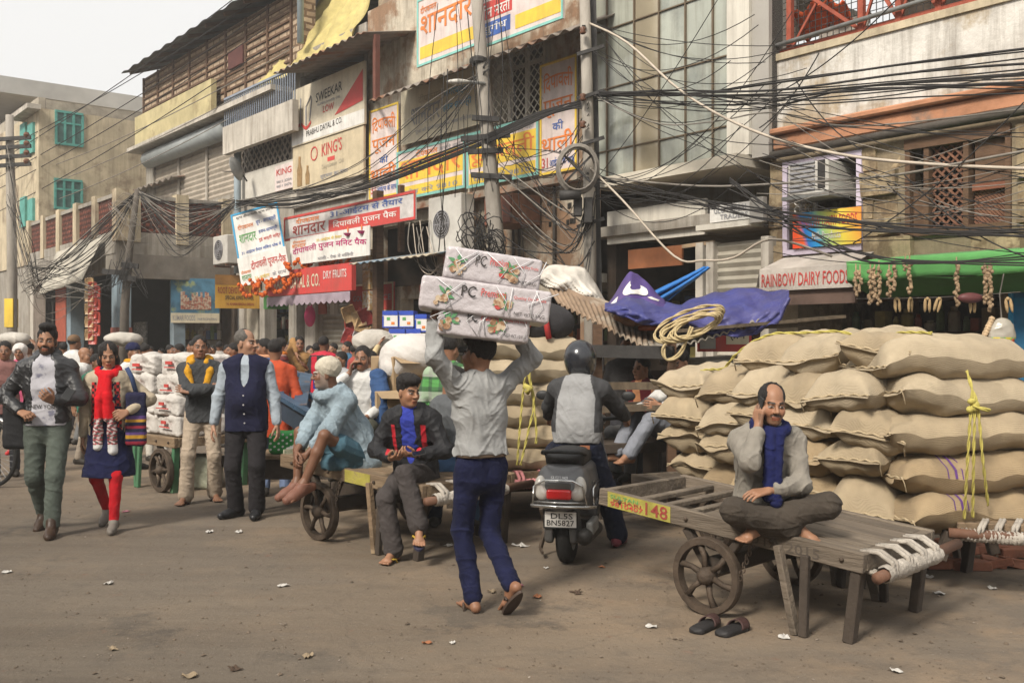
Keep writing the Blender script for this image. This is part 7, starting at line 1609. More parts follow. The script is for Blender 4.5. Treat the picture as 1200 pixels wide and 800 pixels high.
for i in range(5):
    q = V3(.004, -.3, 1.22-.085*i); 
    for _ in range(40):
        d = f.ev(q[None], .3)[0]
        if d < .003: break
        q = q+V3(0, max(d*.6, .002), 0)
    MB().blob(q+V3(0, -.002, 0), (.008, .005, .008), 8, 5).build('button', M('button_grey', (.45, .43, .42), .4), t, smooth=True)
f = Fig(); trousers(f, k, 1.1, .97, 1.1); garment(t, 'trousers', f, cloth('charcoal_trousers', (.022, .020, .022)), seed=13, amp=.008)
hf_ = hair_fig(k, 'bald'); fig_obj('hair', hf_, .006, HAIRG, t)
# --- man with the yellow scarf, arms crossed
k = skel(lean=-2, side=-3, al=(.12, .02, .085), ar=(-.15, -.16, .085), fl=(.3, -1, 0), fr=(-.4, -1, 0), wl=(-.10, -.25, 1.16), wr=(.10, -.23, 1.20), pl=(1, -.3, -.5), pr=(-1, -.3, -.5), head=(12, -2, 2))
t = fg('man with crossed arms, mustard scarf, charcoal sweater and beige trousers', -3.20, 10.3, 12, .985, k, 'b', h=.0065, bare=True, hl=dict(d=(-.9, .1, .3), n=(0, .8, -.4), curl=.3), hr=dict(d=(.9, .2, .2), n=(0, .8, -.4), curl=.3))
f = Fig(); torso(f, k, 1.05, .10, 1.1); sleeves(f, k, 1.05, .95); garment(t, 'sweater', f, M('charcoal_knit', (.045, .047, .05), .95, .35, 60, .4, 200), seed=14, amp=.010)
MUS = cloth('mustard', (.50, .25, .02)); f = Fig(); n_ = k['neck']
for s in (1, -1): f.chain([n_+V3(s*.03, .07, .02), n_+V3(s*.10, .0, .02), n_+V3(s*.11, -.12, -.10), n_+V3(s*.075, -.165, -.25), n_+V3(s*.09, -.165, -.30)], [.03, .034, .036, .034, .034], .015); f.chain([n_+V3(s*.03, .08, .035), n_+V3(s*.075, .02, .045), n_+V3(s*.07, -.085, -.01)], [.028, .03, .03], .015)
garment(t, 'scarf', f, MUS, amp=.009, fr=40, seed=4)
f = Fig(); trousers(f, k, 1.05, .99, 1.2); garment(t, 'trousers', f, cloth('beige_trousers', (.36, .29, .22)), seed=15, amp=.010)
for q in 'lr': sandal(t, k, q, M('dark_sandal', (.05, .03, .025), .7), M('dark_sandal'))
fig_obj('hair', hair_fig(k), .007, HAIRM, t)
# --- man in red behind the waistcoat man
crowd('p', 322, 398, 10.7, 190, cloth('brick_red', (.42, .07, .03)), cloth('washed_blue', (.13, .17, .27)), 'man in a long red top and blue trousers behind the waistcoat man', hair='short', scarf=None, topkw=dict(hem=.28, flare=.02), h=.010)
# --- old man in the blue shawl
k = skel(pelvis=(0, .02, .74), lean=15, bend=8, al=(.10, -.50, .52), ar=(-.12, -.42, .50), kl=(.3, -.6, 1), kr=(-.3, -.6, 1), fl=(.05, -1, -.35), fr=(-.1, -1, -.3), wl=(.03, -.47, .70), wr=(-.05, -.50, .72), pl=(.6, .2, -.6), pr=(-.6, .2, -.6), head=(-36, 4, 0), hf=.03)
t = fg('barefoot old man with white hair wrapped in a blue shawl, sitting on the cart', -1.36, 8.30, -46, 1.0, k, 'c', bare=True, hl=dict(d=(-.5, -.5, -.6), n=(-.5, .4, -.4), curl=.7), hr=dict(d=(.5, -.4, -.7), n=(.5, .4, -.4), curl=.7), colkw=dict(brow=(.35, .32, .28), mous=.7, beard=.35, stub=(.40, .37, .33)), arms=.9)
SHW = cloth('blue_shawl', (.235, .295, .335), var=.3); n_ = k['neck']; f = Fig(); torso(f, k, 1.0, .10, 1.15, cut=False)
for s in 'lr': f.cone(k['s'+s], k['e'+s], .072, .076, .04); f.cone(k['e'+s], k['e'+s]+(k['w'+s]-k['e'+s])*.55, .074, .055, .04)
f.cone(k['mid']+V3(.1, .06, 0), k['pel']+V3(.15, .09, -.08), .10, .10, .06); f.cone(k['mid']+V3(-.1, .06, 0), k['pel']+V3(-.15, .09, -.08), .10, .10, .06); f.ell(k['mid']+V3(0, -.08, 0), (.17, .10, .18), k=.06)
ring = [n_+V3(.10*math.cos(a), .09*math.sin(a)-.02, -.01+.03*math.sin(a)) for a in np.linspace(0, 6.283, 11)]; f.chain(ring, [.04]*11, .03); garment(t, 'shawl', f, SHW, amp=.017, fr=24, seed=21)
f = Fig(); f.rbox(k['pel']-V3(0, 0, .04), (.07, .02, .05), .1, k=.05)
for s in 'lr': f.cone(k['h'+s], k['h'+s]+(k['k'+s]-k['h'+s])*.55, .115, .09, .04)
f.cone(k['pel']+V3(.1, -.15, -.08), k['pel']+V3(-.1, -.15, -.1), .07, .07, .04); garment(t, 'lungi', f, M('teal_lungi', (.055, .12, .16), .9, .25, 6, .2, col2=(.18, .32, .25), sc2=5, amt2=.3), amp=.012, fr=26, seed=22)
SLIP = M('brown_slipper', (.17, .075, .05), .6, .2, 6, .1); 
for q in 'lr': f = Fig(); shoe(f, k['a'+q], k['f'+q], 1.06); f.cut(k['a'+q]+k['f'+q]*.0+V3(0, 0, .01), (0, 0, 1)); fig_obj('slipper', f, .006, SLIP, t)
hw = hair_fig(k, 'white'); fig_obj('hair', hw, .006, HAIRW, t)
# --- teenager in the black jacket
k = skel(pelvis=(0, .03, .66), lean=10, bend=9, al=(.10, -.40, .33), ar=(-.06, -.36, .085), kl=(-.1, -1, .6), kr=(-.2, -1, .5), fl=(.3, -.9, -.35), fr=(-.15, -1, -.0), wl=(.10, -.30, .83), wr=(-.10, -.31, .80), pl=(.9, .3, -.6), pr=(-.9, .3, -.6), head=(54, 6, 0), hf=.02)
k['kl'], k['al'] = ik(k['hl'], (.17, -.44, .30), .43, .415, (-.3, -.8, .7)); 
t = fg('teenager in a black and red jacket sitting on the cart, looking aside with a phone', -.76, 7.80, -12, .96, k, 'a', bare=True, hl=dict(d=(-.6, -.7, .1), n=(-.3, .2, .9), curl=1.0), hr=dict(d=(.7, -.6, .1), n=(.2, .2, .9), curl=.9))
f = Fig(); torso(f, k, .96, .05, 1.0); f.cone(k['neck']+V3(.045, -.05, .0), k['neck']+V3(.05, .03, .03), .018); f.cone(k['neck']+V3(-.045, -.05, .0), k['neck']+V3(-.05, .03, .03), .018); garment(t, 'shirt', f, cloth('royal_blue', (.035, .05, .30)), seed=24)
def jackc(V):
    c = np.tile(np.array((.016, .016, .018)), (len(V), 1)); x, y, z = V.T; m = (np.abs(np.abs(x)-.125) < .018) & (y < k['chest'][1]+.02) & (z < k['neck'][2]-.12) & (z > k['mid'][2]-.03); c[m] = (.40, .02, .03); return c
f = Fig(); torso(f, k, 1.14, .06, 1.22); f.sub(k['chest']+V3(0, -.20, -.02), (.06, .2, .40), k=.015); sleeves(f, k, 1.12, .92); f.cone(k['neck']+V3(.06, -.05, -.01), k['neck']+V3(.07, .04, .03), .025); f.cone(k['neck']+V3(-.06, -.05, -.01), k['neck']+V3(-.07, .04, .03), .025); garment(t, 'jacket', f, attr_mat('nylon', .6, .18, .1, fold=9), amp=.013, fr=26, seed=25, colfn=jackc)
f = Fig(); trousers(f, k, 1.08, .96, 1.15); garment(t, 'trousers', f, cloth('dark_grey_trousers', (.06, .052, .05)), amp=.011, seed=26)
for q in 'lr': sandal(t, k, q, M('navy_sandal', (.03, .03, .06), .7), M('yellow_strap', (.45, .30, .04), .6))
fig_obj('hair', hair_fig(k, 'mop'), .006, HAIRM, t)
ph = thing('mobile_phone', 'black mobile phone held by the teenager on the cart', 'phone', tuple(P(491, 531, 7.36))); MB().box(-.05, .05, -.033, .033, -.005, .005).build('case', BLKP, ph, bev=.004); MB().box(-.045, .045, -.03, .03, .0055, .0065).build('screen', M('dark_screen'), ph); ph.rotation_euler = (R(20), R(-10), R(10))
# --- parcel carrier seen from behind
k = skel(lean=3, al=(.075, .03, .085), ar=(-.075, .25, .20), fl=(-.1, -1, 0), fr=(.0, -.75, -.72), kl=(.05, -1, .1), kr=(-.05, -1, .0), wl=(.33, .0, 1.86), wr=(-.24, -.05, 1.80), pl=(.7, .3, .5), pr=(-.8, .2, .3), head=(28, -6, 0), shrug=.03, sw=.16)
t = fg('man seen from behind carrying three wrapped cartons on his head, grey shirt and jeans', -.19, 6.15, -150, .97, k, 'b', bare=True, h=.005, hl=dict(d=(-.15, .1, 1), n=(-1, 0, .1), curl=1.0), hr=dict(d=(.2, 0, 1), n=(1, 0, .2), curl=.8))
f = Fig(); torso(f, k, .99, .06, 1.02, tuck=.055); sleeves(f, k, 1.02, .88); f.cone(k['neck']+V3(.05, 0, 0), k['neck']+V3(-.05, .02, 0), .05); garment(t, 'shirt', f, cloth('pale_grey_shirt', (.27, .27, .265)), amp=.016, fr=24, seed=31, h=.0055)
f = Fig(); trousers(f, k, .98, .98, .95, waist=.06); garment(t, 'jeans', f, cloth('indigo_denim', (.011, .013, .038), var=.35), amp=.013, fr=24, seed=32, h=.0055)
f = Fig(); p_ = k['pel']; f.rbox(p_+V3(0, 0, .05), (.062, .016, .0), .105, k=.01); f.cut(p_+V3(0, 0, .075), (0, 0, 1)); f.cut(p_+V3(0, 0, .042), (0, 0, -1)); fig_obj('belt', f, .006, M('brown_belt', (.11, .075, .05), .6), t)
for q in 'lr': sandal(t, k, q, M('brown_flipflop', (.06, .04, .03), .7), M('brown_flipflop'))
fig_obj('hair', hair_fig(k, 'mop'), .006, HAIRM, t)
# wrapped cartons
WRAP = M('plastic_wrapped_card', (.47, .43, .44), .28, .14, 6, .5, 22, spec=.6, dirt=.1)
def carton(label, px, py, Y, W, D, Hh, yaw, roll, seed):
    o = thing('carton', label, 'carton', tuple(P(px, py, Y))); o.rotation_euler = (R(-2), R(roll), R(yaw)); r = random.Random(seed)
    f = Fig(); f.rbox((0, 0, Hh/2), (W/2-.02, D/2-.02, Hh/2-.02), .02); f.post.append(wrinkle(.004, 40, seed)); fig_obj('box', f, .007, WRAP, o)
    y = -D/2-.007
    def dec(name, x0, x1, z0, z1, m): MB().box(x0*W/2, x1*W/2, y-.001-.0005*r.random(), y+.004, z0*Hh, z1*Hh).build(name, m, o)
    gp, bp, rp = M('print_green', (.10, .26, .12), .4, .3, 20, .1), M('print_brown', (.36, .20, .11), .4, .5, 30, .1, col2=(.5, .4, .28), sc2=30, amt2=.5), M('print_red', (.50, .07, .06), .4)
    for q in range(2):
        x = -.70+q*1.0+r.uniform(-.08, .08); mb = MB()
        for a in range(6): an = a*1.05+r.random(); mb.add([(x*W/2, y-.002, .5*Hh), (x*W/2+.035*math.cos(an-.35), y-.002, .5*Hh+.035*math.sin(an-.35)), (x*W/2+.07*math.cos(an), y-.002, .5*Hh+.06*math.sin(an)), (x*W/2+.035*math.cos(an+.35), y-.002, .5*Hh+.035*math.sin(an+.35))], [(0, 1, 2, 3)])
        mb.build('leaf_print', gp, o); mb = MB()
        for a in range(7): mb.lathe([(0, 0), (.012+.01*r.random(), -.0005), (.012, .003)], 9, 'y', (x*W/2+r.uniform(-.05, .05), y-.0025-.0003*a, Hh*r.uniform(.2, .55)))
        mb.build('nut_print', bp, o)
    mb = MB(); add_text(mb, 'Premium', -.08*W/2, .30*W/2, .58*Hh, .82*Hh, y-.003); add_text(mb, 'Quality Dry Fruits', .42*W/2, .92*W/2, .60*Hh, .72*Hh, y-.003); mb.build('lettering', rp, o)
    mb = MB(); add_text(mb, 'PC', -.38*W/2, -.16*W/2, .5*Hh, .84*Hh, y-.003); add_text(mb, 'NET WT 10 KG', .45*W/2, .92*W/2, .14*Hh, .24*Hh, y-.003); mb.build('lettering', SK, o)
    mb = MB(); add_text(mb, 'PC Premium', -W/2*.0, .4, 0, 1, 0); mb.v = [(-W/2-.008, D/2*.7-q[0]/.4*D*.7, Hh*(.55+.25*q[2])) for q in mb.v]; mb.build('lettering', rp, o)
    mb = MB().lathe([(0, 0), (.022, -.001), (.022, .004)], 14, 'y', (.2*W/2, y-.001, .35*Hh)); mb.build('round_seal', rp, o)
    mb = MB()
    for q in range(7):
        x = r.uniform(-.9, .9)*W/2; mb.tube([(x, y-.003, .02), (x+r.uniform(-.1, .1), y-.006, Hh*.5), (x+r.uniform(-.15, .15), y-.003, Hh-.01)], .003, 4)
    mb.build('wrap_crease', M('wrap_gloss', (.62, .61, .62), .2, .1, 5, 0, spec=.7), o, smooth=True)
    return o
carton('lowest of the three plastic wrapped cartons on the carrier\'s head', 563, 398, 6.1, .55, .36, .185, 6, 6.5, 1)
carton('middle and longest of the three plastic wrapped cartons on the carrier\'s head', 565, 372, 6.08, .78, .38, .195, 4, 7.5, 2)
carton('topmost of the three plastic wrapped cartons on the carrier\'s head', 573, 336, 6.1, .58, .36, .19, 5, 8.5, 3)
# --- scooter rider
k = skel(pelvis=(0, 0, .885), lean=9, bend=6, al=(.20, -.42, .36), ar=(-.30, -.30, .085), kl=(.5, -1, .2), kr=(-.5, -1, .2), fl=(.1, -1, 0), fr=(-.15, -1, 0), wl=(.34, -.54, 1.06), wr=(-.34, -.54, 1.06), pl=(.7, .3, -.5), pr=(-.7, .3, -.5), sw=.18, hf=.02)
t = fg('scooter rider seen from behind in a black helmet and grey raglan top', .51, 7.80, 167, .96, k, 'b', hl=dict(curl=1.1), hr=dict(curl=1.1), shoes=M('red_sneaker', (.16, .03, .04), .6, .3, 6, col2=(.3, .28, .27), sc2=6, amt2=.3))
def rag(V):
    c = np.tile(np.array((.25, .25, .25)), (len(V), 1)); m = np.abs(V[:, 0]) > .155+.18*np.maximum(0, k['sl'][2]-.02-V[:, 2])*0-.28*np.maximum(0, V[:, 2]-k['sl'][2]+.07); c[m & (V[:, 2] > k['mid'][2]-.1)] = (.05, .05, .052); return c
f = Fig(); torso(f, k, 1.24, .0, 1.35, .07); f.ell(k['mid']+V3(0, .03, -.04), (.21, .15, .17), k=.06); sleeves(f, k, 1.18, .92); garment(t, 'raglan_top', f, COLM, amp=.009, fr=22, seed=41, colfn=rag)
f = Fig(); trousers(f, k, 1.25, .97, 1.1); garment(t, 'jeans', f, cloth('dark_denim', (.014, .017, .032)), amp=.010, seed=42)
f = Fig(); hc, hR = k['hc'], k['hR']; T = lambda q: hc+hR@np.array(q); f.ell(T((0, .015, .035)), (.135, .155, .15), hR); f.ell(T((0, -.04, -.05)), (.115, .125, .10), hR, .05); f.cut(T((0, 0, -.115)), hR@V3(0, .15, -1)); f.sub(T((0, -.17, .01)), (.10, .08, .06), hR, .01); hm_ = fig_obj('helmet', f, .007, M('helmet_black', (.02, .022, .028), .18, .2, 4, .02, spec=.7, dirt=.1), t)
MB().sheet(lambda a, b: tuple(T((.137*math.sin((a-.5)*2.3), -.152*math.cos((a-.5)*2.3)+.01, -.03+.10*b))), 20, 4, .003).build('visor', M('smoke_visor', (.10, .10, .10), .1, .1, 4, 0, spec=.8), hm_, smooth=True)
f = Fig(); fig2 = MB().box(-.04, .04, .0, .012, 0, .03); fig2.build('leather_patch', M('tan_patch', (.24, .09, .04), .6), t).location = (-.09, .165, .86)
# --- man on the phone, cross legged on the near cart
k = skel(pelvis=(0, .06, .66), lean=10, bend=8, twist=0, al=(-.12, -.22, .63), ar=(.10, -.24, .61), kl=(1, -.35, .3), kr=(-1, -.35, .3), fl=(-.75, -.5, -.1), fr=(.8, -.45, -.1), wl=(-.08, -.29, .83), wr=(-.095, -.19, 1.17), pl=(1, .0, -.6), pr=(-.55, -.35, -.8), head=(-4, 4, 3), hf=.03, sw=.17)
hcx = k['hc']; k['er'], k['wr'] = ik(k['sr'], hcx+V3(-.105, -.055, -.115), .285, .255, (-.4, -.45, -.8))
t = fg('balding man on the phone sitting cross legged on the near cart, navy scarf', 1.50, 5.93, 6, .97, k, 'a', h=.0048, bare=True, hl=dict(d=(-.95, -.25, -.1), n=(0, .3, -.9), curl=.45), hr=dict(d=(.12, .22, 1), n=(.85, .35, 0), curl=[.5, .55, .65, .8], thumb=.2), colkw=dict(beard=.42, mous=.75))
SHI = cloth('grey_beige_shirt', (.22, .20, .17)); f = Fig(); torso(f, k, 1.02, .08, 1.05, .01); sleeves(f, k, 1.04, .88); f.cone(k['neck']+V3(.055, -.055, -.005), k['neck']+V3(.055, .03, .03), .02); f.cone(k['neck']+V3(-.055, -.055, -.005), k['neck']+V3(-.055, .03, .03), .02); garment(t, 'shirt', f, SHI, amp=.014, fr=26, seed=51, h=.0055)
f = Fig(); trousers(f, k, 1.12, .90, 1.15); f.cone(k['pel']+V3(.1, -.12, -.06), k['pel']+V3(-.1, -.12, -.06), .08, .08, .05); garment(t, 'trousers', f, cloth('brown_grey_trousers', (.055, .045, .036)), amp=.013, fr=22, seed=52, h=.0055)
NVS = cloth('navy_scarf', (.012, .015, .065)); n_ = k['neck']; f = Fig(); ring = [n_+V3(.09*math.cos(a), .085*math.sin(a)-.03, .012+.03*math.sin(a)) for a in np.linspace(0, 6.283, 11)]; f.chain(ring, [.034]*11, .015)
f.chain([n_+V3(-.04, -.12, -.02), n_+V3(-.05, -.165, -.16), n_+V3(-.07, -.19, -.38)], [.038, .036, .038], .012); f.chain([n_+V3(.02, -.12, -.03), n_+V3(-.01, -.17, -.18), n_+V3(-.03, -.20, -.42)], [.034, .032, .034], .01); f.chain([n_+V3(-.09, -.05, .0), n_+V3(-.15, -.10, -.10), n_+V3(-.17, -.12, -.18)], [.03, .03, .028], .012); garment(t, 'scarf', f, NVS, .0055, amp=.010, fr=42, seed=53)
fig_obj('hair', hair_fig(k, 'bald'), .005, HAIRM, t)
q = k['wr']+(k['hc']-k['wr'])*.35; bpy.context.view_layer.update(); wp = t.matrix_world @ Vector(k['hc']+V3(-.085, -.02, -.02))
ph = thing('mobile_phone', 'mobile phone pressed to the ear of the man on the near cart', 'phone', tuple(wp)); MB().box(-.005, .005, -.033, .033, -.06, .07).build('case', BLKP, ph, bev=.004); MB().box(.0055, .0065, -.03, .03, -.055, .065).build('screen', M('dark_screen'), ph); ph.rotation_euler = (R(12), R(8), R(6))
# slippers by the cart
for x, y, a, lab in ((826, 737, -38, 'left one of two black rubber slippers on the road beside the cart wheel'), (858, 741, -46, 'right one of two black rubber slippers on the road beside the cart wheel')):
    g = G(x, y); o = thing('slipper', lab, 'slipper', (g.x, g.y, 0), R(a)); f = Fig(); f.rbox((0, 0, .014), (.03, .10, .004), .012); f.ell((0, .055, .014), (.05, .085, .016), k=.03); f.ell((0, -.06, .014), (.04, .07, .016), k=.03); fig_obj('sole', f, .006, M('slipper_black', (.022, .02, .02), .6, .3, 9, .2), o)
    MB().sheet(lambda a_, b_: (.055*math.cos(math.pi*(1-a_)), .02+.075*b_+.02*math.sin(a_*3.14), .02+.048*math.sin(math.pi*a_)), 14, 5, .006).build('strap', M('slipper_strap', (.05, .025, .022), .6, .3, 9, .2), o, smooth=True)
# ------------------------------------------------------------------ goods and street things of the middle distance
GRW = M('green_painted_wood', (.06, .17, .085), .8, .3, 5, .3, 40, dirt=.3)
c5, z5f = cart('small green hand cart stacked with white parcels behind the mustard scarf man', (-3.65, 10.75), .80, 1.35, .95, .60, .60, .25, .24, WOODB, slat_from=.96, legs=((.8, .9),), chain=False, handle=False)
for q_ in c5.children:
    if q_.name.startswith('leg'): q_.data = q_.data.copy(); q_.data.materials[0] = GRW
PKG = M('white_parcel', (.52, .49, .455), .75, .15, 5, .5, 26, dirt=.3, fold=8); rq = random.Random(9)
for i in range(2):
    for j in range(4):
        y = .36+i*.6+rq.uniform(-.03, .03); f = Fig(); f.rbox((0, 0, .115), (.25, .24, .075), .04); f.post.append(wrinkle(.024, 17, i*7+j)); f.ell((-.2, -.1, .2), (.12, .1, .07)); 
        w_ = c5.matrix_basis @ Vector((.42+rq.uniform(-.05, .05), y, .60+.222*j)); o = thing('white_parcel', 'white wrapped parcel on the green cart, %s column, %s layer' % ('nearer' if i == 0 else 'farther', ['bottom', 'second', 'third', 'top'][j]), 'parcel', w_, .8+rq.uniform(-.12, .12), 'white parcels on the green cart')
        fig_obj('wrapping', f, .013, PKG, o); z0_ = rq.uniform(.05, .1); MB().box(-.338, -.325, -.15+rq.uniform(0, .1), .12, z0_, z0_+.012).box(-.338, -.325, -.05, .02+rq.uniform(0, .1), z0_+.04, z0_+.075).build('red_print', SR, o); MB().box(-.12, .14, -.335, -.325, .07, .18).build('label_patch', SPK, o)
f = Fig(); f.rbox((0, 0, .18), (.16, .16, .12), .06); f.post.append(wrinkle(.02, 18, 4)); o = thing('cement_bag', 'lumpy pale bag between the wheels of the green cart', 'bag', (-3.55, 11.3, 0)); fig_obj('bag', f, .016, M('pale_green_bag', (.35, .36, .27), .9, .3, 8, .4), o)
# tipped blue metal racks
BM = M('blue_metal', (.055, .10, .16), .5, .35, 5, .2, 40, metal=.3, col2=(.16, .09, .05), sc2=4, amt2=.4)
rk = thing('metal_rack', 'tipped blue metal rack with open bays behind the old man', 'rack', (P(365, 450, 10.3).x, 10.3, 0)); ro = rk.location.copy()
ca, cb, cc, cd = P(327, 466, 10.5), P(420, 522, 9.5), P(330, 436, 12.2), P(440, 462, 11.0)
def rl_(a, b): return ca*(1-a)*(1-b)+cb*a*(1-b)+cc*(1-a)*b+cd*a*b-ro
for a0, b0, a1, b1, w_, n_2 in ((0, 0, 1, 0, .10, 'side_rail'), (0, 1, 1, 1, .10, 'side_rail'), (0, 0, 0, 1, .10, 'end_rail'), (1, 0, 1, 1, .10, 'end_rail'), (.28, 0, .28, 1, .14, 'cross_rail'), (.62, 0, .62, 1, .3, 'cross_rail'), (.9, 0, .9, 1, .2, 'cross_rail'), (0, .45, 1, .45, .06, 'mid_rail')):
    MB().beam(rl_(a0, b0)+Vector((0, 0, .003*len(n_2))), rl_(a1, b1)+Vector((0, 0, .003*len(n_2))), w_, .05).build(n_2, BM, rk)
m_ = MB(); m_.add([tuple(rl_(0, 0)), tuple(rl_(1, 0)), tuple(rl_(1, 0)-Vector((0, 0, .22))), tuple(rl_(0, 0)-Vector((0, 0, .22)))], [(0, 1, 2, 3)]); m_.build('side_board', M('dark_blue_metal', (.03, .045, .065), .5, .3, 5, .1), rk)
MB().beam(rl_(.55, 0), Vector((rl_(.55, 0).x-.15, rl_(.55, 0).y, 0)), .12, .12).build('leg', DWOOD, rk); MB().beam(rl_(.1, 1), Vector((rl_(.1, 1).x, rl_(.1, 1).y, 0)), .1, .1).build('leg', DWOOD, rk)
MB().box(-.16, .16, -.12, .12, 0, .13).xf(Matrix.Translation(Vector(P(386, 455, 11.2)))).build('crate', M('blue_crate', (.03, .04, .25), .5), None, origin=True); tag(bpy.context.scene.objects['crate'], 'small deep blue plastic crate on the tipped metal rack', 'crate')
tb_ = thing('low_table', 'low bench of pale planks under the tipped blue rack', 'bench', (P(345, 535, 10.0).x, 10.0, 0)); MB().box(-.35, .5, -.3, .3, .50, .54).build('top', WOODB, tb_, bev=.005); MB().box(-.3, .45, -.25, .25, .3, .49).build('drawer_box', DWOOD, tb_)
for x in (-.3, .42): MB().box(x, x+.06, -.27, -.21, 0, .499).build('leg', DWOOD, tb_)
f = Fig(); f.rbox((0, 0, .11), (.12, .08, .06), .05); f.post.append(wrinkle(.012, 20, 8)); o = thing('polka_bag', 'bright green bag with white dots on the low bench', 'bag', (P(340, 520, 10.0).x, 9.9, .54)); fig_obj('bag', f, .012, tweak(M('green_polka', (.03, .30, .06), .6, .2, 5, .1), lambda nt, b: None), o)
mb = MB()
for i in range(24): x = -.14+.04*(i % 8); z = .05+.06*(i//8)+.03*(i % 2); mb.lathe([(0, -.146), (.011, -.145), (.011, -.13)], 8, 'y', (x, 0, z))
mb.build('white_dot', SW, o)
f = Fig(); f.ell((0, 0, .05), (.14, .1, .06)); f.post.append(wrinkle(.03, 25, 4)); o = thing('plastic_bag', 'crumpled white plastic bag on the low bench', 'bag', (P(355, 520, 9.8).x, 9.72, .54)); fig_obj('bag', f, .012, WT, o)
# cartons under a white cloth
CARD = M('brown_cardboard', (.34, .24, .14), .9, .2, 5, .2, 40, dirt=.2)
for i, (x, y, Y, w_, d_, h_, lab) in enumerate([(462, 478, 9.9, .5, .4, .36, 'open brown cardboard carton nearest the black jacket teenager'), (478, 440, 10.2, .6, .5, .40, 'brown cardboard carton under the big white cloth'), (455, 452, 10.5, .4, .35, .3, 'brown carton left of the white cloth heap')]):
    p = P(x, y, Y); z0 = p.z-h_/2; o = thing('carton', lab, 'carton', (p.x, Y, z0), R(25+i*9)); MB().box(-w_/2, w_/2, -d_/2, d_/2, 0, h_).build('box', CARD, o, bev=.008); MB().add([(-w_/2, -d_/2, h_+.002), (w_/2, -d_/2, h_+.002), (w_/2+.02, -d_/2-.16, h_-.08), (-w_/2, -d_/2-.17, h_-.06)], [(0, 1, 2, 3)]).add([(w_/2, -d_/2, h_+.003), (w_/2, d_/2, h_+.003), (w_/2+.18, d_/2, h_+.05), (w_/2+.17, -d_/2, h_+.03)], [(0, 1, 2, 3)]).build('flap', CARD, o)
o = thing('pallet_stand', 'dark trestle carrying the brown cartons behind the teenager', 'trestle', (P(470, 450, 10.3).x, 10.3, 0)); MB().box(-.5, .6, -.5, .5, .72, .76).build('top', DWOOD, o)
for x in (-.45, .5): MB().box(x, x+.07, -.45, -.38, 0, .719).build('leg', DWOOD, o)
f = Fig(); f.ell((0, 0, .18), (.36, .3, .22), k=.06); f.ell((.28, .05, .02), (.2, .22, .14), k=.08); f.ell((-.2, -.1, .05), (.16, .16, .12), k=.08); f.post.append(wrinkle(.02, 11, 6)); o = thing('white_cloth', 'big white cloth heaped over the cartons behind the plaid shirt', 'cloth', tuple(P(487, 437, 10.1))); fig_obj('cloth', f, .014, M('clean_white_cloth', (.52, .49, .46), .9, .12, 4, .3, 60, dirt=.2, fold=5), o)
BXW, BXB = M('box_white', (.62, .60, .57), .6, .08, 4, .05), M('box_blue', (.03, .07, .38), .6, .1, 4, .05)
stand = thing('display_stand', 'dark stand under the blue and white cartons at the shop', 'stand', (P(470, 410, 15.6).x, 15.6, 0), FA+.35); MB().box(-.55, .55, -.25, .25, .0, 1.58).build('body', DARK2, stand)
for i, (x, y, w_, h_, lab) in enumerate([(457, 384, 18, 20, 'blue and white carton, upper left of the stack at the shop'), (475.5, 384, 18, 20, 'blue and white carton, upper middle of the stack at the shop'), (465, 406, 19, 21, 'blue and white carton, lower left of the stack at the shop'), (484, 406, 18, 21, 'blue and white carton, lower right of the stack at the shop'), (493, 389, 14, 21, 'blue and white carton, right end beside the lifted arm')]):
    Y = 15.2; p = P(x, y, Y); W_, H_ = w_/F0*Y, h_/F0*Y; o = thing('carton', lab, 'carton', tuple(p), -.12)
    MB().box(-W_/2, W_/2, 0, .3, 0, H_*.995).build('box', BXW, o); MB().box(-W_/2-.001, W_/2+.001, -.004, .301, H_*.74, H_*.997).box(-W_/2-.001, W_/2+.001, -.004, .301, .002, H_*.08).build('blue_band', BXB, o); MB().box(-.05, .0, -.006, -.001, H_*.45, H_*.62).build('print', SG, o); MB().box(.02, .07, -.006, -.001, H_*.2, H_*.35).build('print', SO, o); MB().box(-W_/2-.002, -W_/2+.02, -.005, .3, .1*H_, H_*.7).build('edge_print', BXB, o)
# cycle rickshaw at the left edge
ck = thing('cycle_rickshaw', 'front wheel and red white frame of a cycle rickshaw at the left edge', 'rickshaw', (G(-8, 570).x, 11.3, 0), R(70))
w_ = bpy.data.objects.new('wheel', None); COL.objects.link(w_); w_.parent = ck; w_.location = (0, 0, .37)
MB().tube([(0, .35*math.cos(a), .35*math.sin(a)) for a in np.linspace(0, 6.283, 41)[:-1]], .024, 8, closed=True).build('tyre', RUB, w_, smooth=True)
mb = MB()
for i in range(28): a = i*.2244; mb.tube([(0, .02*math.cos(a+1), .02*math.sin(a+1)), (0, .34*math.cos(a), .34*math.sin(a))], .002, 3)
mb.build('spokes', CHR, w_); MB().lathe([(0, -.05), (.02, -.05), (.03, 0), (.02, .05), (0, .05)], 10, 'x').build('hub', CHR, w_)
MB().tube([(.05, 0, .37), (.05, .1, .8), (.02, .18, 1.1)], .016, 8).tube([(-.05, 0, .37), (-.05, .1, .8), (-.02, .18, 1.1)], .016, 8).build('fork', M('white_enamel', (.6, .58, .56), .4), ck, smooth=True); MB().tube([(0, .16, .95), (0, 1.1, .5)], .022, 8).tube([(0, .18, 1.05), (-.3, .1, 1.1), (.3, .1, 1.1)], .014, 8).build('frame', M('red_enamel', (.45, .03, .03), .35), ck, smooth=True)
MB().tube([(0, .41*math.cos(a), .41*math.sin(a)) for a in np.linspace(.3, 2.6, 16)], .03, 6).build('mudguard', CHR, w_, smooth=True)

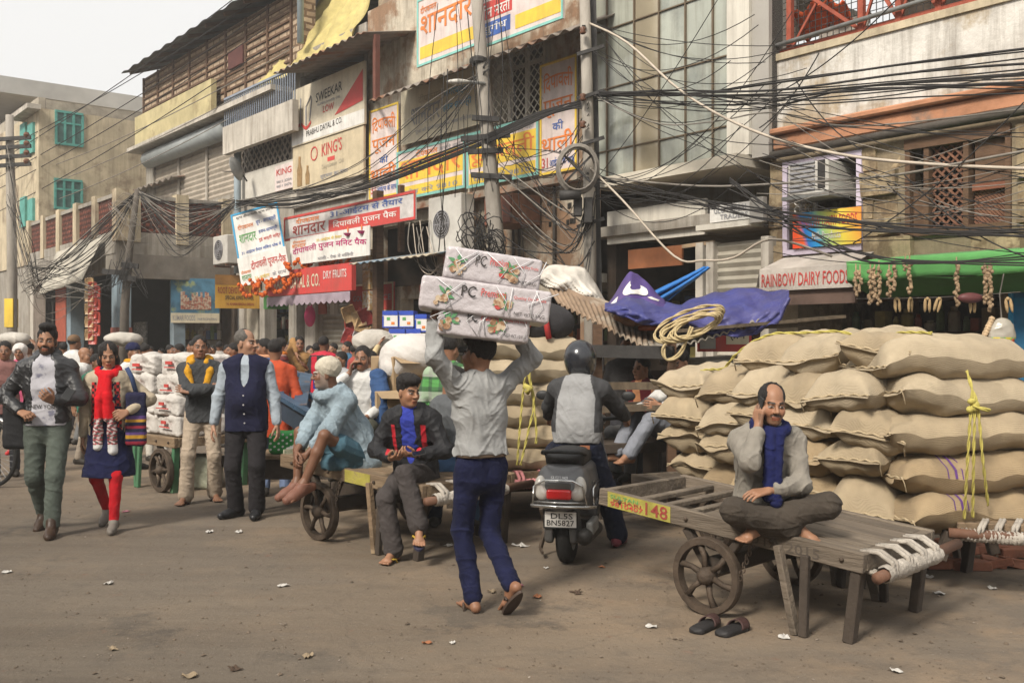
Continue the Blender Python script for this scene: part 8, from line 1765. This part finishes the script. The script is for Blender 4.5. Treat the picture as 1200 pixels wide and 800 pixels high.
# ------------------------------------------------------------------ the crowd
C = lambda k, c, **kw: cloth('crowd_'+k, c, **kw)
HOODM = C('white_hood', (.58, .55, .52))
t, k = crowd('p', 24, 404, 14.6, 12, C('pink', (.48, .09, .17)), C('dk', (.04, .04, .045)), 'man in a pink shirt with a white cloth over his head at the left edge', hair=None, skin='b', h=.011, shoem=M('red_trainer', (.5, .03, .03), .5))
f = Fig(); f.ell(k['hc']+V3(0, .03, .05), (.11, .125, .11)); f.ell(k['hc']+V3(0, .07, -.08), (.10, .08, .12)); f.sub(k['hc']+V3(0, -.14, -.03), (.085, .12, .10), k=.02); garment(t, 'head_cloth', f, HOODM, .011, amp=.01, fr=30)
def head_load(px, py, Y, r, label, mat, name='white_sack', seed=1, amp=.02):
    f = Fig(); f.ell((0, 0, 0), r, k=.05); f.ell((r[0]*.5, 0, -.02), (r[0]*.6, r[1]*.95, r[2]*.9), k=.06); f.post.append(wrinkle(amp*1.3, 13, seed)); o = thing(name, label, 'sack', tuple(P(px, py, Y))); fig_obj('sack', f, .016, mat, o); return o
WSK = M('white_woven_sack', (.45, .42, .375), .8, .15, 4, .3, 90, dirt=.35, fold=5)
up = dict(wl=(.24, -.08, 1.72), wr=(-.24, -.08, 1.72), pl=(1, 0, .4), pr=(-1, 0, .4))
crowd('p', 36, 402, 19, -30, C('brownish', (.14, .09, .07)), C('dk', (.04,)*3), 'porter in dark clothes under the white sack at the left edge', **up)
head_load(15, 397, 18.9, (.30, .22, .13), 'bulging white sack carried on a head at the left edge', WSK)
crowd('p', 6, 400, 12.2, 20, C('rosy', (.22, .11, .10)), C('dk', (.04,)*3), 'person in a rosy brown pullover beside the rickshaw at the left edge')
crowd('p', 84, 393, 16, 150, C('whiteshirt', (.55, .54, .52)), C('grey', (.14, .14, .14)), 'man in a white shirt and brown cap just behind the leather jacket man', hat=C('browncap', (.16, .10, .06)))
crowd('p', 96, 407, 13.5, 80, C('whiteshirt', (.55, .54, .52)), C('beige', (.3, .25, .2)), 'bald man in white seen from the side between the young couple', hair=None, skin='a')
crowd('p', 111, 415, 12.6, 60, C('bottle', (.03, .12, .08)), C('dk', (.04,)*3), 'dark skinned man with a green garment behind the red scarf woman', skin='c')
crowd('p', 153, 402, 12.8, 70, C('whiteshirt', (.55, .54, .52)), C('grey', (.14,)*3), 'man in white with a navy knitted cap and yellow scarf behind the woman', hat=C('navycap', (.02, .022, .06)), scarf=MUS, hair='short')
head_load(143, 397, 13.4, (.24, .2, .09), 'white sack balanced over the navy capped man', WSK, seed=3)
crowd('p', 184, 415, 13.8, 200, C('tealshawl', (.02, .20, .19)), C('offwhite', (.46, .43, .38)), 'man in a teal shawl and off white trousers left of the parcel cart', pelvis=(0, 0, .9), lean=12)
crowd('p', 198, 404, 19, 60, C('mauve', (.24, .22, .26)), C('dk', (.04,)*3), 'man in mauve grey with a pink scarf near the picture sign shop', scarf=C('pinkscarf', (.5, .14, .18)))
crowd('p', 238, 402, 17, 120, C('whiteshirt', (.55, .54, .52)), C('dk', (.04,)*3), 'man in a white shirt seen behind the mustard scarf man')
crowd('p', 266, 404, 18, 30, C('slate', (.10, .11, .13)), C('dk', (.04,)*3), 'man in slate grey half hidden behind the waistcoat man')
crowd('p', 276, 402, 15.5, -60, C('cream', (.5, .44, .33)), C('grey', (.14,)*3), 'man in cream with an orange scarf left of the waistcoat man', scarf=C('orangescarf', (.55, .17, .03)))
crowd('p', 313, 397, 13.0, -70, C('blueshirt', (.06, .15, .36)), C('dk', (.04,)*3), 'man in blue with a peach collar right behind the waistcoat man', scarf=C('peach', (.5, .25, .14)), h=.011)
PLAIDR = M('red_plaid', (.22, .04, .035), .9, .15, 5, .2, 150)
def plaid_mat(m, c2, c3, sc_=14):
    def fn(nt, b):
        L = nt.links.new; src = b.inputs['Base Color'].links[0].from_socket; tc = _n(nt, 'ShaderNodeTexCoord'); sp = _n(nt, 'ShaderNodeSeparateXYZ'); L(tc.outputs['Object'], sp.inputs[0])
        for ax, c in ((0, c2), (2, c2), (2, c3)):
            ml = _n(nt, 'ShaderNodeMath', operation='MULTIPLY'); ml.inputs[1].default_value = sc_*(6.283 if c is c2 else 3.1); L(sp.outputs[ax], ml.inputs[0]); sn = _n(nt, 'ShaderNodeMath', operation='SINE'); L(ml.outputs[0], sn.inputs[0])
            gt = _n(nt, 'ShaderNodeMath', operation='GREATER_THAN'); gt.inputs[1].default_value = .3; L(sn.outputs[0], gt.inputs[0]); f_ = _n(nt, 'ShaderNodeMath', operation='MULTIPLY'); f_.inputs[1].default_value = .55; L(gt.outputs[0], f_.inputs[0])
            x = _n(nt, 'ShaderNodeMix', data_type='RGBA'); L(f_.outputs[0], x.inputs[0]); L(src, x.inputs[6]); x.inputs[7].default_value = (*c, 1); src = x.outputs[2]
        L(src, b.inputs['Base Color'])
    return tweak(m, fn)
plaid_mat(PLAIDR, (.03, .02, .03), (.35, .25, .2))
crowd('p', 331, 396, 15.5, -75, PLAIDR, C('dk', (.04,)*3), 'man in a red plaid shirt and orange scarf facing left at the shops', scarf=C('orangescarf', (.55, .17, .03)), topkw=dict(hem=.25, flare=.02), skin='d', h=.011)
crowd('p', 344, 400, 16.5, -60, C('blackcoat', (.02,)*3), C('dk', (.04,)*3), 'man in a long black coat beside the red plaid man', topkw=dict(hem=.3, flare=.02))
crowd('p', 350, 394, 15.8, 20, C('tanjacket', (.30, .17, .07)), C('jeans', (.06, .09, .16)), 'man in a tan jacket and jeans lifting a hand to his face', wl=(.08, -.26, 1.25), wr=(-.06, -.18, 1.45), h=.011)
def jack2(V):
    c = np.tile(np.array((.03, .03, .032)), (len(V), 1)); x, y, z = V.T; c[(np.abs(x-.11) < .05) & (z < 1.42)] = (.42, .02, .04); c[(x < -.16) & (x > -.22)] = (.3, .02, .05); c[z > 1.44] = (.4, .03, .05); return c
t, k = crowd('p', 378, 394, 15.6, 165, C('blackcoat', (.02,)*3), C('slate', (.10, .11, .13)), 'man seen from behind in a black jacket with red side panels', hair='short', skin='c', h=.011)
f = Fig(); torso(f, k, 1.2, .14, 1.2); sleeves(f, k, 1.15); garment(t, 'jacket', f, COLM, .011, colfn=jack2)
crowd('p', 402, 412, 12.6, -40, C('greyshirt', (.33, .33, .34)), C('dk', (.04,)*3), 'man in a grey shirt peering right of the white haired man')
crowd('p', 436, 411, 11.6, -80, C('greygreen', (.20, .21, .19)), C('jeans', (.06, .09, .16)), 'man in grey green facing left behind the seated phone man', wl=(.15, -.4, 1.0), wr=(-.1, -.4, 1.0), h=.011)
crowd('p', 430, 398, 14.5, 170, C('charcoal', (.05,)*3), C('dk', (.04,)*3), 'porter with a red strap carrying a white sack on his back', lean=14, scarf=C('redscarf', (.45, .03, .05)))
head_load(436, 400, 14.0, (.28, .22, .17), 'big white sack on the porter\'s back before the roller shutter', WSK, seed=6)
crowd('p', 463, 408, 13.6, 200, C('paleyellow', (.48, .38, .22)), C('dk', (.04,)*3), 'man in pale yellow lifting an arm to the white sack', wl=(.2, -.2, 1.8), pl=(1, 0, .3))
# seated man on the phone behind the old man
k_ = dict(pelvis=(0, .02, .80), lean=6, al=(.12, -.42, .42), ar=(-.12, -.42, .42), kl=(.2, -1, .4), kr=(-.2, -1, .4), wl=(.12, -.38, .92), wr=(-.10, -.16, 1.34), pr=(-.7, -.3, -.7))
t, k = crowd('p', 426, 418, 9.9, -8, C('whiteshirt', (.55, .54, .52)), C('olive', (.06, .06, .045)), 'seated man in a white shirt on the phone with a blue cloth on his shoulder', h=.009, beard=.0, **k_) if False else (None, None)
k = skel(**k_); t = fg('seated man in a white shirt on the phone, blue cloth over his shoulder', P(426, 400, 9.9).x, 9.9, -6, 1.0, k, 'b', h=.008, colkw=dict(mous=.8, beard=.2), hr=dict(d=(.2, .2, 1), n=(1, .2, 0), curl=.8), shoes=M('shoe_dark', (.03, .025, .02)))
f = Fig(); torso(f, k, 1.05, .08); sleeves(f, k, 1.05); garment(t, 'shirt', f, C('whiteshirt', (.55, .54, .52)), .009, seed=61)
f = Fig(); trousers(f, k, 1.1); garment(t, 'trousers', f, C('olive', (.06, .06, .045)), .009, seed=62); fig_obj('hair', hair_fig(k), .008, HAIRM, t)
f = Fig(); f.chain([k['sl']+V3(-.06, .06, .03), k['sl']+V3(.0, -.05, .05), k['sl']+V3(.05, -.12, -.12), k['sl']+V3(.05, -.15, -.35)], [.07, .08, .09, .09], .03); garment(t, 'shoulder_cloth', f, C('bluecloth', (.04, .08, .18)), .009, amp=.014, seed=63)
sb_ = thing('wooden_box', 'dark wooden box the phone man in white sits on', 'box', (P(426, 400, 9.9).x, 10.05, 0), .2); MB().box(-.35, .35, -.25, .25, 0, .70).build('box', DWOOD, sb_, bev=.01)
# plaid shirt man and the man seated behind the teenager
PLAIDG = plaid_mat(M('green_plaid', (.08, .26, .07), .9, .15, 5, .2, 150), (.03, .035, .035), (.42, .42, .38), 9)
k = skel(lean=6, head=(-10, 10, 0)); t = fg('man from behind in a green plaid shirt and dark jeans left of the carrier', P(524, 400, 8.9).x, 8.9, 165, .98, k, 'b', h=.008, shoes=M('shoe_dark'))
f = Fig(); torso(f, k, 1.1, .12, 1.1); sleeves(f, k, 1.1); garment(t, 'shirt', f, PLAIDG, .008, seed=64)
f = Fig(); trousers(f, k, 1.08); garment(t, 'jeans', f, cloth('dark_denim', (.014, .017, .032)), .009, seed=65); fig_obj('hair', hair_fig(k), .008, HAIRM, t)
k = skel(pelvis=(0, .02, .68), lean=14, bend=8, al=(.12, -.38, .2), ar=(-.12, -.36, .2), kl=(.2, -1, .6), kr=(-.2, -1, .6), wl=(.1, -.34, .85), wr=(-.1, -.34, .85), head=(0, 20, 0))
t = fg('hunched man in grey with blue jeans sitting with his back to the teenager', P(507, 400, 8.25).x, 8.25, 115, .98, k, 'b', h=.008, shoes=M('shoe_dark'))
f = Fig(); torso(f, k, 1.1, .10, 1.1); sleeves(f, k, 1.1); garment(t, 'pullover', f, C('darkgrey', (.09, .095, .10)), .008, seed=66)
f = Fig(); trousers(f, k, 1.1); garment(t, 'jeans', f, C('midjeans', (.05, .10, .19)), .009, seed=67); fig_obj('hair', hair_fig(k, 'mop'), .008, HAIRM, t)
# people in and beside the stall
crowd('p', 735, 393, 10.9, -15, C('blacktee', (.035, .033, .033)), C('dk', (.04,)*3), 'man in a black shirt standing inside the tin roofed stall', skin='a', h=.010, wl=(.25, -.2, 1.0))
k = skel(pelvis=(0, 0, .72), lean=10, al=(.1, -.4, .3), ar=(-.1, -.4, .3), kl=(.2, -1, .5), kr=(-.2, -1, .5)); t = fg('stallkeeper in an orange shirt and maroon waistcoat sitting in the stall', P(760, 400, 10.6).x, 10.6, -50, .98, k, 'a', h=.010, shoes=M('shoe_dark'))
f = Fig(); torso(f, k, 1.0); sleeves(f, k); garment(t, 'shirt', f, C('orangeshirt', (.55, .25, .12)), .010); f = Fig(); torso(f, k, 1.1, .08, 1.1); f.sub(k['chest']+V3(0, -.2, 0), (.05, .2, .3)); garment(t, 'waistcoat', f, C('maroon', (.12, .02, .025)), .010)
f = Fig(); trousers(f, k, 1.05); garment(t, 'trousers', f, C('grey', (.14,)*3), .011); fig_obj('hair', hair_fig(k), .009, HAIRM, t)
st2 = thing('stool', 'dark stool inside the tin roofed stall', 'stool', (P(760, 400, 10.6).x, 10.65, 0)); MB().box(-.2, .2, -.18, .18, .55, .60).build('seat', DWOOD, st2)
for x in (-.18, .13):
    for y in (-.16, .11): MB().box(x, x+.05, y, y+.05, 0, .549).build('leg', DWOOD, st2)
k = skel(pelvis=(0, 0, .80), lean=-8, al=(.12, -.62, .62), ar=(-.10, -.60, .62), kl=(.2, -.5, 1), kr=(-.2, -.5, 1), wl=(.22, -.34, 1.08), wr=(-.1, -.40, 1.02), pl=(.6, .5, -.5), pr=(-.6, .5, -.5), head=(10, 18, 0)); t = fg('man in white with grey trousers sitting with a raised knee behind the far sacks', P(790, 400, 9.55).x, 9.55, -62, .98, k, 'a', h=.008, bare=True)
f = Fig(); torso(f, k, 1.05); sleeves(f, k, 1.05); garment(t, 'shirt', f, C('whiteshirt', (.55, .54, .52)), .009); f = Fig(); trousers(f, k, 1.12); garment(t, 'trousers', f, C('palegrey', (.20, .21, .24)), .009, seed=69); fig_obj('hair', hair_fig(k), .008, HAIRM, t)
sb_ = thing('wooden_bench', 'dark wooden bench behind the far end of the big sack pile', 'bench', (P(775, 400, 9.6).x, 9.7, 0), .3); MB().box(-.75, .5, -.25, .25, .60, .70).build('seat', DWOOD, sb_, bev=.01)
for x in (-.7, .42): MB().box(x, x+.08, -.2, .2, 0, .599).build('leg', DWOOD, sb_)
# farther crowd
FAR = [(52, 399, 21, 40, (.2, .16, .12), 'brown'), (64, 404, 24, -50, (.4, .38, .36), 'pale grey'), (128, 405, 18, -20, (.09, .11, .2), 'navy'), (118, 403, 22, 150, (.35, .2, .1), 'tan'), (168, 403, 17, 140, (.25, .05, .06), 'maroon'), (176, 406, 21, 20, (.45, .4, .3), 'beige'), (212, 403, 16.5, -60, (.05, .08, .1), 'dark teal'), (222, 406, 21, 30, (.42, .3, .12), 'ochre'), (249, 405, 21, 10, (.12, .14, .1), 'olive'), (290, 401, 20, 60, (.5, .48, .45), 'white'), (302, 404, 18.5, 190, (.3, .1, .3), 'purple'), (362, 405, 19.5, 40, (.5, .47, .42), 'cream'), (392, 402, 18.6, -30, (.12, .12, .13), 'graphite'), (414, 404, 17.5, 120, (.3, .06, .05), 'brick red'), (45, 403, 28, 0, (.1, .1, .12), 'ink blue'), (140, 404, 27, 10, (.38, .34, .28), 'sand'), (30, 404, 32, 30, (.25, .2, .3), 'lavender'), (74, 401, 18.5, 200, (.05, .1, .07), 'forest green'), (106, 406, 26, 40, (.45, .1, .1), 'scarlet'), (190, 408, 24, -30, (.1, .2, .3), 'steel blue'), (205, 407, 26, 100, (.42, .38, .3), 'straw'), (228, 399, 19, -90, (.16, .1, .08), 'chocolate'), (256, 400, 23, 170, (.3, .28, .26), 'ash grey'), (284, 405, 24, -20, (.4, .16, .05), 'rust'), (296, 399, 17, 90, (.06, .06, .09), 'midnight'), (370, 402, 18, 150, (.2, .22, .2), 'sage'), (388, 406, 20, 60, (.48, .42, .3), 'buff'), (409, 400, 19, -60, (.05, .12, .2), 'peacock blue'), (447, 404, 17, 160, (.3, .3, .3), 'pewter'), (124, 401, 30, 20, (.5, .3, .3), 'rose'), (12, 408, 25, -20, (.4, .4, .42), 'silver grey')]
for i, (x, y, Y, yw, c, nm) in enumerate(FAR):
    crowd('p', x, y, Y, yw, C('far%d' % i, c), C('dk', (.04,)*3), 'distant figure in a %s top among the crowd before the shops' % nm, h=.017, skin='abcd'[i % 4])

# ------------------------------------------------------------------ garlic strings, hanging goods at the green awning
GAR = M('garlic_skin', (.40, .28, .17), .8, .4, 14, .4, 60, col2=(.28, .14, .12), sc2=8, amt2=.35)
for i, (x, y0, y1) in enumerate([(1003, 318, 348), (1008, 319, 343), (1020, 316, 357), (1025, 315, 352), (1030, 314, 358), (1042, 318, 349), (1048, 311, 341), (1061, 306, 318), (1066, 305, 345), (1121, 310, 360), (1154, 312, 357), (1161, 312, 366)]):
    v = 10.0; mb = MB(); r = random.Random(i); n = int((y1-y0)/2.1)
    for q in range(n):
        y = y0+(y1-y0)*q/n; c = Vector(fw(FU(x, v), v, FZ(x, y, v)))+Vector((r.uniform(-.016, .016), r.uniform(-.02, .02), 0)); s_ = r.uniform(.016, .024); mb.blob(c, (s_, s_, s_*1.1), 7, 5, .15)
    mb.tube([fw(FU(x, v), v, FZ(x, y0-9, v)), fw(FU(x, v), v, FZ(x, y1, v))], .008, 5)
    tag(mb.build('garlic_string', GAR, smooth=True, origin=True), 'string of dried garlic hanging from the green awning, %s from the left' % ['first', 'second', 'third', 'fourth', 'fifth', 'sixth', 'seventh', 'eighth', 'ninth', 'tenth', 'eleventh', 'twelfth'][i], 'garlic', 'garlic strings on the green awning')
tag(MB().tube([fw(FU(x, 10.15), 10.15, FZ(1080, 347+2*math.sin((x-1000)/180*3.14), 10.15)) for x in range(1004, 1200, 8)], .004, 4).build('string_line', CBG, origin=True), 'thin line strung under the green awning', 'string')
for i, x in enumerate((1051, 1067, 1087, 1101, 1140, 1181)):
    mb = MB()
    for s in (-1, 1): mb.blob((s*.022, 0, -.07), (.018, .015, .075), 7, 6, .15)
    mb.blob((0, 0, 0), (.022, .018, .02), 7, 5); mb.xf(Matrix.Translation(fw(FU(x, 10.14), 10.14, FZ(x, 350, 10.14))) @ Euler((0, random.uniform(-.3, .3), random.uniform(-.5, .5))).to_matrix().to_4x4())
    tag(mb.build('corn_husk', M('husk_tan', (.50, .35, .18), .85, .3, 20, .4), smooth=True, origin=True), 'pale dried husk bunch on the line under the awning, %s from the left' % ['first', 'second', 'third', 'fourth', 'fifth', 'sixth'][i], 'husk', 'dried husks under the green awning')
o = thing('plastic_bag', 'clear plastic bag of bright packets hanging by the blue door', 'bag', tuple(P(1174, 412, 9.6))); f = Fig(); f.ell((0, 0, .16), (.13, .08, .17)); f.ell((.06, 0, .02), (.07, .06, .08)); f.post.append(wrinkle(.015, 22, 2))
def bagcol(V):
    c = np.tile(np.array((.33, .30, .25)), (len(V), 1)); p = np.sin(V[:, 0]*60)+np.sin(V[:, 2]*45+1); lo = V[:, 2] < .14; c[lo & (p > .5)] = (.6, .5, .05); c[lo & (p < -.5)] = (.6, .1, .05); c[lo & (np.abs(p) < .3)] = (.15, .45, .1); return c
fig_obj('bag', f, .01, attr_mat('glossy_plastic', .2, .6, .1), o, bagcol); MB().tube([(0, 0, .3), (-.02, 0, .55), (.02, 0, .75)], .006, 5).build('string', CBG, o)
o = thing('husk_bundle', 'knobbly tan roots hanging beside the clear plastic bag', 'roots', tuple(P(1156, 398, 9.6))); mb = MB()
for q in range(9): mb.blob((.012*q-.04, 0, .025*q), (.03, .035, .028), 7, 5, .15)
mb.build('roots', M('root_tan', (.46, .33, .2), .85, .3, 20, .4), o, smooth=True)
f = Fig(); f.ell((0, 0, 0), (.13, .06, .055)); o = thing('dark_pouch', 'plump dark pink pouch hanging under the green awning', 'pouch', tuple(P(1137, 349, 10.2))); fig_obj('pouch', f, .012, M('dark_pink', (.17, .06, .06), .4), o)

# ------------------------------------------------------------------ bricks and litter
BRK = M('loose_brick', (.28, .11, .065), .92, .4, 7, .5, 40, dirt=.4); rb2 = random.Random(12)
def brick_geo(p, a, s=1., tilt=(0, 0)):
    m_ = MB().box(-.11*s, .11*s, -.052, .052, -.033, .033); m_.v = [tuple(Vector(q)+Vector((rb2.uniform(-.008, .008),)*3)) for q in m_.v]; return m_.xf(Matrix.Translation(p) @ Euler((tilt[0], tilt[1], a)).to_matrix().to_4x4())
i = 0
for row, (yb, n) in enumerate(((666, 8), (655, 9), (647, 9), (640, 8))):
    for q in range(n):
        x = 1100+q*12.5+rb2.uniform(-4, 4)+row*3; g = G(x, yb+rb2.uniform(-2, 2)); z = .034+(row % 3)*.06*rb2.random()
        tag(brick_geo(Vector((g.x, g.y, z)), rb2.uniform(-.5, .6), rb2.uniform(.7, 1), (rb2.uniform(-.2, .2), rb2.uniform(-.2, .2))).build('loose_brick', BRK, bev=.006, origin=True), 'loose red brick in the rubble under the sack cart handle', 'brick', 'loose bricks under the sack cart handle'); i += 1
LITM = [(M('litter_white', (.48, .46, .43), .9, dirt=.4), 'white'), (M('litter_tan', (.26, .20, .13), .9), 'tan'), (M('litter_pink', (.5, .2, .25), .7), 'pink'), (M('litter_orange', (.32, .13, .06), .8), 'orange'), (M('litter_brown', (.07, .045, .03), .9), 'dark brown')]
LIT = [(332, 687, .10, 0, 'crumpled white paper in the middle of the road, left of the carrier'), (128, 684, .09, 0, 'white scrap on the road ahead of the young man'), (8, 671, .09, 0, 'white scrap at the left edge of the road'), (147, 600, .10, 2, 'pinkish scrap behind the woman in the red scarf'), (245, 624, .10, 0, 'flat white scrap in front of the waistcoat man, left one'), (280, 624, .10, 0, 'flat white scrap in front of the waistcoat man, right one'), (607, 687, .10, 2, 'pink and white wrapper behind the carrier\'s heel'), (630, 700, .09, 3, 'orange scrap right of the pink wrapper'), (763, 735, .09, 0, 'white scrap left of the near cart wheel'), (610, 640, .16, 0, 'blue white torn paper left of the scooter wheel'), (526, 640, .10, 0, 'white torn cup under the brown cart handle'), (500, 754, .07, 3, 'small orange scrap near the bottom centre'), (530, 754, .05, 0, 'small white scrap near the bottom centre'), (360, 770, .09, 1, 'tan scrap at the bottom left of centre'), (132, 761, .08, 1, 'curled tan leaf at the bottom left'), (1050, 787, .08, 0, 'white scrap near the bottom right corner'), (1163, 690, .09, 0, 'white scrap on the road below the bricks'), (1100, 696, .10, 0, 'pale scrap beside the near cart leg'), (577, 694, .09, 1, 'tan scrap beside the lifted foot'), (222, 793, .10, 1, 'tan scrap at the lower left edge'), (590, 645, .07, 0, 'white scrap between the carrier and the scooter'), (676, 695, .12, 4, 'dark brown scrap behind the scooter wheel'), (705, 665, .07, 3, 'red orange scrap right of the scooter wheel'), (1085, 677, .11, 0, 'white scrap just below the rubble'), (920, 747, .10, 0, 'white tuft at the foot of the near cart leg'), (640, 666, .05, 0, 'tiny white scrap left of the scooter tyre'), (275, 784, .10, 4, 'dark twig near the bottom left'), (770, 605, .16, 0, 'crumpled white packet on the road behind the rider\'s shoe')]
rl2 = random.Random(3)
for x, y, s, c, lab in LIT:
    g = G(x, y); s *= .48; ph_ = [rl2.uniform(0, 6) for _ in range(4)]
    fn = lambda a, b: ((a-.5)*s*1.5, (b-.5)*s*(1+.4*math.sin(a*5+ph_[0])), .004+s*.16*(1+math.sin(a*7+ph_[1]+b*3))*abs(math.sin(b*5+ph_[2])))
    m_ = MB().sheet(fn, 9, 7, .002).xf(Matrix.Translation((g.x, g.y, .003)) @ Matrix.Rotation(rl2.uniform(0, 6), 4, 'Z')); tag(m_.build('paper_scrap', LITM[c][0], origin=True), lab, 'litter')
mb = MB()
for q in range(2600):
    y = 430+370*rl2.random()**.8; x = rl2.uniform(-60, 1260); g = G(x, y); s = rl2.uniform(.002, .008)*(1 if rl2.random() < .9 else 2.2); a = rl2.random()*6
    mb.add([(g.x+s*math.cos(a+b), g.y+1.3*s*math.sin(a+b), .002+.3*s*(b > 3)) for b in (0, 1.7, 3.1, 4.6)]+[(g.x, g.y, .002+s*.7)], [(0, 1, 4), (1, 2, 4), (2, 3, 4), (3, 0, 4)])
tag(mb.build('road_grit', M('grit', (.12, .09, .065), .95, .5, .7, 0, col2=(.35, .3, .25), sc2=3, amt2=.4), origin=True), 'grit and crumbs scattered over the dusty road', 'grit', kind='stuff')

# ------------------------------------------------------------------ the hazy air
hz = MB().box(-175, 135, -75, 235, -1.5, 24).build('haze', None); hz['kind'] = 'stuff'; hz['label'] = 'thin warm winter haze filling the street'; hz['category'] = 'haze'
hm = bpy.data.materials.new('haze'); hm.use_nodes = True; nt = hm.node_tree; nt.nodes.remove(nt.nodes['Principled BSDF'])
pv = nt.nodes.new('ShaderNodeVolumePrincipled'); pv.inputs['Color'].default_value = (.93, .91, .88, 1); pv.inputs['Density'].default_value = .0024; pv.inputs['Anisotropy'].default_value = .2
nt.links.new(pv.outputs[0], nt.nodes['Material Output'].inputs['Volume']); hz.data.materials.append(hm);
